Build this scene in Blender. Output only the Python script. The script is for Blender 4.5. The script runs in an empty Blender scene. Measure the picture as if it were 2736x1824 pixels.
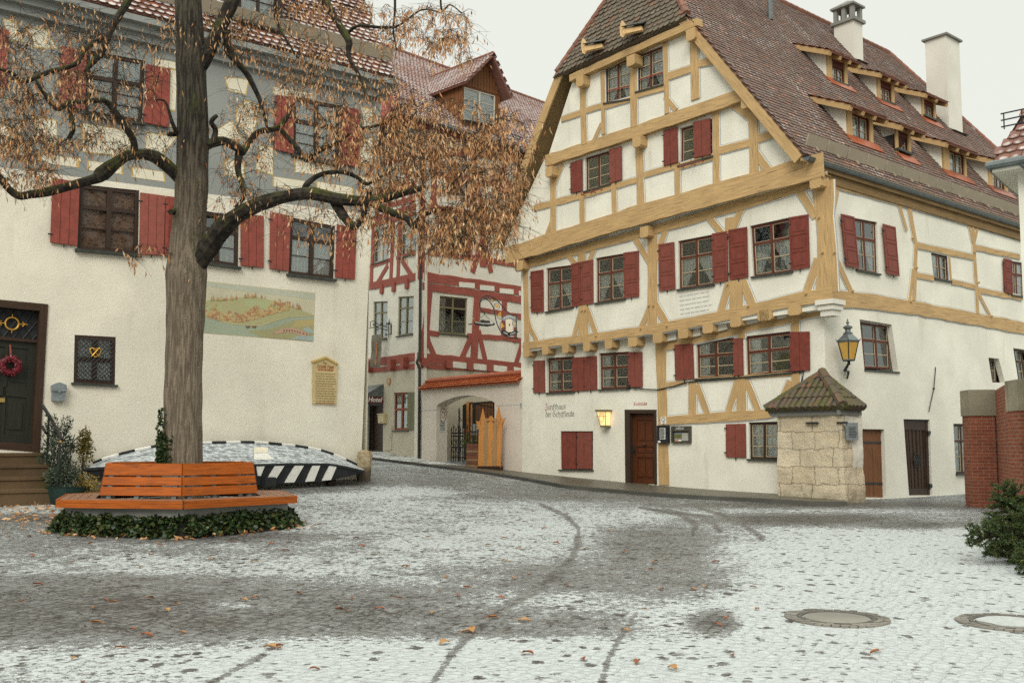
import bpy, math, random
import numpy as np
from mathutils import Vector, noise
from mathutils.geometry import tessellate_polygon
random.seed(7); np.random.seed(7)
R = math.radians
C = bpy.context.scene.collection

# ------------------------------------------------------------------ camera, world, sun, exposure
FPX, CXP, SHP = 2660.0, 1368.0, 48.0           # focal length in photo pixels (35 mm on 36 mm), centre, lens shift
PITCH = math.atan(230 / FPX)
EYE = Vector((0, 0, 1.65))
cam = bpy.data.cameras.new("camera")
cam.sensor_width = 36; cam.lens = 36 * FPX / 2736; cam.shift_y = SHP / 2736
cam.clip_end = 2000; cam.clip_start = 0.1
co = bpy.data.objects.new("camera", cam); C.objects.link(co)
co.location = EYE; co.rotation_euler = (R(90) + PITCH, 0, 0)
bpy.context.scene.camera = co

SUN_EL, SUN_AZ = 36, 192                        # soft overcast light from behind the camera, a little from the left
world = bpy.data.worlds.new("World"); bpy.context.scene.world = world
world.use_nodes = True
wn = world.node_tree; wn.nodes.clear()
sky = wn.nodes.new('ShaderNodeTexSky'); sky.sky_type = 'NISHITA'; sky.sun_disc = False
sky.sun_elevation = R(SUN_EL); sky.sun_rotation = R(SUN_AZ); sky.dust_density = 4
hs = wn.nodes.new('ShaderNodeHueSaturation'); hs.inputs['Saturation'].default_value = 0.12; hs.inputs['Value'].default_value = 0.5
tc = wn.nodes.new('ShaderNodeTexCoord'); sx = wn.nodes.new('ShaderNodeSeparateXYZ')
mr = wn.nodes.new('ShaderNodeMapRange'); mr.inputs[1].default_value = 0.45; mr.inputs[2].default_value = 1.0
mr.inputs[3].default_value = 7.2; mr.inputs[4].default_value = 19.0   # cloud deck: darker at the horizon, brightest overhead
tint = wn.nodes.new('ShaderNodeMix'); tint.data_type = 'RGBA'; tint.blend_type = 'MULTIPLY'; tint.inputs[0].default_value = 1
tint.inputs[7].default_value = (0.975, 1.0, 0.915, 1)
mixs = wn.nodes.new('ShaderNodeMix'); mixs.data_type = 'RGBA'; mixs.inputs[0].default_value = 0.9
bg = wn.nodes.new('ShaderNodeBackground'); bg.inputs[1].default_value = 0.1
wo = wn.nodes.new('ShaderNodeOutputWorld')
L = wn.links.new
L(sky.outputs[0], hs.inputs['Color']); L(tc.outputs['Generated'], sx.inputs[0]); L(sx.outputs[2], mr.inputs[0])
L(mr.outputs[0], tint.inputs[6]); L(hs.outputs[0], mixs.inputs[6]); L(tint.outputs[2], mixs.inputs[7])
L(mixs.outputs[2], bg.inputs[0]); L(bg.outputs[0], wo.inputs[0])
sl = bpy.data.lights.new("sun", 'SUN'); sl.energy = 1.5; sl.angle = R(30); sl.color = (1, 0.95, 0.86)
so = bpy.data.objects.new("sun", sl); C.objects.link(so)
so.rotation_euler = (R(90 - SUN_EL), 0, R(180 - SUN_AZ - 180 + 0)) 
_d = Vector((math.sin(R(SUN_AZ)) * math.cos(R(SUN_EL)), math.cos(R(SUN_AZ)) * math.cos(R(SUN_EL)), math.sin(R(SUN_EL))))
so.rotation_euler = (-_d).to_track_quat('-Z', 'Y').to_euler()
so.location = (0, -20, 40)
vs = bpy.context.scene.view_settings
vs.view_transform = 'Standard'; vs.look = 'None'; vs.gamma = 1; vs.exposure = 0.38
bpy.context.scene.cycles.use_denoising = False

# ------------------------------------------------------------------ photo measurements -> places
def ray(px, py):
    x = (px - CXP) / FPX; y = -(py - 912 - SHP) / FPX
    return Vector((x, math.cos(PITCH) - y * math.sin(PITCH), math.sin(PITCH) + y * math.cos(PITCH)))
def crop(x0, y0, s): return lambda x, y: (x0 + x * s, y0 + y * s)
D = crop(0, 0, 2736 / 2352)
G1 = crop(1350, 0, .4464); G2 = crop(2036, 0, .4464); G3 = crop(1350, 600, .4785); G4 = crop(2036, 600, .4785)
L1 = crop(0, 0, .4464); L2 = crop(600, 0, .4464); L3 = crop(0, 650, .4464); L4 = crop(500, 650, .4464)
M1 = crop(930, 100, .3828); M2 = crop(930, 650, .4145); B6 = crop(140, 1180, .2891); F7 = crop(900, 1150, .5102); G5 = crop(2036, 1100, .4617)
def Q(c, *p): return [c(*q) for q in p]                     # many points of one crop
def at_depth(q, y):
    r = ray(*q); return EYE + r * (y / r.y)
class Pl:                                                   # a vertical wall plane (or any plane)
    def __init__(s, p, n, u=None):
        s.p = Vector(p); s.n = Vector(n).normalized()
        s.u = Vector(u).normalized() if u is not None else Vector((-s.n.y, s.n.x, 0)).normalized()
    def at(s, q, o=0.0):
        r = ray(*q); return EYE + r * ((s.p + s.n * o - EYE).dot(s.n) / r.dot(s.n))
    def T(s, t, z, o=0.0):
        v = s.p + s.u * t + s.n * o; return Vector((v.x, v.y, z))
    def tz(s, q, o=0.0):
        v = s.at(q, o); return ((v - s.p).dot(s.u), v.z)

# ------------------------------------------------------------------ objects
ORG = {}
def tag(o, label=None, cat=None, group=None, kind=None):
    if label: o['label'] = label
    if cat: o['category'] = cat
    if group: o['group'] = group
    if kind: o['kind'] = kind
    return o
def thing(name, label, cat, loc, group=None):
    o = bpy.data.objects.new(name, None); C.objects.link(o); o.location = loc; o.empty_display_size = .2
    ORG[o.name] = Vector(loc)
    return tag(o, label, cat, group)
class MB:
    def __init__(s): s.v = []; s.f = []; s.mi = []; s.uv = []; s.uvf = None; s.m = 0
    def poly(s, pts, m=None, uv=None):
        b = len(s.v); s.v += [tuple(p) for p in pts]; s.f.append(tuple(range(b, b + len(pts))))
        s.mi.append(s.m if m is None else m)
        if uv is None: uv = [s.uvf(Vector(p)) for p in pts] if s.uvf else [(0, 0)] * len(pts)
        s.uv += uv
    def prism(s, pts, n, a, b, m=None, back=True):          # polygon on a plane, from offset a to offset b along n
        pts = [Vector(p) for p in pts]; n = Vector(n)
        ar = Vector((0, 0, 0))
        for i in range(len(pts)): ar += pts[i].cross(pts[(i + 1) % len(pts)])
        if ar.dot(n) < 0: pts = pts[::-1]
        fr = [p + n * b for p in pts]; bk = [p + n * a for p in pts]
        s.poly(fr, m)
        if back: s.poly(bk[::-1], m)
        for i in range(len(pts)):
            j = (i + 1) % len(pts); s.poly([bk[i], bk[j], fr[j], fr[i]], m)
    def box(s, c, x, y, z, m=None):                         # centre and three half vectors
        c = Vector(c); x = Vector(x); y = Vector(y); z = Vector(z)
        s.prism([c - x - y, c + x - y, c + x + y, c - x + y], z.normalized(), -z.length, z.length, m)
    def aabox(s, x0, x1, y0, y1, z0, z1, m=None):
        s.box(((x0 + x1) / 2, (y0 + y1) / 2, (z0 + z1) / 2), ((x1 - x0) / 2, 0, 0), (0, (y1 - y0) / 2, 0), (0, 0, (z1 - z0) / 2), m)
    def tube(s, pts, r, n=6, m=None, cap=True, uvl=False):
        pts = [Vector(p) for p in pts]
        if not isinstance(r, (list, tuple)): r = [r] * len(pts)
        rings = []; up = Vector((0.3, 0.2, 1)); acc = 0; prev = None
        for i, p in enumerate(pts):
            d = (pts[min(i + 1, len(pts) - 1)] - pts[max(i - 1, 0)])
            if d.length < 1e-9: d = Vector((0, 0, 1))
            d.normalize()
            if prev is None:
                a = d.orthogonal().normalized()
            else:
                a = prev - d * prev.dot(d)
                a = a.normalized() if a.length > 1e-6 else d.orthogonal().normalized()
            prev = a; b = d.cross(a)
            if i: acc += (pts[i] - pts[i - 1]).length
            rings.append((acc, [p + (a * math.cos(2 * math.pi * k / n) + b * math.sin(2 * math.pi * k / n)) * r[i] for k in range(n)]))
        for i in range(len(pts) - 1):
            (l0, A), (l1, B) = rings[i], rings[i + 1]
            for k in range(n):
                j = (k + 1) % n
                s.poly([A[k], A[j], B[j], B[k]], m, [(k / n, l0), ((k + 1) / n, l0), ((k + 1) / n, l1), (k / n, l1)])
        if cap: s.poly(rings[0][1][::-1], m); s.poly(rings[-1][1], m)
    def lathe(s, c, prof, n=16, m=None):                    # prof: (radius, height)
        c = Vector(c)
        rg = [[c + Vector((r * math.cos(2 * math.pi * k / n), r * math.sin(2 * math.pi * k / n), h)) for k in range(n)] for r, h in prof]
        for i in range(len(rg) - 1):
            for k in range(n):
                j = (k + 1) % n; s.poly([rg[i][k], rg[i][j], rg[i + 1][j], rg[i + 1][k]], m)
    def beam(s, pts, n, w, a, b, m=None, ext=0.0):          # a timber along a polyline lying on a plane
        n = Vector(n); pts = [Vector(p) for p in pts]; k = len(pts)
        d0 = (pts[1] - pts[0]).normalized(); d1 = (pts[-1] - pts[-2]).normalized()
        pts[0] = pts[0] - d0 * ext; pts[-1] = pts[-1] + d1 * ext
        o = pts[0].copy(); s.uvf = lambda p: ((p - o).dot(d0), (p - o).dot(n.cross(d0)) + (p - o).dot(n))
        lf = []; rt = []
        for i in range(k):
            d = (pts[min(i + 1, k - 1)] - pts[max(i - 1, 0)]).normalized(); q = n.cross(d).normalized()
            ww = w if not isinstance(w, (list, tuple)) else w[i]
            lf.append(pts[i] + q * ww / 2); rt.append(pts[i] - q * ww / 2)
        s.prism(rt + lf[::-1], n, a, b, m); s.uvf = None
    def build(s, name, mats, parent=None, org=None, smooth=False):
        if org is None: org = ORG[parent.name] if parent else Vector((0, 0, 0))
        org = Vector(org)
        me = bpy.data.meshes.new(name)
        me.from_pydata([(p[0] - org.x, p[1] - org.y, p[2] - org.z) for p in s.v], [], s.f)
        if not isinstance(mats, (list, tuple)): mats = [mats]
        for mt in mats: me.materials.append(mt)
        me.polygons.foreach_set('material_index', s.mi)
        uvl = me.uv_layers.new(name='UVMap'); uvl.data.foreach_set('uv', np.array(s.uv, dtype=np.float32).ravel())
        if smooth: me.polygons.foreach_set('use_smooth', [True] * len(s.f))
        o = bpy.data.objects.new(name, me); C.objects.link(o)
        if parent: o.parent = parent
        else: o.location = org
        ORG[o.name] = org
        return o

# ------------------------------------------------------------------ materials
def srgb(r, g, b):
    f = lambda c: c / 12.92 if c <= .04045 else ((c + .055) / 1.055) ** 2.4
    return (f(r / 255), f(g / 255), f(b / 255), 1)
class NM:
    def __init__(s, name, rough=.7):
        s.mat = bpy.data.materials.new(name); s.mat.use_nodes = True; s.nt = s.mat.node_tree
        s.b = s.nt.nodes['Principled BSDF']; s.b.inputs['Roughness'].default_value = rough
        s.b.inputs['Specular IOR Level'].default_value = .3
    def n(s, t, ins=None, **kw):
        nd = s.nt.nodes.new(t)
        for k, v in kw.items(): setattr(nd, k, v)
        for k, v in (ins or {}).items(): s.put(nd.inputs[k], v)
        return nd
    def put(s, inp, v):
        if isinstance(v, bpy.types.NodeSocket): s.nt.links.new(v, inp)
        elif isinstance(v, (tuple, list)) and len(v) == 3 and inp.type == 'RGBA': inp.default_value = (*v, 1)
        else: inp.default_value = v
    def obj(s): return s.n('ShaderNodeTexCoord').outputs['Object']
    def uv(s): return s.n('ShaderNodeUVMap').outputs[0]
    def rnd(s): return s.n('ShaderNodeNewGeometry').outputs['Random Per Island']
    def map(s, v, sc=(1, 1, 1), rot=(0, 0, 0)): return s.n('ShaderNodeMapping', {0: v, 3: sc, 2: rot}).outputs[0]
    def noise(s, v, sc, det=4, ro=.55, dist=0): return s.n('ShaderNodeTexNoise', {'Vector': v, 'Scale': sc, 'Detail': det, 'Roughness': ro, 'Distortion': dist}).outputs[0]
    def vor(s, v, sc, feat='F1', out=0, rand=1): return s.n('ShaderNodeTexVoronoi', {'Vector': v, 'Scale': sc, 'Randomness': rand}, feature=feat).outputs[out]
    def math(s, op, a, b=0.0, c=0.0): return s.n('ShaderNodeMath', {0: a, 1: b, 2: c}, operation=op).outputs[0]
    def step(s, v, lo, hi, a=0.0, b=1.0): return s.n('ShaderNodeMapRange', {0: v, 1: lo, 2: hi, 3: a, 4: b}, interpolation_type='SMOOTHSTEP').outputs[0]
    def mix(s, f, a, b, bl='MIX'):
        nd = s.n('ShaderNodeMix', data_type='RGBA', blend_type=bl); s.put(nd.inputs[0], f); s.put(nd.inputs[6], a); s.put(nd.inputs[7], b); return nd.outputs[2]
    def ramp(s, f, pts):
        nd = s.n('ShaderNodeValToRGB', {0: f}); e = nd.color_ramp.elements
        while len(e) < len(pts): e.new(.5)
        for i, (p, c) in enumerate(pts): e[i].position = p; e[i].color = c if len(c) == 4 else (*c, 1)
        return nd.outputs[0]
    def bump(s, h, st=.3, d=.02): s.put(s.b.inputs['Normal'], s.n('ShaderNodeBump', {'Strength': st, 'Distance': d, 'Height': h}).outputs[0])
    def col(s, c): s.put(s.b.inputs['Base Color'], c)
    def rough(s, v): s.put(s.b.inputs['Roughness'], v)
def sc3(c, k): return tuple(x * k for x in c[:3])

def plaster(name, c, var=.08, dirt=(.45, .40, .30), dirtamt=.35, bump=.25):
    m = NM(name, .9); o = m.obj()
    n1 = m.noise(o, .7, 5); n2 = m.noise(o, 3.5, 6, .65); n3 = m.noise(o, 28, 4, .6)
    cc = m.mix(m.step(n1, .35, .7), sc3(c, 1 - var), sc3(c, 1 + var * .5))
    st = m.math('MULTIPLY', m.step(m.noise(m.map(o, (2.2, 2.2, .35)), 1.0, 6, .6), .56, .75), dirtamt)
    cc = m.mix(st, cc, dirt)
    cc = m.mix(m.math('MULTIPLY', m.step(n2, .55, .8), .25), cc, sc3(c, .82))
    m.col(cc); m.bump(m.math('ADD', m.math('MULTIPLY', n2, .6), m.math('MULTIPLY', n3, .35)), bump, .02)
    return m.mat
def wood(name, c, dark=.55, crack=.7, rough=.7, bump=.35, sc=1.0, objc=False):
    m = NM(name, rough); u = m.obj() if objc else m.uv(); o = m.obj()
    g = m.noise(m.map(u, (1.6 * sc, 22 * sc, 1)), 1.0, 6, .62, .3)
    ck = m.step(m.noise(m.map(u, (1.1 * sc, 34 * sc, 1)), 1.0, 3, .5, .5), .63, .70)
    bl = m.noise(o, 1.3, 4)
    cc = m.mix(m.step(g, .3, .75), sc3(c, dark + .2), sc3(c, 1.12))
    cc = m.mix(m.math('MULTIPLY', m.step(bl, .4, .72), .4), cc, sc3(c, dark + .1))
    cc = m.mix(m.math('MULTIPLY', ck, crack), cc, sc3(c, .25))
    m.col(cc); m.bump(m.math('SUBTRACT', g, m.math('MULTIPLY', ck, .8)), bump, .01)
    return m.mat
def paint(name, c, var=.15, rough=.55, spec=.3, metal=0, sc=6, bump=.1, orand=0):
    m = NM(name, rough); o = m.obj(); n = m.noise(o, sc, 6, .65)
    m.b.inputs['Metallic'].default_value = metal; m.b.inputs['Specular IOR Level'].default_value = spec
    cc = m.mix(m.step(n, .3, .72), sc3(c, 1 - var), sc3(c, 1 + var))
    if orand:
        cc = m.mix(m.math('MULTIPLY', m.n('ShaderNodeObjectInfo').outputs['Random'], orand), cc, sc3((.4, .2, .15), 1)); cc = m.mix(m.math('MULTIPLY', m.step(m.noise(m.map(o, (30, 30, 3)), 1.0, 4, .6), .55, .75), .35), cc, sc3(c, .5))
    m.col(cc); m.bump(n, bump, .01)
    m.rough(m.step(n, .2, .8, rough - .12, rough + .15)); return m.mat
def tilemat(name, cols, snow=.3, moss=.1, rough=.75, snowcol=(.72, .74, .74)):
    m = NM(name, rough); o = m.obj(); u = m.uv(); r = m.rnd()
    base = m.ramp(r, cols); big = m.noise(o, .55, 5, .6); f = m.noise(o, 9, 5, .65)
    base = m.mix(m.math('MULTIPLY', m.step(f, .4, .75), .35), base, (.05, .042, .036))
    base = m.mix(m.math('MULTIPLY', m.step(big, .45, .7), .35), base, m.ramp(f, [(.3, (.05, .035, .03)), (.7, (.14, .07, .05))]))
    mo = m.math('MULTIPLY', m.step(m.noise(o, 3.1, 5, .7), .60 - .14 * moss, .74 - .14 * moss), moss)
    base = m.mix(mo, base, (.085, .082, .028))
    sxy = m.n('ShaderNodeSeparateXYZ', {0: u})
    d = m.math('ADD', m.math('POWER', m.math('MULTIPLY', m.math('SUBTRACT', sxy.outputs[0], .5), 1.9), 2), m.math('POWER', m.math('MULTIPLY', m.math('SUBTRACT', sxy.outputs[1], .30), 2.6), 2))
    blot = m.step(d, .9, .15)
    s_ = m.math('ADD', m.math('MULTIPLY', blot, .42), m.math('MULTIPLY', m.noise(o, 14, 4, .7), .75))
    s_ = m.math('ADD', s_, m.math('MULTIPLY', m.math('SUBTRACT', m.noise(o, .8, 4), .5), .9))
    s_ = m.math('ADD', s_, m.math('MULTIPLY', m.math('SUBTRACT', r, .5), .15))
    sm = m.step(s_, .84 - snow, 1.22 - snow)
    m.col(m.mix(m.math('MULTIPLY', sm, .68), base, snowcol)); m.bump(f, .3, .02)
    return m.mat
M = {}
M['plaster_white'] = plaster('white_plaster', (.74, .72, .625), var=.10, dirtamt=.36, bump=.5)
M['plaster_cream'] = plaster('cream_plaster', (.75, .705, .59), var=.10, dirtamt=.28, bump=.6)
M['plaster_hotel'] = plaster('beige_plaster', (.52, .48, .37), dirtamt=.35, dirt=(.34, .24, .15))
M['plaster_gate'] = plaster('pinkish_plaster', (.64, .575, .50), dirtamt=.2)
M['chimney'] = plaster('chimney_plaster', (.66, .64, .57), dirtamt=.3)
M['panel'] = plaster('painted_cream_panel', (.72, .67, .53), dirtamt=.1)
M['grey_paint'] = plaster('grey_painted_plaster', (.27, .283, .268), dirtamt=.15, dirt=(.12, .13, .12))
M['line_grey'] = paint('grey_line_paint', (.34, .37, .40, 1), .1, .8)
M['line_ochre'] = paint('ochre_line_paint', (.52, .36, .12, 1), .1, .8)
M['ochre'] = wood('ochre_timber', (.52, .345, .16), .55, .75, bump=.6)
M['red_timber'] = wood('red_timber', (.34, .092, .066), .55, .6, bump=.5)
M['shutter'] = paint('dark_red_shutter_paint', (.172, .038, .026, 1), .2, .65, orand=.18)
M['shutter_bright'] = paint('red_shutter_paint', (.245, .05, .036, 1), .2, .65, orand=.2)
M['shutter_green'] = wood('grey_green_shutter', (.17, .17, .095), .6, .5)
M['frame'] = wood('brown_window_wood', (.105, .028, .017), .6, .3, .55)
M['frame_dark'] = wood('dark_window_wood', (.045, .026, .018), .6, .3, .55)
M['frame_olive'] = wood('olive_window_wood', (.21, .18, .095), .6, .3, .6)
M['frame_white'] = paint('pale_window_paint', (.60, .58, .49, 1), .08)
M['frame_red'] = wood('rust_window_wood', (.24, .065, .025), .6, .4, .6)
M['line_cream'] = paint('cream_glazing_paint', (.42, .34, .22, 1), .1)
M['sill'] = paint('dark_sill_metal', (.045, .05, .042, 1), .3, .5)
M['iron'] = paint('black_iron', (.02, .02, .02, 1), .3, .5, .4)
M['zinc'] = paint('weathered_zinc', (.13, .15, .15, 1), .25, .45, .5, .3)
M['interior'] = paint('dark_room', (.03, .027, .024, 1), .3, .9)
M['dark_wood'] = wood('dark_door_wood', (.05, .026, .014), .5, .4, .5)
M['door_brown'] = wood('varnished_brown_door', (.105, .030, .010), .40, .5, .42)
M['door_orange'] = wood('weathered_orange_door', (.19, .075, .025), .5, .6, .6)
M['door_black'] = wood('dark_green_black_door', (.022, .023, .016), .6, .3, .45)
M['bench'] = wood('orange_bench_varnish', (.40, .092, .006), .45, .98, .38, .3, 1.6)
M['bench_top'] = wood('worn_bench_slats', (.26, .13, .075), .6, .6, .5)
M['conc'] = plaster('grey_concrete', (.22, .22, .20), var=.25, dirtamt=.5, dirt=(.09, .09, .07))
M['larch'] = wood('orange_board', (.62, .27, .075), .6, .45, .6)
M['larch_grey'] = wood('greyed_board', (.40, .25, .12), .6, .5, .7)
M['dormer_wood'] = wood('weathered_dormer_boards', (.21, .085, .03), .45, .7, .7)
M['soffit'] = wood('eaves_boards', (.24, .15, .06), .5, .4)
M['gold'] = paint('gilding', (.65, .36, .06, 1), .2, .35, .5, .6)
M['brass'] = paint('brass', (.45, .30, .10, 1), .2, .35, .5, .8)
M['ink'] = paint('black_lettering', (.035, .035, .03, 1), .2, .8)
M['ink_red'] = paint('red_lettering', (.42, .03, .025, 1), .2, .8)
M['ink_brown'] = paint('brown_lettering', (.20, .12, .07, 1), .2, .8)
M['white'] = paint('white_paint', (.72, .71, .66, 1), .08)
M['black'] = paint('black_paint', (.018, .02, .022, 1), .3, .5)
M['maroon'] = paint('maroon_awning', (.13, .012, .02, 1), .2, .5)
M['lamp_amber'] = paint('amber_lamp_glass', (.50, .30, .065, 1), .1, .3, .5)
M['grey_metal'] = paint('grey_metal', (.22, .25, .26, 1), .2, .45, .4, .2)
M['yellow_box'] = paint('cream_enamel', (.62, .52, .30, 1), .1, .5)
M['paper'] = paint('paper', (.55, .57, .52, 1), .25, .8, sc=40)
M['snow'] = paint('snow', (.74, .78, .79, 1), .05, .8, bump=.4)
M['green_light'] = paint('green_blind', (.12, .13, .035, 1), .2, .8)
M['pot'] = paint('dark_green_pot', (.014, .034, .028, 1), .2, .4)
M['hotel_panel'] = paint('grey_sign_panel', (.36, .36, .31, 1), .1, .5)
M['banner'] = paint('faded_grey_banner', (.21, .19, .15, 1), .2, .9, sc=4)
M['rust'] = paint('faded_orange_mark', (.50, .22, .10, 1), .25, .9, sc=8)
def glass(k=1.1, b0=.10):
    m = NM('window_glass'); nt = m.nt
    tr = m.n('ShaderNodeBsdfTransparent', {0: (.92, .94, .93, 1)}); gl = m.n('ShaderNodeBsdfGlossy', {0: (.9, .95, .95, 1), 'Roughness': .03})
    n = m.noise(m.obj(), 1.7, 2); bp = m.n('ShaderNodeBump', {'Strength': .12, 'Distance': .05, 'Height': n}); m.put(gl.inputs['Normal'], bp.outputs[0])
    fr = m.n('ShaderNodeFresnel', {0: 1.6}); f = m.math('ADD', m.math('MULTIPLY', fr.outputs[0], k), b0)
    mx = m.n('ShaderNodeMixShader'); m.put(mx.inputs[0], f); m.put(mx.inputs[1], tr.outputs[0]); m.put(mx.inputs[2], gl.outputs[0])
    nt.links.new(mx.outputs[0], nt.nodes['Material Output'].inputs[0]); return m.mat
M['glass'] = glass()
M['glass_dull'] = glass(.25, .02)
def curtain():
    m = NM('white_curtain', .9); u = m.uv(); w = m.n('ShaderNodeTexWave', {'Vector': u, 'Scale': 7.0, 'Distortion': 2.5, 'Detail': 2})
    m.col(m.mix(w.outputs[0], (.62, .64, .60), (.88, .89, .85))); m.bump(w.outputs[0], .4, .03); return m.mat
M['curtain'] = curtain()
def dark_curtain():
    m = NM('patterned_dark_curtain', .9); v = m.vor(m.map(m.uv(), (9, 14, 1)), 1.0)
    m.col(m.mix(m.step(v, .2, .6), (.075, .042, .026), (.15, .088, .06))); return m.mat
M['curtain_dark'] = dark_curtain()
def glow(name, c, e):
    m = NM(name, .5); m.col(c); m.put(m.b.inputs['Emission Color'], c); m.b.inputs['Emission Strength'].default_value = e; return m.mat
M['lamp_lit'] = glow('lit_lamp_glass', (1.0, .62, .26, 1), .75)
M['tile_guild'] = tilemat('weathered_guild_tiles', [(0, (.17, .105, .082)), (.35, (.14, .095, .078)), (.6, (.19, .11, .082)), (.88, (.12, .095, .08)), (.97, (.26, .11, .065)), (1, (.30, .12, .065))], .10, .1)
M['tile_hip'] = tilemat('old_grey_tiles', [(0, (.105, .085, .06)), (.5, (.14, .11, .075)), (.8, (.10, .085, .06)), (1, (.20, .09, .05))], .02, .25, snowcol=(.5, .52, .5))
M['tile_left'] = tilemat('snow_dusted_tiles', [(0, (.17, .07, .045)), (.5, (.13, .06, .045)), (.85, (.20, .085, .05)), (1, (.30, .10, .05))], .42, .05)
M['tile_red'] = tilemat('snow_dusted_red_tiles', [(0, (.26, .125, .098)), (.5, (.21, .10, .08)), (1, (.30, .14, .105))], .40, .05)
M['tile_far'] = tilemat('faded_neighbour_tiles', [(0, (.24, .12, .09)), (.5, (.19, .10, .08)), (1, (.28, .13, .09))], .22, .05)
M['tile_orange'] = tilemat('orange_wall_tiles', [(0, (.42, .10, .03)), (.5, (.34, .08, .03)), (1, (.50, .14, .04))], -.05, .0, .35)
M['tile_shed'] = tilemat('orange_dormer_tiles', [(0, (.30, .085, .035)), (.5, (.16, .07, .05)), (1, (.36, .11, .045))], .12, .15)
M['tile_hut'] = tilemat('mossy_clay_tiles', [(0, (.12, .085, .058)), (.4, (.095, .078, .055)), (.7, (.065, .058, .046)), (.9, (.13, .085, .05)), (.96, (.20, .09, .045)), (1, (.24, .15, .05))], -.35, 1.0)
M['ridge_tile'] = tilemat('ridge_tiles', [(0, (.26, .10, .06)), (1, (.17, .085, .06))], -.05, .2)
M['board_tan'] = wood('tan_snow_board', (.38, .325, .24), .55, .6)

# ------------------------------------------------------------------ terrain
CP = [(-9.67, 21.44, .60), (-3.8, 25.8, .80), (3.79, 29.0, .44), (0.31, 33.2, .68), (9.82, 26.1, .26), (13.5, 29.2, .26), (-3.6, 38.6, 1.06),
      (-5.6, 41.7, 1.30), (7.5, 24.3, .33), (-5.1, 15.6, .2), (-7.3, 16, .24), (-3.6, 17.3, .24), (10.8, 22.5, .24), (8, 14, .06),
      (-14, 21, .66), (-20, 15, .45), (18, 20, .2), (22, 34, .3), (-9, 48, 1.75), (1, 41, 1.02), (-13, 32, 1.0), (0, 20, .30), (3, 23, .30), (0, 26, .50), (5, 17, .14), (0, 13, .10)]
for x in (-18, -9, 0, 9, 18):
    for y in (-15, -4, 4, 9): CP.append((x, y, 0.0))
CP = np.array(CP, float)
def _k(d2): return np.where(d2 > 1e-12, d2 * np.log(d2 + 1e-12) * .5, 0)
_n = len(CP); _A = np.zeros((_n + 3, _n + 3))
_d2 = ((CP[:, None, :2] - CP[None, :, :2]) ** 2).sum(-1)
_A[:_n, :_n] = _k(_d2) + np.eye(_n) * 1.5; _A[:_n, _n] = 1; _A[:_n, _n + 1:] = CP[:, :2]; _A[_n, :_n] = 1; _A[_n + 1:, :_n] = CP[:, :2].T
_w = np.linalg.solve(_A, np.concatenate([CP[:, 2], [0, 0, 0]]))
def ZA(x, y):
    x = np.asarray(x, float); y = np.asarray(y, float); sh = x.shape; x = x.ravel(); y = y.ravel(); out = np.empty_like(x)
    for i in range(0, len(x), 20000):
        a = x[i:i + 20000]; b = y[i:i + 20000]
        d2 = (a[:, None] - CP[None, :, 0]) ** 2 + (b[:, None] - CP[None, :, 1]) ** 2
        out[i:i + 20000] = _k(d2) @ _w[:_n] + _w[_n] + a * _w[_n + 1] + b * _w[_n + 2]
    return out.reshape(sh)
def Z(x, y): return float(ZA([x], [y])[0])
_ts = np.linspace(3, 75, 3000)
def ground_at(q):
    r = np.array(ray(*q)); P = np.array(EYE)[None] + r[None] * _ts[:, None]
    i = np.argmax(P[:, 2] < ZA(P[:, 0], P[:, 1]))
    return Vector(P[i])
def to_px(x, y, z):
    dx = x; dy = y; dz = z - 1.65
    f = dy * math.cos(PITCH) + dz * math.sin(PITCH); v = -dy * math.sin(PITCH) + dz * math.cos(PITCH)
    return CXP + FPX * dx / f, 912 + SHP - FPX * v / f

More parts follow.
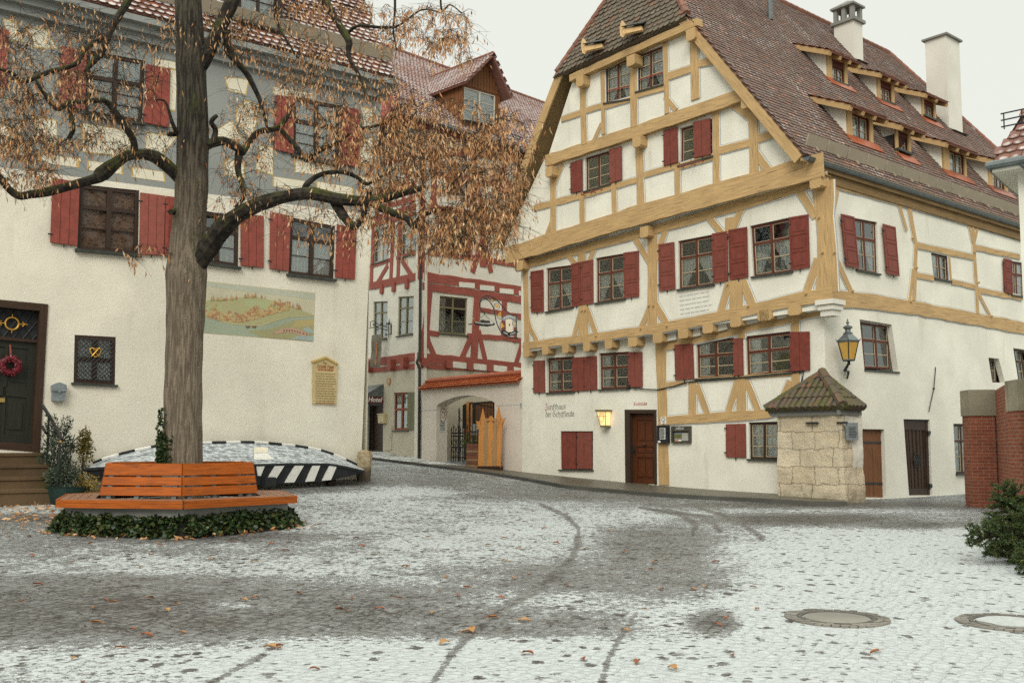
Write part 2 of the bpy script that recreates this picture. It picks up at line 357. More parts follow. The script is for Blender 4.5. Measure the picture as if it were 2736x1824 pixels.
# ------------------------------------------------------------------ ground with snow cover
def ground_material():
    m = NM('cobbles_with_thin_snow', .5); o = m.obj()
    at = m.n('ShaderNodeAttribute', attribute_name='snow').outputs['Fac']
    wob = m.n('ShaderNodeVectorMath', {0: o, 1: m.n('ShaderNodeVectorMath', {0: m.n('ShaderNodeTexNoise', {'Vector': o, 'Scale': .35}).outputs[1], 3: .9}, operation='SCALE').outputs[0]}, operation='ADD').outputs[0]
    ed = m.vor(m.map(wob, (1, 1, 1), (0, 0, .5)), 8.5, 'DISTANCE_TO_EDGE', 0, .55)
    cell = m.vor(m.map(wob, (1, 1, 1), (0, 0, .5)), 8.5, 'F1', 1, .55)
    stone = m.n('ShaderNodeSeparateXYZ', {0: cell}).outputs[0]
    big = m.noise(o, .45, 5, .6); mid = m.noise(o, 2.6, 5, .65); fine = m.noise(o, 13, 5, .7); vf = m.noise(o, 60, 3, .7)
    rock = m.ramp(stone, [(0, (.052, .052, .049)), (.5, (.078, .076, .071)), (.8, (.11, .106, .098)), (1, (.085, .078, .068))])
    rock = m.mix(m.math('MULTIPLY', m.step(mid, .35, .7), .35), rock, (.13, .127, .118))
    joint = m.step(ed, .01, .10, 1.0, 0.0)
    rock = m.mix(m.math('MULTIPLY', joint, .85), rock, (.022, .021, .018))
    # pressed footprints / melted stone tops inside the snow
    sp = m.vor(m.map(o, (1.0, .8, 1)), 4.2, 'F1', 0); spc = m.n('ShaderNodeSeparateXYZ', {0: m.vor(m.map(o, (1.0, .8, 1)), 4.2, 'F1', 1)}).outputs[0]
    spk = m.math('MULTIPLY', m.step(m.math('ADD', sp, m.math('MULTIPLY', m.math('SUBTRACT', fine, .5), .55)), .27, .15), m.step(spc, .28, .42))
    sp2 = m.vor(o, 9.0, 'F1', 0); spc2 = m.n('ShaderNodeSeparateXYZ', {0: m.vor(o, 9.0, 'F1', 1)}).outputs[1]
    spk2 = m.math('MULTIPLY', m.step(m.math('ADD', sp2, m.math('MULTIPLY', m.math('SUBTRACT', fine, .5), .5)), .34, .2), m.step(spc2, .55, .7))
    s = m.math('ADD', at, m.math('MULTIPLY', m.math('SUBTRACT', big, .5), .35))
    s = m.math('ADD', s, m.math('MULTIPLY', m.math('SUBTRACT', mid, .5), .60))
    s = m.math('ADD', s, m.math('MULTIPLY', m.math('SUBTRACT', fine, .5), 1.0))
    s = m.math('ADD', s, m.math('MULTIPLY', m.math('SUBTRACT', vf, .5), .95))
    s = m.math('SUBTRACT', s, m.math('MULTIPLY', joint, .07))
    s = m.math('SUBTRACT', s, m.math('MULTIPLY', spk, .62)); s = m.math('SUBTRACT', s, m.math('MULTIPLY', spk2, .42))
    cover = m.step(s, .45, .56)
    slush = m.step(m.math('ADD', s, .16), .30, .62)
    snow = m.mix(m.step(m.math('ADD', m.math('MULTIPLY', fine, .6), m.math('MULTIPLY', vf, .4)), .35, .65), (.345, .37, .37), (.485, .515, .51))
    c = m.mix(m.math('MULTIPLY', slush, .50), rock, (.34, .35, .345)); c = m.mix(cover, c, snow)
    m.col(c)
    m.rough(m.mix(cover, m.mix(mid, (.34,) * 3, (.62,) * 3), (.85,) * 3))
    h = m.math('ADD', m.math('MULTIPLY', m.step(ed, 0, .16), .5), m.math('MULTIPLY', cover, .9)); h = m.math('ADD', h, m.math('MULTIPLY', fine, .35))
    m.bump(h, .8, .03); return m.mat
M['ground'] = ground_material()

def snow_amount(px, py):                                    # measured cover, photo pixels of the 2352-wide view
    x = px * 2352 / 2736; y = py * 2352 / 2736
    s = np.full(x.shape, .50)
    def blob(cx, cy, rx, ry, v, k=2.0):
        nonlocal s
        w = np.exp(-((np.abs((x - cx) / rx)) ** 2 + (np.abs((y - cy) / ry)) ** 2) ** (k / 2)); s = s * (1 - w) + v * w
    def stroke(pts, wd, v, soft=1.0):
        nonlocal s
        d = np.full(x.shape, 1e9)
        for (x0, y0, w0), (x1, y1, w1) in zip(pts[:-1], pts[1:]):
            ex, ey = x1 - x0, (y1 - y0); t = np.clip(((x - x0) * ex + (y - y0) * ey * 1) / (ex * ex + ey * ey), 0, 1)
            dx = x - x0 - t * ex; dy = (y - y0 - t * ey); ww = (w0 + (w1 - w0) * t) * wd
            d = np.minimum(d, np.sqrt(dx * dx + dy * dy) / ww)
        w = np.exp(-(d ** 3)) * soft; s = s * (1 - w) + v * w
    blob(760, 1250, 600, 120, .63, 4); blob(560, 1290, 500, 50, .60, 3); blob(450, 1262, 460, 16, .50, 3)
    blob(1200, 1215, 170, 60, .68); blob(1500, 1185, 330, 26, .70); blob(980, 1150, 330, 22, .62)
    blob(2050, 1400, 560, 190, .84, 4); blob(2250, 1480, 500, 200, .84, 3); blob(2100, 1250, 340, 40, .90, 3)
    blob(1300, 1540, 900, 62, .88, 4); blob(1250, 1500, 420, 34, .84, 3); blob(700, 1530, 460, 50, .84, 3); blob(150, 1525, 330, 46, .64, 3)
    blob(200, 1405, 620, 68, .20, 4); blob(760, 1385, 420, 42, .30, 3); blob(900, 1430, 260, 30, .30, 3); blob(250, 1335, 420, 14, .34)
    blob(1280, 1330, 200, 40, .36, 2.5); blob(1500, 1260, 130, 55, .30, 3); blob(1540, 1330, 170, 45, .34, 3); blob(1200, 1440, 240, 24, .40, 3); blob(1640, 1430, 60, 30, .16, 3)
    blob(1270, 1375, 190, 20, .60, 2.5); blob(560, 1390, 110, 12, .52)
    blob(1400, 1118, 380, 24, .36, 3); blob(1500, 1140, 500, 10, .34, 3); blob(1180, 1090, 160, 22, .56, 3); blob(940, 1062, 130, 18, .64); blob(1000, 1105, 90, 12, .40)
    blob(1840, 1192, 240, 15, .08, 3); blob(2100, 1205, 110, 10, .14); blob(1950, 1160, 420, 9, .10, 3); blob(1900, 1172, 360, 6, .62)
    blob(840, 1130, 190, 12, .95, 3); blob(770, 1105, 110, 12, .12, 3); blob(560, 1125, 330, 12, .3, 3); blob(50, 1165, 120, 14, .62); blob(60, 1190, 120, 10, .20); blob(60, 1130, 120, 12, .2)
    blob(410, 1232, 330, 14, .20, 3); blob(80, 1255, 160, 30, .44)
    stroke([(1240, 1158, 3), (1300, 1183, 4), (1329, 1215, 5), (1331, 1250, 6), (1305, 1300, 8), (1245, 1345, 9), (1150, 1400, 10), (1085, 1450, 10), (1035, 1505, 9), (990, 1575, 9)], 1.0, .20, .75)
    stroke([(1325, 1225, 3), (1316, 1280, 4), (1250, 1330, 5)], 1.0, .2, .8)
    stroke([(1460, 1410, 3), (1420, 1470, 6), (1395, 1520, 9), (1380, 1575, 11)], 1.0, .30, .8)
    stroke([(640, 1480, 4), (560, 1525, 6), (470, 1575, 8)], 1.0, .34, .8)
    stroke([(620, 1500, 3), (500, 1560, 5)], 1.0, .40, .6)
    stroke([(1470, 1165, 2), (1560, 1180, 4), (1600, 1205, 5), (1590, 1225, 4)], 1.2, .2, .9)
    stroke([(1600, 1165, 2), (1690, 1190, 4), (1750, 1235, 5)], 1.2, .25, .9)
    stroke([(1530, 1170, 2), (1630, 1190, 4), (1655, 1220, 4)], 1.2, .25, .9)
    stroke([(850, 1300, 3), (950, 1320, 4), (1100, 1310, 4)], 1.0, .34, .5)
    return s

def build_ground():
    ys = np.concatenate([np.linspace(-14, 2.5, 12), np.geomspace(2.8, 80, 430)]); ks = np.concatenate([np.linspace(-2.2, -.72, 14)[:-1], np.linspace(-.72, .72, 470), np.linspace(.72, 2.2, 14)[1:]])
    Yg, Kg = np.meshgrid(ys, ks, indexing='ij'); Xg = Kg * np.maximum(Yg, 6.0)
    Zg = ZA(Xg, Yg); far = np.clip((np.hypot(Xg, Yg - 20) - 36) / 20, 0, 1); Zg = Zg * (1 - far) + .6 * far
    nr, nc = Yg.shape
    v = np.stack([Xg, Yg, Zg], -1).reshape(-1, 3)
    i = np.arange(nr - 1)[:, None] * nc + np.arange(nc - 1)[None]
    f = np.stack([i, i + 1, i + nc + 1, i + nc], -1).reshape(-1, 4)
    me = bpy.data.meshes.new('ground'); me.from_pydata(v.tolist(), [], f.tolist()); me.polygons.foreach_set('use_smooth', [True] * len(f))
    yy = np.maximum(v[:, 1], 2.6); px, py = to_px(v[:, 0], yy, v[:, 2])
    a = me.attributes.new('snow', 'FLOAT', 'POINT'); a.data.foreach_set('value', np.clip(snow_amount(px, py), 0, 1).astype(np.float32))
    me.materials.append(M['ground']); o = bpy.data.objects.new('ground', me); C.objects.link(o); tag(o, kind='structure')
    b = MB(); b.poly([(-600, -600, -.6), (600, -600, -.6), (600, 600, -.6), (-600, 600, -.6)]); tag(b.build('outer_ground', M['conc']), kind='structure')
build_ground()

def pave_mat():
    m = NM('wet_small_setts', .42); o = m.obj()
    at = m.n('ShaderNodeAttribute', attribute_name='snow').outputs['Fac']
    br = m.n('ShaderNodeTexBrick', {'Vector': m.map(o, (1, 1, 1), (0, 0, R(50))), 'Scale': 7.0, 'Color1': (.10, .088, .068, 1), 'Color2': (.15, .135, .105, 1), 'Mortar': (.04, .04, .025, 1), 'Mortar Size': .03})
    n = m.noise(o, 1.6, 5, .65); f = m.noise(o, 11, 5, .7)
    c = m.mix(m.math('MULTIPLY', m.step(n, .5, .65), .6), br.outputs[0], (.055, .062, .022))
    s = m.math('ADD', m.math('ADD', at, m.math('MULTIPLY', m.math('SUBTRACT', f, .5), .9)), m.math('MULTIPLY', m.math('SUBTRACT', n, .5), .6))
    c = m.mix(m.step(s, .42, .62), c, (.72, .75, .75)); m.col(c); m.bump(m.math('ADD', br.outputs[1], f), .4, .02); return m.mat
M['pave'] = pave_mat()
M['kerb'] = plaster('granite_kerb', (.085, .083, .072), var=.3, dirtamt=.3, dirt=(.05, .05, .03))
KERB = [(935, 1212), (992, 1227), (1120, 1243), (1257, 1260), (1308, 1267), (1410, 1284), (1512, 1303), (1640, 1315), (1767, 1326), (1935, 1336), (2100, 1344), (2174, 1349), (2258, 1349)]
WALLLINE = [(-7.5, 46.0), (-5.9, 42.6), (-3.62, 38.9), (-3.2, 37.6), (.4, 33.4), (3.79, 29.35), (6.6, 26.0), (7.3, 24.9), (8.3, 24.6), (9.4, 25.6)]
def resample(p, n):
    p = np.array(p, float); d = np.r_[0, np.cumsum(np.linalg.norm(np.diff(p, axis=0), axis=1))]; t = np.linspace(0, d[-1], n)
    return np.stack([np.interp(t, d, p[:, k]) for k in range(p.shape[1])], 1)
KP = [ground_at(q) for q in KERB]
def build_pavement():
    n = 90; a = resample([(p.x, p.y) for p in KP], n)
    w = []
    wl = resample(WALLLINE, 400)
    j0 = 0
    for k in range(n):                                      # nearest wall point, never running backwards
        d = np.hypot(wl[j0:, 0] - a[k, 0], wl[j0:, 1] - a[k, 1]); j = j0 + int(np.argmin(d)); w.append(wl[j]); j0 = j
    mb = MB(); kb = MB(); m = 6
    grid = []; sn = []
    for k in range(n):
        row = []
        for i in range(m + 1):
            x, y = a[k] + (np.array(w[k]) - a[k]) * (i / m) * 1.08; row.append((x, y, Z(x, y) + .085))
        grid.append(row)
    for k in range(n - 1):
        for i in range(m): mb.poly([grid[k][i], grid[k + 1][i], grid[k + 1][i + 1], grid[k][i + 1]])
        p, q = Vector(grid[k][0]), Vector(grid[k + 1][0])
        def out(k):
            d = Vector(grid[min(k + 1, n - 1)][0]) - Vector(grid[max(k - 1, 0)][0]); o = Vector((-d.y, d.x, 0)).normalized(); return -o if o.y > 0 else o
        p2, q2 = p + out(k) * .14, q + out(k + 1) * .14; dn = Vector((0, 0, -.25)); up = Vector((0, 0, .008))
        kb.poly([p2 + up, q2 + up, q + up, p + up]); kb.poly([p2 + dn, q2 + dn, q2 + up, p2 + up]); kb.poly([p + up, q + up, q + dn, p + dn])
    o = mb.build('pavement', M['pave']); tag(o, kind='structure')
    at = o.data.attributes.new('snow', 'FLOAT', 'POINT'); v = np.array([p.co for p in o.data.vertices])
    at.data.foreach_set('value', np.clip(.02 + .52 * np.clip((v[:, 1] - 31.5) / 5, 0, 1), 0, 1).astype(np.float32))
    tag(kb.build('kerb', M['kerb']), kind='structure')
build_pavement()

# ------------------------------------------------------------------ building blocks of the houses
def quad_map(pl, off, quad, depth=0.0):
    """quad in photo pixels: tl tr br bl -> function (s, t, d)"""
    tl, tr, br, bl = [pl.at(q, off + depth) for q in quad]; n = pl.n
    def W(s, t, d=0.0): return (bl * (1 - s) + br * s) * (1 - t) + (tl * (1 - s) + tr * s) * t + n * d
    W.w = ((br - bl).length + (tr - tl).length) / 2; W.h = ((tl - bl).length + (tr - br).length) / 2; W.n = n
    return W
def bar(mb, W, s0, t0, s1, t1, d0, d1, m=None, vert=None):
    pts = [W(s0, t0), W(s1, t0), W(s1, t1), W(s0, t1)]
    vert = (abs(t1 - t0) * W.h > abs(s1 - s0) * W.w) if vert is None else vert
    o = pts[0]; ax = (pts[3] - pts[0]).normalized() if vert else (pts[1] - pts[0]).normalized(); n = W.n; ay = n.cross(ax)
    mb.uvf = lambda p: ((p - o).dot(ax) + o.x, (p - o).dot(ay) + (p - o).dot(n))
    mb.prism(pts, n, d0, d1, m); mb.uvf = None
def wall(name, root, pl, off, outer, holes, mat, reveal=.14):
    """outer: (t, z) on the plane; holes: photo quads"""
    loops = [[Vector((t, z, 0)) for t, z in outer]] + [[Vector((*pl.tz(q, off), 0)) for q in h] for h in holes]
    flat = [v for l in loops for v in l]; mb = MB(); P = [pl.T(v.x, v.y, off) for v in flat]
    for t in tessellate_polygon(loops):
        a, b, c = [P[i] for i in t]
        if (b - a).cross(c - a).dot(pl.n) < 0: b, c = c, b
        mb.poly([a, b, c])
    n = pl.n; k = len(outer)
    for i in range(k):                                      # thickness along the outer edge
        a, b = P[i], P[(i + 1) % k]; mb.poly([a, b, b - n * .3, a - n * .3])
    for l in range(len(holes)):
        h = P[k + 4 * l:k + 4 * l + 4]
        for i in range(4):
            a, b = h[i], h[(i + 1) % 4]; mb.poly([a, b, b - n * reveal, a - n * reveal])
    return mb.build(name, mat, root)
def window(root, pl, off, quad, mat='frame', trans=.66, low=(.5,), up=(), cols=1, fw=.055, depth=.06, curt='tied', sill=True, cream=True, rail=False, hole=None, hd=0.0, parent=None, glassm='glass', sillw=.05, backing=True, sd=.07):
    W = quad_map(pl, off, quad, -hd); f = fw / W.w; g = fw / W.h; mb = MB(); d0, d1 = -depth - .05, -depth
    if hd: d0, d1 = -.05, .0
    bar(mb, W, 0, 0, f, 1, d0, d1); bar(mb, W, 1 - f, 0, 1, 1, d0, d1)
    bar(mb, W, f, 0, 1 - f, g, d0, d1 - .003); bar(mb, W, f, 1 - g, 1 - f, 1, d0, d1 - .003)
    m = f * .62
    if cols: bar(mb, W, .5 - m, g, .5 + m, 1 - g, d0, d1 + .008)
    if trans:
        for a, b in ((f, .5 - m), (.5 + m, 1 - f)): bar(mb, W, a, trans - g * .55, b, trans + g * .55, d0, d1 + .004)
    spans = [(f, .5 - m), (.5 + m, 1 - f)] if cols else [(f, 1 - f)]
    gl = .016 / W.h; gs = .016 / W.w; k = 1 if cream else 0
    tt = [(g, (trans - g * .55) if trans else 1 - g, low)] + ([(trans + g * .55, 1 - g, up)] if trans else [])
    for a, b in spans:
        for t0, t1, bars in tt:
            if cream:                                       # pale inner edge of each light
                bar(mb, W, a, t0, a + gs, t1, d0, d1 - .012, 1); bar(mb, W, b - gs, t0, b, t1, d0, d1 - .012, 1)
                bar(mb, W, a + gs, t0, b - gs, t0 + gl, d0, d1 - .014, 1); bar(mb, W, a + gs, t1 - gl, b - gs, t1, d0, d1 - .014, 1)
            for q in bars:
                c = t0 + (t1 - t0) * q; bar(mb, W, a, c - gl * .7, b, c + gl * .7, d0, d1 - .016, k)
    if rail: bar(mb, W, -.02, .30, 1.02, .30 + .03 / W.h, d1 + .03, d1 + .05, 2)
    o = mb.build('window', [M[mat], M['line_cream'], M['shutter_bright']], parent or root); org = ORG[o.name]
    pb = MB(); pd = d1 - .03
    pb.poly([W(f * .5, g * .5, pd), W(1 - f * .5, g * .5, pd), W(1 - f * .5, 1 - g * .5, pd), W(f * .5, 1 - g * .5, pd)])
    pb.build('pane', M[glassm], o, org)
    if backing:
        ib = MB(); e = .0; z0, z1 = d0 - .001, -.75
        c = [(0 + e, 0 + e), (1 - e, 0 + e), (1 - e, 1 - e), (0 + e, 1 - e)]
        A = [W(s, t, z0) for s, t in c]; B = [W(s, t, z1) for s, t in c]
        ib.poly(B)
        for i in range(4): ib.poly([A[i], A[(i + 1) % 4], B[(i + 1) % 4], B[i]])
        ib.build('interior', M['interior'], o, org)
    if curt:
        cb = MB(); cd = pd - .035
        def sheet(fn, n=14):                                # pleated cloth: fn(v)->(s,t_bottom,t_top)
            pr = None
            for i in range(n + 1):
                s, tb, ttp = fn(i / n); dd = cd - .025 * (i % 2); cur = (W(s, tb, dd), W(s, ttp, dd), s)
                if pr: cb.poly([pr[0], cur[0], cur[1], pr[1]], None, [(pr[2] * W.w, 0), (cur[2] * W.w, 0), (cur[2] * W.w, 1), (pr[2] * W.w, 1)])
                pr = cur
        tp = (trans - .02) if trans and curt in ('tied', 'cafe') else .96
        if curt == 'tied':
            sheet(lambda v: (f + (.5 - f) * v * .97, .03 + .62 * max(0, v - .25) ** .8 if v > .25 else .03, tp))
            sheet(lambda v: (1 - f - (.5 - f) * v * .97, .03 + .62 * max(0, v - .25) ** .8 if v > .25 else .03, tp))
        elif curt == 'tall':
            sheet(lambda v: (f + (.5 - f) * v * .97, .02 + .75 * max(0, v - .35), .97)); sheet(lambda v: (1 - f - (.5 - f) * v * .97, .02 + .75 * max(0, v - .35), .97))
        elif curt == 'side':
            sheet(lambda v: (f + .24 * v, .02 + .1 * v, .95), 8)
        elif curt == 'cafe' or curt == 'full':
            sheet(lambda v: (f + (1 - 2 * f) * v, .03, tp), 26)
        elif curt == 'dark':
            cb.poly([W(f, g, cd), W(1 - f, g, cd), W(1 - f, 1 - g, cd), W(f, 1 - g, cd)], None, [(0, 0), (W.w, 0), (W.w, W.h), (0, W.h)])
        elif curt == 'blind':
            cb.poly([W(f, g, cd), W(1 - f, g, cd), W(1 - f, 1 - g, cd), W(f, 1 - g, cd)])
        if cb.f: cb.build('curtain', M['curtain_dark' if curt == 'dark' else 'green_light' if curt == 'blind' else 'curtain'], o, org)
    if sill:
        sb = MB(); e = .05 / W.w; h = sillw / W.h
        bar(sb, W, -e, -h, 1 + e, 0 - .002, d0, sd, vert=False)
        sb.build('sill', M['sill'], o, org)
    return o, W
def shutter(root, pl, off, quad, mat='shutter', fields=3, seam=False, lift=.03, hinge='l'):
    W = quad_map(pl, off, quad); mb = MB(); a = .045 / W.w; b = .05 / W.h; d0, d1 = lift, lift + .03
    bar(mb, W, 0, 0, 1, 1, d0, d1 - .012)
    if fields:
        bar(mb, W, 0, 0, a, 1, d1 - .014, d1); bar(mb, W, 1 - a, 0, 1, 1, d1 - .014, d1)
        for i in range(fields + 1):
            t = i / fields * (1 - b); bar(mb, W, a, t, 1 - a, t + b, d1 - .014, d1 - .001)
            if i < fields: bar(mb, W, a * 2.2, t + b * 1.9, 1 - a * 2.2, t + (1 - b) / fields - b * .9, d1 - .014, d1 - .002)
    else:
        n = 3 if seam else 2
        for i in range(n): bar(mb, W, i / n + .012, .005, (i + 1) / n - .012, .995, d1 - .014, d1)
    o = mb.build('shutter', M[mat], root)
    for t in (.12, .85):
        hb = MB(); s = 0 if hinge == 'l' else 1; bar(hb, W, s - .05 / W.w, t, s + .05 / W.w, t + .03 / W.h, d1 - .03, d1 + .006); hb.build('hinge', M['iron'], o, ORG[o.name])
    hb = MB(); bar(hb, W, .5 - .012 / W.w, -.07 / W.h, .5 + .012 / W.w, -.002, d0 + .01, d0 + .03); hb.build('catch', M['iron'], o, ORG[o.name])
    return o
BI = [0]
GF = {'post': .66, 'rail': .60, 'brace': .58, 'top_plate': .8}; RF = {'post': .8, 'rail': .78, 'brace': .75, 'sill_beam': .85, 'top_plate': .85}
def beam(root, pl, off, px, w, name='rail', mat='ochre', th=.03, ext=0.0, line=None):
    k_ = (GF if mat == 'ochre' else RF).get(name, 1); w = [x * k_ for x in w] if isinstance(w, (list, tuple)) else w * k_
    BI[0] += 1; e = (BI[0] % 37) * .00022
    base = {'post': .006, 'sill_beam': .010, 'rail': .003, 'brace': 0, 'top_plate': .008}.get(name, 0)
    pts = [pl.at(q, off + th) for q in px]; ws = w if isinstance(w, (list, tuple)) else [w] * len(pts); P_, W_ = [], []
    for a, b, wa, wb in zip(pts[:-1], pts[1:], ws[:-1], ws[1:]):
        k = max(1, int((b - a).length / .4)); sd = pl.n.cross(b - a).normalized()
        for i in range(k):
            f = i / k; v = a.lerp(b, f); P_.append(v + sd * (.020 * noise.noise(v * 1.9 + Vector((BI[0], 0, 0))))); W_.append((wa + (wb - wa) * f) * (1 + .16 * noise.noise(v * 2.7 + Vector((0, BI[0], 0)))))
    pts = P_ + [pts[-1]]; w = W_ + [ws[-1]]
    mb = MB(); mb.beam([p - pl.n * th for p in pts], pl.n, w, -.02, th + base + e, ext=ext)
    o = mb.build(name, M[mat], root)
    if line is not None:
        add = lambda k: [x + k for x in w] if isinstance(w, (list, tuple)) else w + k
        line.beam([p - pl.n * th for p in pts], pl.n, add(.085), -.01, .0035 + e * .5, m=0)
        line.beam([p - pl.n * th for p in pts], pl.n, add(.045), -.01, .0125 + e * .5, m=1)
    return o
def corbel(root, pl, off, q, w, h, proj, mat='ochre', back=.05):
    c = pl.at(q, off + proj); mb = MB(); u = pl.u; z = Vector((0, 0, 1))
    o = c; mb.uvf = lambda p: ((p - o).dot(pl.n), (p - o).dot(u) + (p - o).z)
    pts = [c - u * w / 2 - z * h * .36, c - u * w * .36 - z * h / 2, c + u * w * .36 - z * h / 2, c + u * w / 2 - z * h * .36, c + u * w / 2 + z * h / 2, c - u * w / 2 + z * h / 2]
    mb.prism(pts, pl.n, -proj - back, 0); return mb.build('joist_end', M[mat], root)
def inside(p, poly):
    x, y = p; c = False; j = len(poly) - 1
    for i in range(len(poly)):
        if (poly[i][1] > y) != (poly[j][1] > y) and x < (poly[j][0] - poly[i][0]) * (y - poly[i][1]) / (poly[j][1] - poly[i][1]) + poly[i][0]: c = not c
        j = i
    return c
def roof(name, root, O, U, V, poly, mat, w=.17, h=.165, holes=(), lift=.03, base=True, rnd=.006, thick=.12, parent=None, skip=0.0, rs=1.0):
    O = Vector(O); U = Vector(U).normalized(); V = Vector(V).normalized(); N = U.cross(V)
    if N.z < 0: N = -N
    mb = MB()
    if base: mb.prism([O + U * a + V * b for a, b in poly], N, -thick, -.002)
    us = [p[0] for p in poly]; vs_ = [p[1] for p in poly]; r = 0; v = min(vs_)
    rg = random.Random(3)
    while v < max(vs_) - h * .3:
        u = min(us) + (w / 2 if r % 2 else 0)
        while u < max(us) + w / 2:
            c = (min(max(u, min(us) + .02), max(us) - .02), v + h * .5)
            if inside(c, poly) and not any(inside((u, v + h * .5), q) for q in holes):
                dl = lift + rg.uniform(-1, 1) * rnd; du = rg.uniform(-1, 1) * rnd; dv = rg.uniform(-1, 1) * rnd * 1.5
                pts = []; uv = []
                for a, b in ((-.5, .22), (-.42, .10), (-.25, .02), (0, -.03), (.25, .02), (.42, .10), (.5, .22)):
                    b = b * rs
                    pts.append(O + U * (u + a * w * .97 + du) + V * (v + b * h + dv) + N * dl); uv.append((a + .5, b))
                top = [O + U * (u + .485 * w + du) + V * (v + h * 1.35) + N * .006, O + U * (u - .485 * w + du) + V * (v + h * 1.35) + N * .006]
                mb.poly(pts + top, None, uv + [(1, 1.3), (0, 1.3)])
                dn = N * (-min(.02, lift * .7))
                for i in range(6): mb.poly([pts[i] + dn, pts[i + 1] + dn, pts[i + 1], pts[i]], None, [(.5, -2)] * 4)
                # join skirt to tile so that one tile is one island
            u += w
        v += h; r += 1
    return mb.build(name, mat, parent or root)
def ridge_tiles(root, a, b, r=.10, seg=.34, name='ridge_tile', mat='ridge_tile', parent=None):
    a = Vector(a); b = Vector(b); n = max(1, int((b - a).length / seg)); mb = MB()
    for i in range(n):
        p = a + (b - a) * (i / n); q = a + (b - a) * ((i + 1.08) / n); mb.tube([p, q], [r * 1.06, r * .94], 8)
    return mb.build(name, M[mat], parent or root)

# stroke lettering: broad pen
GL = {'Z': (.95, [[(.1, 1.4), (.25, 1.6), (.55, 1.5), (.68, 1.2), (.35, .85), (.65, .72), (.8, .35), (.6, -.1), (.25, -.2), (.05, .05), (.3, .1), (.35, -.15), (.1, -.42)], [(.3, 1.6), (.35, 1.85)]]),
 'G': (1.05, [[(.85, 1.35), (.5, 1.5), (.18, 1.2), (.12, .4), (.4, 0), (.8, .15), (.85, .7), (.55, .75)], [(.5, 1.4), (.45, .1)]]),
 'S': (1.0, [[(.85, 1.3), (.5, 1.5), (.18, 1.2), (.12, .4), (.4, 0), (.8, .2), (.85, .65), (.5, .8), (.4, 1.05)]]),
 'D': (1.0, [[(.15, 1.4), (.15, .1), (.5, 0), (.85, .3), (.85, 1.0), (.5, 1.45), (.1, 1.3)]]),
 'H': (1.0, [[(.15, 1.5), (.15, 0)], [(.15, .9), (.5, 1.05), (.8, .85), (.8, 0)], [(.15, 1.45), (.6, 1.4)]]),
 'a': (.66, [[(.1, .9), (.3, 1), (.5, .85), (.5, .12), (.6, 0)], [(.5, .6), (.15, .48), (.1, .15), (.25, 0), (.5, .2)]]),
 'b': (.64, [[(.1, 1.5), (.1, .15), (.3, 0), (.5, .15), (.5, .8), (.3, 1), (.1, .85)]]),
 'c': (.58, [[(.48, .9), (.3, 1), (.1, .85), (.1, .15), (.3, 0), (.48, .12)]]),
 'd': (.64, [[(.02, 1.5), (.3, 1.3), (.5, .9), (.5, .15), (.3, 0), (.1, .15), (.1, .75), (.3, .95), (.5, .8)]]),
 'e': (.58, [[(.1, .45), (.45, .62), (.45, .85), (.3, 1), (.1, .8), (.1, .15), (.3, 0), (.5, .15)]]),
 'f': (.44, [[(.15, -.35), (.15, 1.3), (.38, 1.5)], [(0, 1), (.4, 1)]]),
 'h': (.64, [[(.1, 1.5), (.1, 0)], [(.1, .85), (.3, 1), (.5, .8), (.5, .05), (.35, -.35)]]),
 'i': (.34, [[(.12, 1), (.12, .1), (.24, 0)], [(.08, 1.32), (.18, 1.38)]]),
 'l': (.34, [[(.12, 1.5), (.12, .1), (.26, 0)]]),
 'n': (.66, [[(.1, 1), (.1, 0)], [(.1, .85), (.3, 1), (.5, .85), (.5, .08), (.6, 0)]]),
 'o': (.62, [[(.3, 1), (.1, .8), (.1, .2), (.3, 0), (.5, .2), (.5, .8), (.3, 1)]]),
 'r': (.48, [[(.12, 1), (.12, 0)], [(.12, .8), (.3, 1), (.44, .88)]]),
 's': (.6, [[(.5, .9), (.3, 1), (.1, .85), (.14, .62), (.45, .45), (.5, .15), (.3, 0), (.08, .12)]]),
 't': (.42, [[(.15, 1.35), (.15, .1), (.32, 0)], [(0, 1), (.36, 1)]]),
 'u': (.66, [[(.1, 1), (.1, .15), (.27, 0), (.5, .18)], [(.5, 1), (.5, .08), (.6, 0)]]),
 ' ': (.4, [])}
def letter(mb, txt, o, u, v, n, size, m=None, nib=.15, d=.006):
    x = 0; k = 0; nv = (u.normalized() * .75 + v * .66) * (nib * size)
    for ch in txt:
        adv, st = GL[ch]
        for s in st:
            for (x0, y0), (x1, y1) in zip(s[:-1], s[1:]):
                a = o + u * ((x + x0) * size) + v * (y0 * size); b = o + u * ((x + x1) * size) + v * (y1 * size); k += 1
                mb.prism([a - nv / 2, b - nv / 2, b + nv / 2, a + nv / 2], n, .001, d + (k % 60) * .00006, m, back=False)
        x += adv
    return x * size
def fine_print(mb, tl, u, v, n, w, lines, lh, th, m=None, seed=1, d=.004):
    r = random.Random(seed)                                 # rows of writing too small to read
    for i in range(lines):
        x = r.uniform(0, .04) * w
        while x < w * r.uniform(.85, 1):
            ln = min(r.uniform(.06, .2) * w, w - x)
            if ln < .015 * w: break
            a = tl + u * x - v * (i * lh); mb.prism([a, a + u * ln, a + u * ln - v * th, a - v * th], n, 0, d + (i % 5) * .0003, m, back=False); x += ln + .03 * w

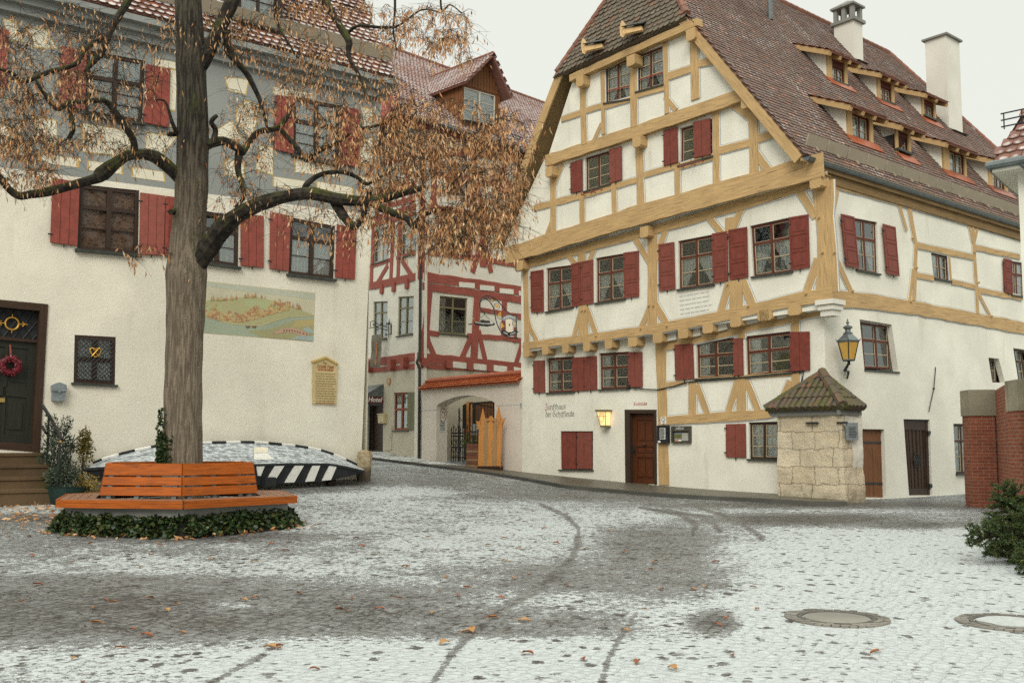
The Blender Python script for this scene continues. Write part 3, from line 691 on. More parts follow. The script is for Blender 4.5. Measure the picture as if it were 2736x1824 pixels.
# ------------------------------------------------------------------ guild house (right)
A1, A2 = R(39.8), R(50.3)
UF = Vector((math.sin(A1), -math.cos(A1), 0)); NF = Vector((-math.cos(A1), -math.sin(A1), 0))
US = Vector((math.sin(A2), math.cos(A2), 0)); NS = Vector((math.cos(A2), -math.sin(A2), 0))
CO = Pl((3.79, 29.4, 0), NF).at((2215, 1325)); CO.z = 0
FG = Pl(CO, NF, UF); SG = Pl(CO, NS, US)
def build_guild():
    H = thing('timber_house', 'tall white gabled guild house with ochre timber framing and dark red shutters', 'house', (CO.x, CO.y, .4))
    o1, o2, o3 = .28, .52, .66
    LW = -11.66
    # --- ground floor front
    gw = [Q(G3, (232, 745), (385, 735), (388, 935), (234, 942)), Q(G3, (522, 718), (694, 708), (694, 914), (524, 922)),
          Q(G3, (1064, 648), (1278, 630), (1284, 850), (1068, 862)), [G3(1340, 624), G4(166, 593), G4(168, 824), G3(1348, 848)],
          [G3(1358, 1103), G4(92, 1098), G4(92, 1312), G3(1362, 1308)], Q(G3, (308, 1152), (490, 1152), (490, 1368), (310, 1366)),
          Q(G3, (668, 1032), (845, 1032), (848, 1450), (672, 1448))]
    wall('wall', H, FG, 0, [(LW, -.4), (0, -.4), (0, 5.3), (LW, 5.3)], gw, M['plaster_white'], .12)
    kw = dict(fw=.06, trans=.60, low=(.5,), depth=.05)
    for i, q in enumerate((Q(G3, (238, 748), (382, 738), (385, 931), (238, 938)), Q(G3, (528, 720), (690, 711), (690, 911), (530, 919)))):
        window(H, FG, 0, q, curt='side', **kw)
    window(H, FG, 0, Q(G3, (1068, 652), (1275, 633), (1280, 848), (1072, 860)), curt='side', **kw)
    window(H, FG, 0, [G3(1343, 626), G4(164, 596), G4(166, 822), G3(1350, 846)], curt='side', **kw)
    window(H, FG, 0, [G3(1362, 1106), G4(90, 1101), G4(90, 1310), G3(1364, 1306)], 'frame_dark', trans=None, low=(.33, .66), curt='full', depth=.05)
    for q in (Q(G3, (162, 760), (224, 757), (227, 937), (163, 940)), Q(G3, (379, 742), (445, 738), (447, 928), (381, 930)), Q(G3, (447.5, 738), (515, 732), (518, 923), (448.5, 928)),
              Q(G3, (691, 712), (770, 710), (772, 907), (692, 908)), Q(G3, (950, 670), (1053, 664), (1060, 862), (955, 868)), Q(G3, (1277, 636), (1331, 633), (1336, 840), (1282, 845)),
              Q(G4, (160, 600), (270, 597), (273, 812), (164, 820)), Q(G3, (1237, 1113), (1347, 1110), (1350, 1300), (1238, 1297))):
        shutter(H, FG, 0, q, fields=0)
    # closed cellar shutters
    for a, b in (((311, 1156), (397, 1156)), ((402, 1156), (487, 1156))):
        shutter(H, FG, -.06, [G3(*a), G3(*b), G3(b[0] + 1, 1364), G3(a[0], 1362)], fields=0, lift=.0)
    W = quad_map(FG, 0, gw[5]); mb = MB()
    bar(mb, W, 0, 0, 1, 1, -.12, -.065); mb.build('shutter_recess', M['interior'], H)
    mb = MB(); bar(mb, W, -.05, -.03, 1.03, .0, -.05, .06, vert=False); mb.build('sill', M['sill'], H)
    # front door
    W = quad_map(FG, 0, gw[6]); mb = MB(); f = .16
    for s0, t0, s1, t1 in ((0, 0, f, 1), (1 - f * .45, 0, 1, 1), (f, .95, 1 - f * .45, 1)): bar(mb, W, s0, t0, s1, t1, -.2, .015)
    dr = mb.build('door', M['frame_dark'], H)
    mb = MB(); bar(mb, W, f, 0, 1 - f * .45, .95, -.24, -.16)
    a, b = f, 1 - f * .45; s = lambda k: a + (b - a) * k
    bar(mb, W, a, 0, s(.16), .93, -.16, -.13); bar(mb, W, s(.84), 0, b, .93, -.16, -.13)
    for t0, t1 in ((0, .07), (.36, .41), (.50, .56), (.86, .93)): bar(mb, W, s(.16), t0, s(.84), t1, -.16, -.132)
    for s0, s1, t0, t1 in ((.2, .48, .59, .84), (.52, .8, .59, .84), (.2, .48, .42, .49), (.52, .8, .42, .49), (.2, .48, .1, .33), (.52, .8, .1, .33)): bar(mb, W, s(s0), t0, s(s1), t1, -.16, -.142)
    mb.build('door_leaf', M['door_brown'], dr, ORG[dr.name])
    mb = MB(); c = W(s(.5), .53, -.10); mb.lathe(c - Vector((0, 0, .045)), [(.001, 0), (.045, .02), (.055, .045), (.045, .07), (.001, .09)], 10); bar(mb, W, s(.02), .40, s(.10), .52, -.13, -.115); bar(mb, W, s(.04), .44, s(.09), .46, -.115, -.06)
    mb.build('handle', M['iron'], dr, ORG[dr.name])
    # --- ground floor timbers on the right part
    ln = MB(); B = lambda px, w, nm, c=G3, th=.022: beam(H, FG, 0, [q if isinstance(q[0], float) and q[0] > 1400 and q[1] > 500 and c is None else c(*q) for q in px], w, nm, th=th, line=ln)
    beam(H, FG, 0, [G3(868, 640), G3(872, 900), G3(886, 1452)], [.60, .50, .56], 'post', th=.022)
    beam(H, FG, 0, [G3(850, 690), G3(1060, 640), G3(1300, 585), G4(60, 545), G4(335, 480)], .30, 'top_plate', th=.020, line=ln)
    beam(H, FG, 0, [G3(1318, 600), G3(1318, 636)], .36, 'post', th=.022, line=ln); beam(H, FG, 0, [G4(185, 512), G4(184, 600)], .36, 'post', th=.022, line=ln)
    beam(H, FG, 0, [G3(1045, 878), G3(1045, 1070)], .40, 'post', th=.022, line=ln); beam(H, FG, 0, [G3(1318, 860), G3(1318, 1048)], .46, 'post', th=.022, line=ln)
    beam(H, FG, 0, [G4(190, 812), G4(184, 960)], .36, 'post', th=.022, line=ln)
    for p in ([G3(1068, 895), G3(1128, 1055)], [G3(1295, 875), G3(1243, 1050)], [G3(1345, 870), G3(1410, 1038)], [G4(158, 872), G4(100, 1000)]): beam(H, FG, 0, p, .34, 'brace', th=.020, line=ln)
    beam(H, FG, 0, [G3(890, 1092), G3(1100, 1080), G3(1463, 1055), G4(90, 1035)], .25, 'sill_beam', th=.022, line=ln); beam(H, FG, 0, [G3(895, 892), G3(1010, 880)], .22, 'rail', th=.02, line=ln)
    beam(H, FG, 0, [G3(1060, 866), G3(1300, 852)], .18, 'rail', th=.02); beam(H, FG, 0, [G3(1310, 852), G4(180, 832)], .18, 'rail', th=.02)
    ln.build('panel_line', [M['line_grey'], M['plaster_white']], H)
    # --- first floor front (jettied)
    fw = [Q(G3, (228, 243), (372, 225), (378, 464), (230, 489)), Q(G3, (504, 187), (666, 160), (670, 416), (506, 439)), Q(G3, (964, 92), (1159, 55), (1166, 336), (968, 363)), [G3(1366, 8), G2(168, 1300), G4(167, 263), G3(1383, 292)]]
    tl = FG.tz(G3(95, 700), o1)[0]
    wall('wall', H, FG, o1, [(tl - .05, 4.75), (.12, 5.0), (.12, 8.7), (tl - .05, 8.55)], fw, M['plaster_white'], .12)
    mb = MB(); P = [FG.T(tl, 4.98, .0), FG.T(.12, 5.2, 0), FG.T(.12, 5.2, o1), FG.T(tl, 4.98, o1)]; mb.prism(P, Vector((0, 0, 1)), -.06, 0); mb.build('jetty_soffit', M['ochre'], H)
    for q in (Q(G3, (232, 246), (372, 228), (376, 461), (233, 486)), Q(G3, (508, 189), (665, 162), (668, 414), (509, 437)), Q(G3, (968, 94), (1158, 57), (1164, 334), (970, 361)), [G3(1370, 10), G2(166, 1304), G4(165, 261), G3(1386, 290)]):
        window(H, FG, o1, q, trans=.64, low=(.5,), curt='tied', fw=.055, depth=.05)
    for q in (Q(G3, (147, 263), (217, 252), (219, 488), (150, 492)), Q(G3, (373, 222), (427, 209), (429, 450), (379, 460)), Q(G3, (429, 208), (495, 196), (497, 440), (431, 450)), Q(G3, (667, 158), (750, 147), (752, 402), (670, 412)),
              Q(G3, (862, 112), (948, 98), (955, 362), (866, 373)), Q(G3, (1160, 52), (1245, 38), (1250, 315), (1167, 328)), Q(G3, (1252, 32), (1355, 14), (1362, 295), (1259, 312)), [G2(168, 1303), G2(283, 1284), G4(272, 240), G4(167, 258)]):
        shutter(H, FG, o1, q, fields=3)
    ln = MB(); b = lambda px, w, nm: beam(H, FG, o1, px, w, nm, line=ln)
    b([G3(100, 678), G3(500, 628), G3(850, 580), G3(1200, 512), G3(1463, 455), G4(150, 425), G4(395, 388)], [.24, .25, .27, .28, .28, .32, .36], 'sill_beam')
    b([G1(60, 1600), G1(600, 1452), G1(1000, 1345), G1(1568, 1180), G2(390, 1065)], .34, 'top_plate')
    b([G3(112, 225), G3(121, 690)], .36, 'post'); b([G3(822, 60), G3(822, 600)], .52, 'post'); b([G3(437, 445), G3(435, 640)], .6, 'post'); b([G3(1292, 310), G3(1288, 520)], .62, 'post')
    b([G3(425, 150), G3(428, 225)], .5, 'post'); b([G3(1262, -40), G3(1258, 50)], .55, 'post')
    b([G2(365, 1090), G2(375, 1300), G4(362, 150), G4(362, 380)], [.95, .70, .70, .92], 'post')
    for p, w in (([G3(118, 500), G3(140, 580), G3(188, 672)], .28), ([G3(425, 462), G3(378, 645)], .3), ([G3(452, 460), G3(515, 635)], .32), ([G3(812, 445), G3(752, 595)], .34), ([G3(838, 445), G3(910, 572)], .38), ([G3(1250, 322), G3(1195, 515)], .38), ([G3(1325, 315), G3(1388, 470)], .4),
                 ([G3(350, 170), G3(392, 220)], .26), ([G3(497, 130), G3(470, 205)], .3), ([G3(725, 80), G3(815, 225)], .3), ([G3(895, 25), G3(832, 215)], .34), ([G1(1205, 1285), G1(1300, 1400)], .3), ([G1(1420, 1235), G1(1365, 1360)], .34),
                 ([G2(215, 1130), G2(320, 1300)], .34), ([G4(312, 190), G4(245, 385)], .36), ([G3(120, 240), G3(175, 150)], .26)): b(p, w, 'brace')
    ln.build('panel_line', [M['line_grey'], M['plaster_white']], H)
    for x, y in ((117, 715), (222, 702), (334, 692), (453, 681), (575, 667), (710, 654), (850, 633), (992, 607), (1130, 577), (1285, 541), (1440, 505)): corbel(H, FG, 0, G3(x, y), .36 if x > 700 else .30, .28, .34)
    for x, y in ((20, 502), (180, 472)): corbel(H, FG, 0, G4(x, y), .38, .30, .34)
    for p, q in (((890, 625), (955, 612)), ((1035, 600), (1090, 588)), ((1170, 570), (1238, 553)), ((1335, 530), (1410, 512))):
        mb = MB(); a, c = FG.at(G3(*p), .1), FG.at(G3(*q), .1); mb.prism([a - Vector((0, 0, .15)), c - Vector((0, 0, .15)), c + Vector((0, 0, .13)), a + Vector((0, 0, .13))], NF, -.09, .02); mb.build('infill', M['chimney'], H)
    for p, q in (((63, 500), (135, 485)), ((230, 465), (330, 445))):
        mb = MB(); a, c = FG.at(G4(*p), .1), FG.at(G4(*q), .1); mb.prism([a - Vector((0, 0, .15)), c - Vector((0, 0, .15)), c + Vector((0, 0, .13)), a + Vector((0, 0, .13))], NF, -.09, .02); mb.build('infill', M['chimney'], H)
    mb = MB(); c = FG.at(G4(382, 468), .12); z = Vector((0, 0, 1))                                # carved stone bracket under the corner
    for k, (w, h) in enumerate(((.5, .12), (.42, .12), (.34, .16))): mb.box(c + z * (.14 - .13 * k), UF * w / 2, NF * (.28 - .05 * k), z * h / 2)
    mb.build('stone_bracket', M['chimney'], H)
    # --- gable
    def gp(q, o=o2): return FG.tz(q, o)
    LB_, RB_ = gp(G1(-40, 1540)), gp(G2(345, 985)); LT, RT = gp(G1(392, 440)), gp(G1(1138, 110))
    ml = gp(G1(225, 985)); mr_ = gp(G2(-70, 545))
    gl = [Q(G1, (478, 943), (630, 898), (634, 1102), (478, 1148)), Q(G1, (1046, 768), (1238, 711), (1244, 937), (1044, 992))]
    zb = 7.95
    wall('wall', H, FG, o2, [(LB_[0] + .1, zb), (RB_[0] - .1, zb + .3), (RB_[0] - .15, RB_[1] + .1), (mr_[0] - .05, 11.1), (ml[0] + .1, 11.0), (LB_[0] + .2, LB_[1] + .25)], gl, M['plaster_white'], .1)
    g2 = [Q(G1, (596, 398), (747, 345), (748, 595), (597, 622)), Q(G1, (788, 330), (947, 270), (947, 510), (788, 555))]
    tl3, tr3 = gp(G1(392, 440), o3), gp(G1(1138, 110), o3); bl3, br3 = gp(G1(230, 985), o3), gp(G1(1485, 570), o3)
    wall('wall', H, FG, o3, [(bl3[0] + .1, bl3[1]), (br3[0] - .1, br3[1]), (tr3[0] - .30, tr3[1] + .02), (tl3[0] + .25, tl3[1] + .02)], g2, M['plaster_white'], .1)
    window(H, FG, o2, Q(G1, (480, 945), (628, 900), (632, 1100), (480, 1145)), trans=None, low=(.33, .66), curt='blind', depth=.06)
    window(H, FG, o2, Q(G1, (1048, 770), (1238, 713), (1242, 935), (1046, 990)), trans=None, low=(.33, .66), curt='blind', depth=.06)
    for q in (Q(G1, (398, 978), (468, 955), (470, 1145), (400, 1160)), Q(G1, (629, 898), (703, 878), (706, 1078), (633, 1100)), Q(G1, (955, 785), (1037, 762), (1042, 975), (957, 997)), Q(G1, (1132, 735), (1235, 710), (1240, 928), (1137, 950))):
        shutter(H, FG, o2, q, fields=0, lift=.045)
    for q in (Q(G1, (598, 400), (745, 348), (746, 593), (599, 618)), Q(G1, (790, 333), (945, 273), (945, 507), (790, 550))):
        window(H, FG, o3, q, trans=None, low=(.36, .68), curt='tall', depth=.05, rail=True)
    ln = MB(); b = lambda px, w, nm, c=G1: beam(H, FG, o2, [c(*q) for q in px], w, nm, line=ln)
    beam(H, FG, o2, [G1(0, 1532), G1(800, 1285), G1(1568, 1075), G2(360, 985)], [.56, .58, .60, .60], 'sill_beam', th=.06)
    beam(H, FG, o2, [G1(240, 963), G1(740, 800), G1(1452, 555)], .36, 'sill_beam', th=.16)
    for p, w in (([(285, 1010), (285, 1420)], .38), ([(458, 1160), (460, 1345)], .30), ([(648, 1090), (654, 1290)], .26), ([(800, 820), (810, 1245)], .40), ([(1030, 995), (1032, 1180)], .28), ([(1258, 670), (1264, 1105)], .32), ([(1478, 590), (1490, 1055)], .42)): b(p, w, 'post')
    for p, w in (([(170, 1245), (470, 1165)], .34), ([(455, 1172), (795, 1075)], .28), ([(830, 1048), (1045, 985)], .26), ([(1035, 1000), (1260, 935)], .28), ([(1268, 905), (1470, 852)], .34), ([(1495, 835), (1568, 815), (1640, 790)], .36)): b(p, w, 'rail')
    for p, w in (([(342, 985), (288, 1125)], .22), ([(275, 1330), (215, 1490)], .26), ([(1365, 625), (1465, 705)], .28), ([(1500, 925), (1590, 1045)], .34)): b(p, w, 'brace')
    ln.build('panel_line', [M['line_grey'], M['plaster_white']], H)
    ln = MB(); b = lambda px, w, nm, c=G1: beam(H, FG, o3, [c(*q) for q in px], w, nm, line=ln)
    beam(H, FG, o3, [G1(385, 468), G1(1150, 130)], .26, 'top_plate', th=.20)
    for p, w in (([(462, 490), (472, 865)], .36), ([(582, 430), (588, 805)], .24), ([(766, 350), (770, 760)], .38), ([(957, 262), (968, 680)], .24), ([(1130, 200), (1138, 595)], .42)): b(p, w, 'post')
    for p, w in (([(335, 715), (462, 672)], .3), ([(475, 665), (590, 630)], .3), ([(592, 640), (765, 590)], .24), ([(772, 575), (960, 525)], .24), ([(968, 460), (1130, 405)], .34), ([(1145, 385), (1296, 352)], .34)): b(p, w, 'rail')
    for p, w in (([(578, 740), (522, 860)], .24), ([(955, 575), (1022, 660)], .22)): b(p, w, 'brace')
    ln.build('panel_line', [M['line_grey'], M['plaster_white']], H)
    for q, o in ((G1(260, 1028), o2), (G1(785, 848), o2), (G1(1440, 610), o2), (G1(445, 487), o3), (G1(750, 362), o3), (G1(1108, 208), o3), (G1(830, 1388), o1), (G3(80, 228), o1), (G2(318, 1088), o1)):
        corbel(H, FG, o, q, .32, .32, .30)
    for q in (G1(483, 1170), G1(545, 1152), G1(1070, 1003), G1(1140, 985)):                       # little red flower-box brackets
        mb = MB(); c = FG.at(q, o2 + .02); z = Vector((0, 0, 1)); mb.tube([c, c + NF * .2 - z * .02, c + NF * .2 + UF * .28, c + UF * .28 + z * .04], .014, 5); mb.tube([c + NF * .2, c + NF * .2 + z * .1], .014, 5); mb.build('bracket', M['shutter_bright'], H)
    mb = MB(); a, b_, c, d = FG.T(LB_[0] + .1, zb + .02, o1 - .1), FG.T(RB_[0] + .1, zb + .35, o1 - .1), FG.T(RB_[0] + .1, zb + .35, o2), FG.T(LB_[0] + .1, zb + .02, o2)
    mb.prism([a, b_, c, d], Vector((0, 0, 1)), -.03, 0); mb.build('jetty_soffit', M['soffit'], H)
    # --- side wall
    sw = [Q(G2, (533, 1300), (690, 1330)) + [G4(652, 277), G4(524, 252)], Q(G4, (943, 150), (1043, 175), (1048, 317), (958, 300)), Q(G4, (1380, 200), (1470, 215), (1475, 405), (1385, 392)),
          Q(G4, (545, 528), (724, 558), (762, 822), (572, 808)), Q(G4, (1264, 741), (1322, 748), (1358, 882), (1286, 880)), Q(G4, (1402, 688), (1490, 700), (1520, 885), (1432, 875)),
          Q(G4, (553, 1140), (683, 1142), (695, 1524), (566, 1521)), Q(G4, (790, 1085), (937, 1088), (950, 1510), (821, 1511)), Q(G4, (1068, 1110), (1185, 1112), (1192, 1390), (1083, 1390))]
    wall('wall', H, SG, 0, [(-o1, 5.1), (0, 5.1), (0, -.4), (24, -.4), (24, 8.8), (-o1, 8.8)], sw, M['plaster_white'], .16)
    window(H, SG, 0, Q(G2, (537, 1303), (687, 1330)) + [G4(649, 275), G4(527, 251)], trans=.64, curt='tied', depth=.05)
    window(H, SG, 0, Q(G4, (946, 152), (1041, 177), (1046, 315), (961, 299)), trans=None, low=(.5,), curt='tall', depth=.05, fw=.05)
    window(H, SG, 0, Q(G4, (1383, 202), (1468, 217), (1473, 403), (1388, 391)), trans=.64, curt='tall', depth=.05)
    window(H, SG, 0, Q(G4, (549, 543), (705, 568), (714, 806), (571, 801)), trans=.62, curt=None, hd=.17, sill=False)
    W = quad_map(SG, 0, sw[3]); mb = MB(); bar(mb, W, -.01, -.03, 1.01, .0, -.17, .04, vert=False); mb.build('sill', M['sill'], H)
    window(H, SG, 0, Q(G4, (1266, 747), (1305, 752), (1310, 880), (1284, 880)), 'frame_dark', trans=None, cols=0, low=(.5,), curt=None, hd=.17, sill=False)
    window(H, SG, 0, Q(G4, (1404, 692), (1480, 702), (1500, 880), (1434, 875)), 'frame_dark', trans=.62, curt=None, hd=.17, sill=False)
    window(H, SG, 0, Q(G4, (1070, 1114), (1182, 1114), (1188, 1388), (1085, 1388)), 'frame_dark', trans=.66, curt='cafe', low=(.5,), depth=.1)
    for q in (Q(G2, (457, 1283), (535, 1301)) + [G4(527, 245), G4(456, 232)], Q(G2, (707, 1342), (782, 1362)) + [G4(752, 291), G4(684, 276)]): shutter(H, SG, 0, q, fields=3, lift=.06)
    shutter(H, SG, 0, Q(G4, (1337, 190), (1383, 200), (1387, 390), (1345, 378)), fields=3, lift=.05)
    ln = MB(); b = lambda px, w, nm: beam(H, SG, 0, px, w, nm, line=ln)
    b([G4(396, 408), G4(630, 432), G4(870, 468), G4(1463, 578), G4(1700, 622)], [.40, .40, .37, .37, .36], 'sill_beam')
    b([G2(390, 1085), G2(880, 1215), G2(1530, 1405)], .34, 'top_plate')
    b([G2(402, 1090), G2(400, 1300), G4(402, 150), G4(410, 400)], [.62, .46, .46, .62], 'post')
    b([G2(882, 1235), G4(860, 110), G4(850, 425)], .26, 'post'); b([G2(1262, 1340), G4(1190, 200), G4(1206, 500)], .24, 'post')
    for p, w in (([G2(455, 1140), G2(415, 1320)], .24), ([G4(420, 200), G4(500, 375)], .3), ([G2(818, 1210), G2(868, 1380)], .22), ([G4(845, 250), G4(825, 425)], .2), ([G2(1238, 1330), G2(1262, 1450)], .18), ([G2(1292, 1360), G2(1268, 1470)], .2), ([G4(1210, 380), G4(1278, 515)], .22)): b(p, w, 'brace')
    for p, w in (([G4(855, 112), G4(1180, 182)], .28), ([G4(1195, 128), G4(1440, 180)], .28), ([G4(865, 282), G4(960, 300)], .26), ([G4(1060, 318), G4(1195, 348)], .24), ([G4(1212, 365), G4(1450, 412)], .26), ([G4(1046, 175), G4(1056, 320)], .14)): b(p, w, 'rail')
    ln.build('panel_line', [M['line_grey'], M['plaster_white']], H)
    def plank_door(q, mat, d, label=None):
        W = quad_map(SG, 0, q); mb = MB(); k = 5
        bar(mb, W, 0, 0, 1, 1, -d - .06, -d - .012)
        for i in range(k): bar(mb, W, i / k + .008, .0, (i + 1) / k - .008, .97, -d - .012, -d + .004 * (i % 2))
        o = mb.build('door', mat, H); return o, W
    o, W = plank_door(sw[6], M['door_orange'], .10); mb = MB()
    for t in (.19, .79): bar(mb, W, .02, t, .98, t + .03, -.10, -.085)
    mb.build('hinge', M['iron'], o, ORG[o.name])
    o, W = plank_door(sw[7], M['dark_wood'], .10); mb = MB()
    bar(mb, W, 0, 0, .09, 1, -.10, -.06); bar(mb, W, .91, 0, 1, 1, -.10, -.06); bar(mb, W, .09, .86, .91, .99, -.10, -.07); bar(mb, W, .09, .0, .91, .09, -.10, -.07)
    for i in range(6): bar(mb, W, .14 + i * .14, .09, .155 + i * .14, .86, -.095, -.08)
    mb.build('door_frame', M['frame_dark'], o, ORG[o.name])
    mb = MB(); c = W(.52, .46, -.07); z = Vector((0, 0, 1))
    for rr in (.10, .17): mb.tube([c + (US * math.cos(a) + z * math.sin(a)) * rr for a in np.linspace(0, 2 * math.pi, 17)], .012, 5)
    for a in np.linspace(0, math.pi, 7)[:-1]: mb.tube([c + (US * math.cos(a) + z * math.sin(a)) * .21, c - (US * math.cos(a) + z * math.sin(a)) * .21], .009, 4)
    for t in (.1, .8): bar(mb, W, .93, t, 1.03, t + .05, -.06, .0)
    mb.build('rosette', M['iron'], o, ORG[o.name])
    mb = MB(); pts = [SG.at(G4(970, 795), .03), SG.at(G4(960, 915), .03), SG.at(G4(932, 1042), .03)]; mb.tube(pts, .014, 5); mb.lathe(pts[1] - z * .03, [(.001, 0), (.035, .02), (.035, .04), (.001, .06)], 8); mb.build('wall_anchor', M['iron'], H)
    for pl, off, qs in ((SG, 0, [G4(240, 100), G4(838, 75), G4(858, 242), G4(500, 372), G4(1182, 155), G4(1203, 325), G4(1276, 512), G4(826, 430)]), (FG, o1, [G4(342, 155), G4(408, 155), G4(250, 385), G2(345, 1302), G3(806, 452), G3(830, 452), G3(760, 580), G3(905, 565), G3(430, 480), G3(448, 478), G3(510, 620), G3(1245, 335), G3(1360, 455)])):
        for q in qs:
            if pl is SG and q[0] < 2200: continue
            mb = MB(); c = pl.at(q, off + .03); mb.tube([c, c + pl.n * .07], [.035, .028], 6); mb.build('peg', M['ochre'], H)
    # --- closed rear and left walls
    LE = FG.T(LW, 0, 0); mb = MB(); z0, z1 = Vector((0, 0, -.3)), Vector((0, 0, 8.4))
    for a, b_ in ((LE, LE + US * 20), (LE + US * 20, CO + US * 24)): mb.poly([a + z0, b_ + z0, b_ + z1, a + z1])
    mb.build('wall', M['plaster_white'], H)
    # --- roof
    Pb = FG.at(G2(335, 965), .4); Pt = FG.at(G1(1145, 110), .4); N = US.cross(Pt - Pb).normalized(); N = N if N.z > 0 else -N
    RP = Pl(Pb, N, US); V = N.cross(US).normalized(); V = V if V.z > 0 else -V
    O = Pb - US * .42 + V * ((8.80 - Pb.z) / V.z)
    uv = lambda p: ((p - O).dot(US), (p - O).dot(V))
    vR = (17.68 - O.z) / V.z
    vT = uv(Pt)[1] + .12
    hd = RP.at((1834, 0)) - RP.at((1857, 45)); ta = uv(RP.at((1834, 0))); tb = uv(RP.at((1857, 45)))
    uR = max(.6, (ta[0] - tb[0]) / (ta[1] - tb[1]) * (vR - vT)); uR = min(uR, 2.2)
    uE = uv(RP.at((2364, 132)))[0]; uF = 19.3
    poly = [(0, 0), (uF, 0), (uE, vR), (uR, vR), (0, vT)]
    # dormers: measured faces
    low = [([(495, 640), (655, 690), (660, 890), (512, 812)], [(533, 675), (635, 712), (641, 880), (537, 850)]), ([(760, 775), (880, 822), (885, 932), (778, 880)], [(797, 802), (866, 832), (873, 920), (800, 890)]),
           ([(1078, 862), (1215, 907), (1218, 1083), (1097, 1030)], [(1115, 897), (1202, 927), (1209, 1075), (1120, 1040)]), ([(1335, 955), (1452, 988), (1466, 1167), (1360, 1115)], [(1370, 987), (1442, 1012), (1449, 1157), (1375, 1125)])]
    upp = [([(383, 365), (500, 410), (507, 532), (398, 475)], [(414, 392), (486, 420), (494, 515), (415, 482)]), ([(672, 490), (780, 522), (788, 637), (690, 590)], [(703, 512), (768, 540), (776, 625), (705, 600)]), ([(928, 590), (1030, 632), (1036, 732), (945, 685)], [(960, 616), (1021, 642), (1027, 720), (961, 690)])]
    holes = []; dorm = []
    for row, (fac, dep) in enumerate([(f, 0) for f in (low,)] + [(f, 1) for f in (upp,)]):
        z0 = sum(RP.at(G2(*f[0][3])).z for f in fac) / len(fac)
        for face, win in fac:
            p = RP.at(G2(*face[3])); p = p + V * ((z0 - p.z) / V.z); P = Pl((p.x, p.y, 0), NS, US)
            t0 = 0; t1 = P.tz(G2(*face[2]))[0]; zt = P.tz(G2(*face[0]))[1]; hgt = max(.8, zt - z0); dorm.append((P, p, t1, z0, hgt, win))
            u0, v0 = uv(p); run = hgt / (V.z / math.hypot(V.x, V.y)) / (V.z) * 1.0
            holes.append([(u0 + .05, v0 + .02), (u0 + t1 - .05, v0 + .02), (u0 + t1 - .05, v0 + hgt / V.z * .9), (u0 + .05, v0 + hgt / V.z * .9)])
    rf = roof('roof', H, O, US, V, poly, M['tile_guild'], w=.175, h=.155, holes=holes, lift=.032)
    # left slope, mirrored about the ridge
    Vl = V - UF * 2 * V.dot(UF); Lb = FG.at(G1(-54, 1537), .4); OL = Lb - US * .42 + Vl * ((8.45 - Lb.z) / Vl.z)
    RA = O + US * uR + V * vR; RE = O + US * uE + V * vR
    TL = FG.at(G1(372, 436), .4) - US * .42
    mb = MB(); Nl = US.cross(Vl); Nl = Nl if Nl.z > 0 else -Nl
    mb.prism([OL, OL + US * 20, RE, RA, TL], Nl, -.14, 0); mb.build('roof', M['tile_guild'], H)
    # far hip
    Nf = (O + US * uF - RE).cross(OL + US * 20 - RE).normalized(); Nf = Nf if Nf.z > 0 else -Nf; mb = MB(); mb.prism([O + US * uF, OL + US * 20, RE], Nf, -.12, 0); mb.build('roof', M['tile_guild'], H)
    # half hip above the gable
    TR = O + V * vT; e0, e1 = TL, TR; Uh = (e1 - e0).normalized(); Nh = Uh.cross(RA - e0).normalized(); Nh = Nh if Nh.z > 0 else -Nh; Vh = Nh.cross(Uh).normalized(); Vh = Vh if Vh.z > 0 else -Vh
    k0 = e0 - Vh * .28; la = (e1 - e0).length; ap = ((RA - k0).dot(Uh), (RA - k0).dot(Vh))
    roof('roof', H, k0, Uh, Vh, [(-.12, 0), (la + .12, 0), (ap[0] + .05, ap[1]), (ap[0] - .05, ap[1])], M['tile_hip'], w=.20, h=.20, lift=.045, rnd=.012, rs=1.5)
    ridge_tiles(H, TR - V * .1, RA, .11); ridge_tiles(H, TL - Vh * .1, RA, .10); ridge_tiles(H, RA, RE, .11); ridge_tiles(H, O + US * uF, RE, .11)
    # two wooden hatches in the half hip
    for q0, q1, q2 in ((G1(505, 240), G1(520, 320), G1(605, 320)), (G1(740, 135), G1(750, 220), G1(860, 228))):
        HP = Pl(k0, Nh); a = HP.at(q1, .1); c = HP.at(q2, .1); mb = MB(); t = HP.at(q0, .1)
        x = (a - Uh * .0); up = (t - a); nn = (NF - Vector((0, 0, .1))).normalized()
        o_ = a; mb.uvf = lambda p: ((p - o_).z, (p - o_).dot(Uh))
        mb.prism([a - Uh * .11, a - Vector((0, 0, .08)), a + Uh * .11, a + Uh * .10 + up * .6, a + up * 1.0, a - Uh * .10 + up * .6], nn, .25, .32)
        mb.prism([a + Uh * .02 + nn * .3, a + Uh * .50 + nn * .04, a + Uh * .50 + nn * .04 + up * .3, a + Uh * .02 + nn * .3 + up * .4], Nh, -.05, .03)
        mb.build('hatch', M['ochre'], H)
        mb = MB(); mb.prism([a + Uh * .05 + nn * .34 + up * .4, a + Uh * .58 + nn * .1 + up * .3, a + Uh * .58 - nn * .2 + up * .6, a + Uh * .05 - nn * .1 + up * .75], Nh, .05, .09); mb.build('hatch_cover', M['sill'], H)
    # verge boards
    mb = MB()
    for a, c in ((O + V * .02, O + V * (vT + .05)),):
        for k in range(6):
            pass
        mb.beam([a - N * .19, c - N * .19], (-US), .26, 0.0, .05)
    mb.build('verge_board', M['ochre'], H)
    mb = MB(); mb.beam([OL - Nl * .2, TL - Nl * .2], (-US), .32, 0, .05); mb.build('verge_board', M['ochre'], H)
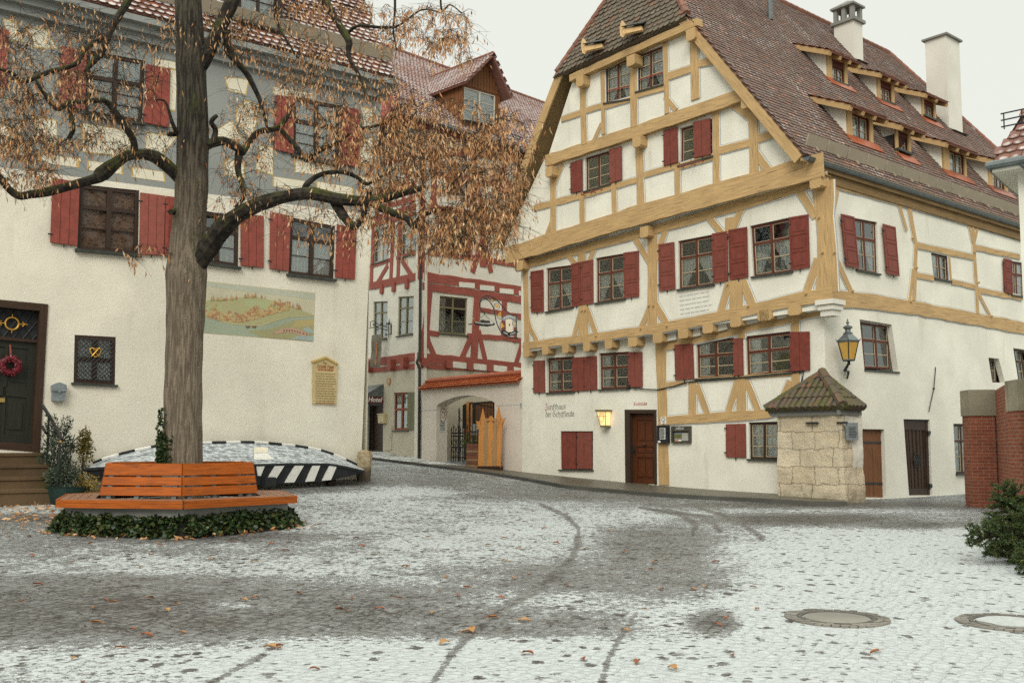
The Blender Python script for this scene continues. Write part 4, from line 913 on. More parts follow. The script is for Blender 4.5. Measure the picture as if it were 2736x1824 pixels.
    mb = MB(); mb.prism([OL - Nl * .15, TL - Nl * .15, TL - Nl * .15 + US * .8, OL - Nl * .15 + US * .8], Nl, -.03, 0); mb.build('verge_soffit', M['ochre'], H)
    mb = MB(); mb.prism([O - N * .14, TR - N * .14, TR - N * .14 + US * .8, O - N * .14 + US * .8], N, -.03, 0); mb.build('verge_soffit', M['ochre'], H)
    # eaves: soffit boards, gutter, snow boards
    mb = MB(); z = Vector((0, 0, 1)); a = O + US * .3; b_ = O + US * uF; w_ = SG.T(0, 0, 0)
    wa = Vector((a.x, a.y, 0)) - NS * ((a - w_).dot(NS)); dz = .02
    for i in range(4):
        f0, f1 = i / 4, (i + 1) / 4 - .02; pts = []
        for s, f in ((a, f0), (b_, f0), (b_, f1), (a, f1)):
            e = s - N * .16; wl_ = e - NS * ((e - w_).dot(NS) + .0); wl_.z = 8.45; pts.append(e + (wl_ - e) * f)
        mb.poly(pts, None, [(0, i * .3), (18, i * .3), (18, i * .3 + .28), (0, i * .3 + .28)])
    mb.build('eaves_soffit', M['soffit'], H)
    mb = MB(); mb.uvf = lambda p: (p.dot(US), p.z)
    mb.prism([SG.T(-.4, 8.26), SG.T(uF - .5, 8.26), SG.T(uF - .5, 8.50), SG.T(-.4, 8.50)], NS, .002, .07); mb.prism([SG.T(-.45, 8.50), SG.T(uF - .5, 8.50), SG.T(uF - .5, 8.80), SG.T(-.45, 8.80)], NS, .002, .15); mb.build('eaves_beam', M['soffit'], H)
    mb = MB(); mb.beam([O - N * .12 + V * .02, O - N * .12 + US * uF + V * .02], NS, .18, -.02, .02); mb.build('eaves_board', M['ochre'], H)
    mb = MB(); g = O + NS * .07 - z * .10; n = 10
    for s0, s1 in ((-.05, uF),):
        for i in range(n):
            a0, a1 = math.pi * (1 + i / n), math.pi * (1 + (i + 1) / n)
            p = [g + US * s + NS * math.cos(a) * .085 + z * math.sin(a) * .10 for s, a in ((s0, a0), (s1, a0), (s1, a1), (s0, a1))]; mb.poly(p)
        mb.poly([g + US * s0 + NS * math.cos(math.pi * (1 + i / n)) * .085 + z * math.sin(math.pi * (1 + i / n)) * .10 for i in range(n + 1)])
        mb.tube([g + US * s0 + NS * .085, g + US * s1 + NS * .085], .016, 6)
    mb.build('gutter', M['zinc'], H)
    x = .35
    while x < uF - 1:
        mb = MB(); c = O + US * (x + .46) + V * .50 + N * .16; tl_ = random.uniform(-.02, .02)
        mb.box(c, US * .415 + V * tl_, (V * .55 + N * .83).normalized() * .15, (N * .55 - V * .83).normalized() * .02); mb.box(c - V * .02 + N * (-.1), US * .02, V * .2, N * .02); mb.build('snow_board', M['board_tan'], H); x += .93
    # dormers
    for i, (P, p, t1, z0, hgt, win) in enumerate(dorm):
        tan = V.z / math.hypot(V.x, V.y); back = -NS; sl = math.tan(R(25)); run = hgt / (tan - sl); oh = .38
        d = MB(); z = Vector((0, 0, 1)); A = P.T(0, z0, 0); B_ = P.T(t1, z0, 0); A1_ = A + z * hgt; B1_ = B_ + z * hgt
        X = A1_ + back * run + z * run * sl; Y = B1_ + back * run + z * run * sl
        d.poly([A, X, A1_]); d.poly([B_, B1_, Y]); d.prism([A, A + z * .001, A1_, X], -US, -.02, .02)
        do = d.build('dormer', M['plaster_white'], H); org = ORG[do.name]
        q = [G2(*w_) for w_ in win]
        wt = [P.tz(w_) for w_ in q]
        wl = wall('dormer_front', do, P, 0, [(0, z0 - .05), (t1, z0 - .05), (t1, z0 + hgt), (0, z0 + hgt)], [q], M['frame'], .08)
        window(do, P, 0, q, trans=None, low=(.5,), curt='full', depth=.03, fw=.05, sillw=.07, sd=.14)
        fb = MB(); ta = wt[0][0]; 
        for t in (ta / 2 - .01, (t1 + wt[1][0]) / 2 + .01): fb.beam([P.T(t, z0 - .05, 0), P.T(t, z0 + hgt, 0)], NS, max(.12, ta * .9 if t < t1 / 2 else (t1 - wt[1][0]) * .9), 0, .05)
        fb.beam([P.T(-.05, z0 + hgt - .05, 0), P.T(t1 + .05, z0 + hgt - .05, 0)], NS, .12, 0, .06); fb.build('dormer_post', M['ochre'], do, org)
        Us = US; Vd = (back + z * sl).normalized(); S0 = A1_ - US * .28 - Vd * oh + z * .08; L_ = (run + oh) * math.hypot(1, sl)
        w2 = t1 + .62
        roof('dormer_roof', do, S0, US, Vd, [(0, 0), (w2, 0), (w2, L_ + .15), (0, L_ + .15)], M['tile_shed'], w=.175, h=.16, parent=do, thick=.06)
        rb = MB(); Nd = US.cross(Vd); Nd = Nd if Nd.z > 0 else -Nd
        for k in range(int(w2 / .55) + 1):
            c = S0 + US * (.04 + k * (w2 - .08) / max(1, int(w2 / .55))); rb.box(c + Vd * .3 - Nd * .12, US * .045, Vd * .33, Nd * .055)
        rb.box(S0 + Vd * L_ / 2 - Nd * .10 - US * .012, US * .02, Vd * L_ / 2, Nd * .075)
        rb.build('rafter', M['ochre'], do, org)
        ab = MB(); ab.prism([A - US * .15 + V * -.05, B_ + US * .15 - V * .05, B_ + US * .15 - V * .42, A - US * .15 - V * .42], N, .03, .05); ab.build('apron', M['tile_orange'], do, org)
    # chimneys
    for foot, lx, rx, top, kind in ((G2(553, 352), 437, 608, G2(550, 118), 0), (G2(1120, 770), 980, 1186, G2(1105, 208), 1)):
        f0 = RP.at(foot); PF = Pl((f0.x, f0.y, 0), NF, UF); PS = Pl((f0.x, f0.y, 0), NS, US); zt = PF.at(top).z
        wf = abs((PF.at((G2(lx, 0)[0], G2(0, 400)[1])) - f0).dot(UF)); ws = abs((PS.at((G2(rx, 0)[0], G2(0, 400)[1])) - f0).dot(US))
        mb = MB(); c = Vector((f0.x, f0.y, 0)) - UF * wf / 2 + US * ws / 2; z = Vector((0, 0, 1)); zb_ = f0.z - .8
        mb.box(c + z * (zb_ + zt) / 2, UF * wf / 2, US * ws / 2, z * (zt - zb_) / 2); ch = mb.build('chimney', M['chimney'], H); org = ORG[ch.name]
        cb = MB(); e = .09
        if kind:
            cb.box(c + z * (zt + .035), UF * (wf / 2 + e), US * (ws / 2 + e), z * .035); cb.tube([c + z * zt, c + z * (zt + .25)], .13, 10)
        else:
            cb.box(c + z * (zt + .06), UF * (wf / 2 + e), US * (ws / 2 + e), z * .06)
            for sx_ in (-1, 0, 1):
                for sy in (-1, 1): cb.box(c + UF * sx_ * (wf / 2 - .06) + US * sy * (ws / 2 - .06) + z * (zt + .36), UF * .07, US * .07, z * .24)
            b0 = [c + UF * s * (wf / 2 + e) + US * t * (ws / 2 + e) + z * (zt + .60) for s, t in ((-1, -1), (1, -1), (1, 1), (-1, 1))]; b1 = [q + z * .07 for q in b0]; apx = c + z * (zt + .95)
            cb.poly(b0[::-1])
            for i in range(4): cb.poly([b0[i], b0[(i + 1) % 4], b1[(i + 1) % 4], b1[i]]); cb.poly([b1[i], b1[(i + 1) % 4], apx])
        cb.build('chimney_cap', M['conc'], ch, org)
        lb = MB(); lb.prism([f0 - UF * (wf + .1) - V * .0, f0 + UF * .06 - V * .12, f0 + UF * .06 + US * (ws + .1) - V * .12, f0 + US * (ws + .1) - UF * (wf + .1)], N, .04, .055)
        lb.build('flashing', M['zinc'], ch, org)
    mb = MB(); p = RP.at(G2(50, 120)); mb.tube([p, p + Vector((0, 0, .75))], .09, 10); mb.build('vent_pipe', M['zinc'], H)
    # lettering painted on the wall
    mb = MB(); z = Vector((0, 0, 1)); o = FG.at((1440 + 125 * .1361, 1060 + 250 * .1361)); n = NF
    US_ = UF * 1.43
    letter(mb, 'Z', o, UF * 1.15, z, n, .118, 1); letter(mb, 'unfthaus', o + UF * .135, UF * 1.5, z, n, .12, 0, .12)
    o2_ = FG.at((1440 + 130 * .1361, 1060 + 395 * .1361)); letter(mb, 'der', o2_, US_, z, n, .118, 0, .12); letter(mb, 'Schiffleute', o2_ + UF * .34, UF * 1.46, z, n, .118, 0, .12)
    mb.build('lettering', [M['ink'], M['ink_red']], H)
    mb = MB(); letter(mb, 'Gaststube', FG.at((1440 + 1855 * .1361, 1060 + 170 * .1361)), UF * 1.46, z, n, .068, nib=.12); mb.build('lettering', M['ink_red'], H)
    mb = MB(); tl_ = FG.at((1814, 792), o1); vv = (z - UF * .0); fine_print(mb, tl_, (UF + z * .02).normalized(), z, NF, 1.15, 5, .125, .02, seed=4); mb.build('inscription', M['line_grey'], H)
    mb = MB(); pts = [FG.at(G3(*q), .05) for q in ((690, 905), (720, 912), (780, 919), (850, 921), (930, 905), (1000, 882), (1060, 874), (1160, 868), (1290, 856))] + [FG.at(G4(*q), .05) for q in ((60, 836), (165, 826), (233, 818), (225, 860), (214, 900))]
    mb.tube(pts, .018, 5); mb.box(pts[0], UF * .05, NF * .05, z * .06); mb.build('cable', M['iron'], H)
    return H
GUILD = build_guild()

# ------------------------------------------------------------------ left house
AL = math.atan((4950 - 1368) / 2660); UL = Vector((math.sin(AL), math.cos(AL), 0)); NL = Vector((UL.y, -UL.x, 0))
_p = ray(62, 1190); _p = _p * (21 / _p.y)
LB = Pl((_p.x, 21, 0), NL, UL); ZV = Vector((0, 0, 1))
def build_left():
    H = thing('plaster_house', 'cream plastered house with grey painted upper storey and snowy tiled roof behind the linden', 'house', (LB.p.x, LB.p.y, .6))
    c0, c1, c2 = LB.tz(L4(1020, 1290)), LB.tz((991, 600)), LB.tz((1020, 285))
    lowq = [Q(L1, (476, 1102), (834, 1140), (827, 1523), (461, 1490)), Q(D, (452, 481), (549, 498), (547, 613), (450, 599)), Q(D, (667, 499), (770, 519), (766, 641), (662, 629))]
    upq = [Q(L1, (518, 300), (870, 365), (852, 737), (508, 682)), Q(L2, (411, 580), (691, 632), (687, 987), (409, 925)), Q(L1, (-400, 95), (-80, 156), (-86, 507), (-405, 440))]
    smq = Q(L3, (447, 547), (693, 560), (688, 846), (440, 833))
    drq = Q(L3, (-165, 322), (287, 365), (238, 1250), (-215, 1215))
    wall('wall', H, LB, 0, [(-16, -.3), (c0[0] + .06, -.3), (c1[0], 7.45), (c2[0], 10.9), (c2[0], 11.5), (-16, 11.5)], lowq + upq + [smq, drq], M['plaster_cream'], .1)
    cr = LB.T(c1[0] - .03, 0); mb = MB(); a = cr + NL * -.0; b = cr - NL * 11
    mb.poly([a + ZV * -.3, b + ZV * -.3, b + ZV * 11.5, a + ZV * 11.5]); mb.poly([a + ZV * 11.4, b + ZV * 11.4, (a + b) / 2 + ZV * 19]); l = LB.T(-16, 0); mb.poly([l - NL * 11, b, b + ZV * 11.5, l - NL * 11 + ZV * 11.5]); mb.poly([l - NL * 11, l, l + ZV * 11.5, l - NL * 11 + ZV * 11.5])
    mb.build('wall', M['plaster_cream'], H)
    # painted grey zone: strips round the windows
    def tzl(q): return LB.tz(q)
    top = 10.95; bl, br = tzl((0, 446)), tzl((995, 574)); zl = lambda t: bl[1] + (br[1] - bl[1]) * (t - bl[0]) / (br[0] - bl[0])
    outer = [(-16, zl(-16)), (c1[0] - .002, zl(c1[0])), (c2[0] - .01, top), (-16, top)]
    loops = [[Vector((t, z, 0)) for t, z in outer]] + [[Vector((*LB.tz(q), 0)) for q in h] for h in upq]
    fl = [v for l in loops for v in l]; mb = MB()
    for t in tessellate_polygon(loops): mb.poly([LB.T(fl[i].x, fl[i].y, .003) for i in t])
    mb.build('painted_wall', M['grey_paint'], H)
    pans = [(L1, [(25, 120), (90, 145), (135, 245), (45, 230)]), (L1, [(165, 165), (270, 185), (330, 285), (215, 280)]), (L1, [(932, 355), (1062, 378), (1060, 414), (932, 394)]), (L1, [(1022, 425), (1060, 430), (1048, 655), (1014, 650)]),
            (L1, [(500, 745), (790, 790), (800, 850), (700, 925), (500, 905)]), (L1, [(200, 705), (335, 730), (335, 860), (240, 845)]), (L1, [(880, 800), (1050, 825), (960, 930), (880, 905)]), (L1, [(0, 745), (95, 765), (85, 830), (0, 815)]),
            (L1, [(0, 878), (130, 900), (130, 945), (0, 928)]), (L1, [(245, 925), (460, 952), (458, 1000), (245, 972)]), (L1, [(535, 965), (720, 992), (722, 1040), (538, 1018)]), (L1, [(802, 1005), (970, 1032), (978, 1085), (800, 1060)]),
            (L2, [(10, 470), (140, 478), (120, 560), (30, 540)]), (L2, [(80, 660), (130, 610), (200, 640), (190, 720), (150, 820), (75, 720)]), (L2, [(-60, 790), (40, 730), (100, 835), (-60, 820)]), (L2, [(300, 525), (520, 562), (520, 592), (300, 567)]),
            (L2, [(215, 880), (285, 892), (285, 1040), (190, 1010)]), (L2, [(430, 955), (640, 995), (690, 1060), (430, 1030)]), (L2, [(10, 960), (110, 978), (110, 1060), (10, 1040)]), (L2, [(560, 1090), (760, 1125), (760, 1180), (560, 1150)]), (L2, [(300, 1060), (500, 1090), (500, 1150), (300, 1115)]),
            (L2, [(822, 650), (885, 662), (880, 790), (835, 760)]), (L2, [(815, 850), (880, 830), (885, 990), (815, 975)]), (L2, [(810, 1060), (890, 1072), (888, 1200), (810, 1180)])]
    for c, p in pans:
        P = [LB.at(c(*q), .004) for q in p]; m = sum(P, Vector((0, 0, 0))) / len(P)
        mb = MB(); mb.prism([q + (q - m).normalized() * .055 for q in P], NL, 0, .002, 1, back=False); mb.prism([q + (q - m).normalized() * .018 for q in P], NL, .001, .0045, 0, back=False)
        mb.build('painted_panel', [M['panel'], M['line_ochre']], H)
    # windows
    kw = dict(fw=.085, depth=.015, sillw=.07, sd=.10, trans=.66, low=(.5,))
    window(H, LB, 0, lowq[0], 'frame_dark', curt='dark', cream=False, glassm='glass_dull', **kw); window(H, LB, 0, lowq[1], 'frame_dark', curt='cafe', cream=False, **kw); window(H, LB, 0, lowq[2], 'frame_dark', curt='cafe', cream=False, **kw)
    kw.update(low=(.34, .67), trans=.60)
    for q in upq: window(H, LB, 0, q, 'frame_dark', curt='full', cream=False, **kw)
    for q in (Q(L1, (312, 1067), (474, 1095), (460, 1475), (297, 1455)), Q(L1, (836, 1155), (985, 1175), (975, 1532), (829, 1525)), Q(L1, (988, 1176), (1050, 1183), (1042, 1540), (978, 1533)), Q(D, (551, 492), (604, 497), (604, 616), (551, 611)),
              Q(D, (619, 487), (666, 497), (661, 624), (617, 618)), Q(D, (772, 516), (817, 525), (813, 643), (768, 638)), Q(L1, (362, 280), (516, 308), (506, 662), (346, 640)), Q(L1, (872, 388), (1014, 420), (1004, 768), (854, 738)),
              Q(L2, (300, 572), (409, 592), (407, 925), (289, 897)), Q(L2, (693, 640), (806, 660), (796, 1007), (689, 987)), Q(L1, (-78, 160), (50, 186), (42, 530), (-84, 505)), Q(D, (385, 470), (449, 481), (447, 598), (384, 592))):
        shutter(H, LB, 0, q, 'shutter_bright', fields=0, seam=True, lift=.04)
    # small barred window
    o, W = window(H, LB, 0, smq, 'frame_dark', trans=.5, low=(), curt='full', cream=False, fw=.09, depth=.01)
    mb = MB(); n = 7; w_, h_ = W.w, W.h
    for sgn in (1, -1):
        for k in range(-9, 18):
            pts = []
            for t in (.06, .94):
                s = (k * .115) + sgn * (t - .5) * (h_ / w_) * 1.0
                pts.append((s, t))
            (s0, t0), (s1, t1) = pts                        # clip to the opening
            if s0 > s1: (s0, t0), (s1, t1) = (s1, t1), (s0, t0)
            if s1 < .07 or s0 > .93: continue
            f = lambda s: t0 + (t1 - t0) * (s - s0) / (s1 - s0)
            if s0 < .07: t0n, s0n = f(.07), .07
            else: t0n, s0n = t0, s0
            if s1 > .93: t1n, s1n = f(.93), .93
            else: t1n, s1n = t1, s1
            mb.tube([W(s0n, t0n, .02), W(s1n, t1n, .02)], .009, 4)
    mb.build('grille', M['iron'], o, ORG[o.name])
    mb = MB(); c = W(.5, .66, .035); k = .12
    mb.tube([c + UL * (k * 1.0 * math.sin(a) ** 3) + ZV * (k * .8 * (math.cos(a) - .38 * math.cos(2 * a) - .15 * math.cos(3 * a))) for a in np.linspace(0, 2 * math.pi, 25)], .011, 5)
    for a in (.8, -.8): mb.tube([c - (UL * a + ZV).normalized() * .12, c + (UL * a + ZV).normalized() * .13], .009, 4)
    mb.build('crest', M['gold'], o, ORG[o.name])
    # house door with lattice fanlight
    W = quad_map(LB, 0, drq); mb = MB(); f = .11
    bar(mb, W, 0, 0, f, 1, -.28, .03); bar(mb, W, 1 - f, 0, 1, 1, -.28, .03); bar(mb, W, f, .95, 1 - f, 1, -.28, .028); bar(mb, W, f, .735, 1 - f, .755, -.22, -.10); bar(mb, W, f, .0, 1 - f, .05, -.28, .01)
    dr = mb.build('door', M['dark_wood'], H); og = ORG[dr.name]
    mb = MB(); bar(mb, W, f, .05, 1 - f, .735, -.27, -.19); s = lambda k: f + (1 - 2 * f) * k
    for s0, t0, s1, t1 in ((0, .05, .12, .735), (.88, .05, 1, .735), (.12, .05, .88, .10), (.12, .36, .88, .42), (.12, .69, .88, .735), (.47, .10, .53, .69)): bar(mb, W, s(s0), t0, s(s1), t1, -.19, -.165)
    for s0, t0, s1, t1 in ((.17, .14, .42, .32), (.58, .14, .83, .32), (.17, .46, .42, .65), (.58, .46, .83, .65)): bar(mb, W, s(s0), t0, s(s1), t1, -.19, -.172)
    mb.build('door_leaf', M['door_black'], dr, og)
    mb = MB(); bar(mb, W, f, .755, 1 - f, .95, -.20, -.19); mb.build('fanlight', M['black'], dr, og)
    mb = MB(); A = (s(0), .755, s(1), .95)
    for sg in (1, -1):
        for k in np.arange(-.6, 1.7, .17):
            s0, s1 = k, k + .36 * sg; pa = [(max(0, min(1, s0)), 0), (max(0, min(1, s1)), 1)]
            if (s0 < 0 and s1 < 0) or (s0 > 1 and s1 > 1): continue
            q = []
            for (ss, tt), so_ in zip(pa, (s0, s1)):
                t_ = tt if so_ == ss else (ss - s0) / (s1 - s0); q.append(W(s(ss), A[1] + (A[3] - A[1]) * t_, -.17))
            mb.tube(q, .010, 4)
    mb.build('grille', M['iron'], dr, og)
    mb = MB(); c = LB.at(L3(72, 480), -.13); r_ = .13
    mb.tube([c + (UL * math.cos(a) + ZV * math.sin(a)) * r_ for a in np.linspace(0, 2 * math.pi, 21)], .018, 6)
    for sg in (-1, 1):
        mb.tube([c + UL * sg * r_, c + UL * sg * .30], .012, 5); mb.tube([c + UL * sg * .20 + ZV * .05, c + UL * sg * .25, c + UL * sg * .20 - ZV * .05], .012, 5); mb.tube([c + ZV * sg * r_, c + ZV * sg * .2], .010, 5)
    mb.build('crest', M['gold'], dr, og)
    mb = MB(); W2 = quad_map(LB, -.14, Q(L3, (208, 842), (236, 842), (232, 912), (208, 912)))
    bar(mb, W2, 0, 0, 1, 1, -.02, .0); c = W2(.5, .85, .0); mb.tube([c, c + NL * .09, c + NL * .09 + UL * .16], .016, 6); mb.build('handle', M['brass'], dr, og)
    mb = MB(); W3 = quad_map(LB, -.16, Q(L3, (-5, 925), (28, 925), (28, 950), (-5, 950))); bar(mb, W3, 0, 0, 1, 1, 0, .02); mb.build('letter_slot', M['brass'], dr, og)
    # eaves cornice, gutter line, roof
    t0, t1 = -16, c2[0] + .40; mb = MB()
    for z0, z1, o_ in ((10.88, 11.06, .14), (11.06, 11.22, .28), (11.22, 11.36, .44)):
        mb.prism([LB.T(t0, z0), LB.T(t1 - .3 + o_ * .4, z0), LB.T(t1 - .3 + o_ * .4, z1), LB.T(t0, z1)], NL, .004, o_)
    mb.build('cornice', M['grey_paint'], H)
    sl = R(55); V = (-NL * math.cos(sl) + ZV * math.sin(sl)); N = NL * math.sin(sl) + ZV * math.cos(sl)
    E0 = LB.at((1055, 211), .5); RP = Pl(E0, N, UL); O = E0 - UL * 16 ; O = O + V * ((11.40 - O.z) / V.z)
    du = RP.at((971, 0)); dv = (du - E0).dot(V); ue = 16 + (du - E0).dot(UL) * 0
    poly = [(0, 0), (ue, 0), (ue + (du - E0).dot(UL), dv), (ue + (du - E0).dot(UL) * 9.5 / dv, 9.5), (0, 9.5)]
    dq = [(625, 65), (712, 82)]; fa = RP.at(dq[0]); ua, va = (fa - O).dot(UL), (fa - O).dot(V); wd = 1.25
    roof('roof', H, O, UL, V, poly, M['tile_left'], w=.20, h=.185, lift=.04, rnd=.010, holes=[[(ua, va), (ua + wd, va), (ua + wd, va + 1.8), (ua, va + 1.8)]], rs=1.3)
    mb = MB(); tp = O + V * 9.5; mb.poly([tp, tp + UL * 16, tp + UL * 16 - NL * 5.5 - ZV * 7.8, tp - NL * 5.5 - ZV * 7.8]); mb.build('roof', M['tile_left'], H)
    mb = MB(); mb.beam([O + UL * ue - N * .1, O + UL * (ue + (du - E0).dot(UL) * 9.5 / dv) + V * 9.5 - N * .1], UL, .2, -.02, .03); mb.build('verge_board', M['grey_paint'], H)
    x = .1
    while x < 15.6:
        mb = MB(); c = O + UL * (x + .5) + V * .72 + N * .2; mb.box(c, UL * .49, (V * .5 + N * .86).normalized() * .17, (N * .5 - V * .86).normalized() * .02); mb.build('snow_board', M['board_tan'], H); x += 1.0
    # roof dormer
    D0 = O + UL * ua + V * va; mb = MB(); hg = 1.5; run = hg / math.tan(sl); b0, b1 = D0, D0 + UL * wd
    for b in (b0, b1): mb.poly([b, b + ZV * hg, b - NL * run + ZV * hg])
    mb.box((b0 + b1) / 2 + ZV * (hg + .05) - NL * (run / 2 - .15), UL * (wd / 2 + .12), NL * (run / 2 + .3), ZV * .05)
    P = Pl((D0.x, D0.y, 0), NL, UL); do = mb.build('dormer', M['grey_paint'], H); og = ORG[do.name]
    f = lambda t, z: P.T(t, D0.z + z); qq = [to_px(*f(t, z)) for t, z in ((.13, 1.38), (wd - .13, 1.38), (wd - .13, .14), (.13, .14))]
    wall('dormer_front', do, P, 0, [(0, D0.z), (wd, D0.z), (wd, D0.z + hg), (0, D0.z + hg)], [qq], M['frame_dark'], .1)
    window(do, P, 0, qq, 'frame_dark', trans=None, low=(.5,), curt='full', depth=.04, cream=False)
    return H, dict(O=O, V=V)
LEFT, _ = build_left()

# steps, wreath, letter box, mural, plaque
def lb_things():
    z_steps = [(268, 1250, 1307, .55), (286, 1307, 1375, .90), (302, 1375, 1436, 1.25), (356, 1436, 1504, 1.60)]
    T = thing('stone_steps', 'mossy brown stone steps up to the dark house door', 'steps', LB.at(L3(100, 1500), .8))
    zt = [LB.at(L3(100, y0), o_ + .02).z for _, y0, _, o_ in z_steps] + [.2]
    zt[0] = LB.at(L3(238, 1247), 0).z - .02
    r = .225; zt = [zt[0] - k * .235 for k in range(4)] + [.2]
    M['step'] = plaster('mossy_sandstone', (.11, .07, .036), var=.3, dirtamt=.9, dirt=(.06, .065, .016), bump=.5)
    for k, (xr, y0, y1, o_) in enumerate(z_steps):
        tr = LB.tz(L3(xr, (y0 + y1) / 2), o_)[0]; tl = tr - 3.6 + .1 * k
        mb = MB(); a = o_ - .40 if k else -.30
        mb.prism([LB.T(tl, zt[k] - .34), LB.T(tr, zt[k] - .34), LB.T(tr, zt[k]), LB.T(tl, zt[k])], NL, a, o_); mb.prism([LB.T(tl - .02, zt[k] - .06), LB.T(tr + .02, zt[k] - .06), LB.T(tr + .02, zt[k] + .004), LB.T(tl - .02, zt[k] + .004)], NL, a, o_ + .025)
        mb.build('step', M['step'], T)
    mb = MB(); rg = random.Random(5); c = LB.at(L3(62, 732), -.08)
    for i in range(520):
        a = rg.uniform(0, 2 * math.pi); b = rg.uniform(0, 2 * math.pi); rr = .15 + .085 * math.cos(b); p = c + (UL * math.cos(a) + ZV * math.sin(a)) * (.155 + .07 * math.cos(b)) + NL * (.06 * math.sin(b)); s = rg.uniform(.012, .022)
        q = [Vector((rg.uniform(-1, 1), rg.uniform(-1, 1), rg.uniform(-1, 1))).normalized() * s for _ in range(3)]
        mb.poly([p + q[0], p + q[1], p - q[0]]); mb.poly([p + q[2], p - q[1], p - q[2]]); 
    m = NM('wreath_berries', .45); m.col(m.ramp(m.rnd(), [(0, (.10, .006, .012)), (.55, (.26, .012, .03)), (.8, (.34, .03, .05)), (1, (.5, .38, .38))]))
    t = thing('wreath', 'red berry wreath hanging on the dark front door by a red ribbon', 'wreath', c); mb.build('berry_ring', m.mat, t)
    mb = MB(); mb.tube([c + (UL * math.cos(a) + ZV * math.sin(a)) * .155 for a in np.linspace(0, 2 * math.pi, 25)], .055, 8); mb.build('wreath_core', M['maroon'], t)
    mb = MB(); a = c + ZV * .2; b = LB.at(L3(60, 605), -.1); mb.prism([a - UL * .02, a + UL * .02, b + UL * .015, b - UL * .015], NL, 0, .006); mb.build('ribbon', M['shutter_bright'], t)
    t = thing('letter_box', 'small grey metal letter box on the wall beside the dark door', 'letter box', LB.at(L3(345, 940), .08)); W = quad_map(LB, 0, Q(L3, (306, 850), (386, 850), (382, 945), (306, 943)))
    mb = MB(); bar(mb, W, 0, 0, 1, .85, 0.001, .13); mb.build('body', M['grey_metal'], t); mb = MB(); P = [W(-.04, .62), W(1.04, .62), W(1.04, 1.0), W(.8, 1.1), W(.5, 1.18), W(.2, 1.1), W(-.04, 1.0)]; mb.prism(P, NL, 0.002, .16); mb.prism([W(.42, .5), W(.58, .5), W(.58, .64), W(.42, .64)], NL, .12, .165); mb.build('lid', M['grey_metal'], t)
    # mural
    t = thing('wall_painting', 'faded landscape mural of a walled river town on the cream wall', 'mural', LB.at(L4(420, 560), .0)); K = lambda x, y: (520 + x * .14456, 740 + y * .14456)
    def flat(name, px, col, o_, var=.12):
        col = tuple(c * .72 + k * .28 for c, k in zip(col, (.56, .50, .36))); m_ = plaster('mural_paint', col, var=var, dirtamt=.35, dirt=(.52, .47, .33))
        mb = MB(); mb.prism([LB.at(K(*q), o_) for q in px], NL, 0, .0012, back=False); return mb.build(name, m_, t)
    flat('painted_border', [(-180, 35), (2232, 292), (2195, 1195), (-240, 1005)], (.56, .46, .24), .002)
    flat('painted_sky', [(-165, 50), (2222, 305), (2205, 760), (-175, 700)], (.56, .53, .38), .0035); flat('painted_sky', [(-165, 50), (1000, 165), (2222, 305), (2218, 420), (1500, 330), (900, 260), (-168, 120)], (.45, .49, .40), .005)
    flat('painted_river', [(-180, 640), (110, 690), (700, 850), (1200, 880), (1700, 730), (2205, 700), (2190, 1185), (-235, 995)], (.27, .36, .27), .005)
    flat('painted_hill', [(-175, 560), (-100, 470), (350, 420), (800, 380), (1100, 350), (1450, 440), (1800, 560), (2000, 620), (2200, 700), (1700, 740), (1300, 860), (700, 850), (110, 690), (-178, 640)], (.38, .37, .16), .007)
    flat('painted_meadow', [(900, 400), (1350, 450), (1600, 590), (1250, 620), (950, 540)], (.36, .42, .19), .0085); flat('painted_meadow', [(180, 520), (500, 500), (480, 600), (170, 620)], (.36, .42, .19), .0085); flat('painted_meadow', [(1380, 500), (1540, 540), (1650, 640), (1420, 590)], (.25, .40, .17), .0095)
    flat('painted_shore', [(110, 690), (700, 850), (1200, 880), (1700, 730), (2205, 700), (2205, 715), (1720, 745), (1210, 905), (700, 875), (105, 712)], (.47, .42, .18), .0087)
    flat('painted_land', [(985, 1000), (1400, 960), (1850, 800), (2205, 770), (2192, 1188), (1260, 1110)], (.31, .30, .12), .0072); flat('painted_land', [(1900, 800), (2205, 775), (2200, 900), (1800, 940)], (.42, .33, .10), .009)
    flat('painted_pool', [(1990, 980), (2090, 910), (2200, 1010), (2195, 1050), (2050, 1010)], (.26, .39, .40), .0105); flat('painted_pool', [(1760, 1140), (1950, 1080), (2190, 1090), (2190, 1185)], (.26, .39, .40), .0105)
    rg = random.Random(9); hb = MB(); hb2 = MB()
    for i in range(330):
        x = rg.uniform(120, 1750); lo = 700 + 140 * math.sin(max(0, min(1, (x - 100) / 1300)) * math.pi) - max(0, x - 1400) * .25; y = lo - abs(rg.gauss(0, 90)); 
        if y < 480: continue
        w_, h_ = rg.uniform(14, 34), rg.uniform(18, 40); k = hb if rg.random() < .6 else hb2
        k.prism([LB.at(K(*q), .010 + (i % 40) * .00012) for q in ((x - w_, y), (x + w_, y), (x + w_, y - h_), (x, y - h_ * 1.7), (x - w_, y - h_))], NL, 0, .0008, rg.randrange(3), back=False)
    for i in range(46):
        x = rg.choice([rg.uniform(300, 800), rg.uniform(900, 1500), rg.uniform(1550, 1980)]); y = 430 - 60 * math.exp(-((x - 1100) / 300) ** 2) + max(0, x - 1300) * .25; w_, h_ = rg.uniform(8, 26), rg.uniform(20, 70)
        hb.prism([LB.at(K(*q), .0152 + (i % 40) * .00012) for q in ((x - w_, y), (x + w_, y), (x + w_ * .8, y - h_ * .6), (x, y - h_ * 1.5), (x - w_ * .8, y - h_ * .6))], NL, 0, .0008, rg.randrange(3), back=False)
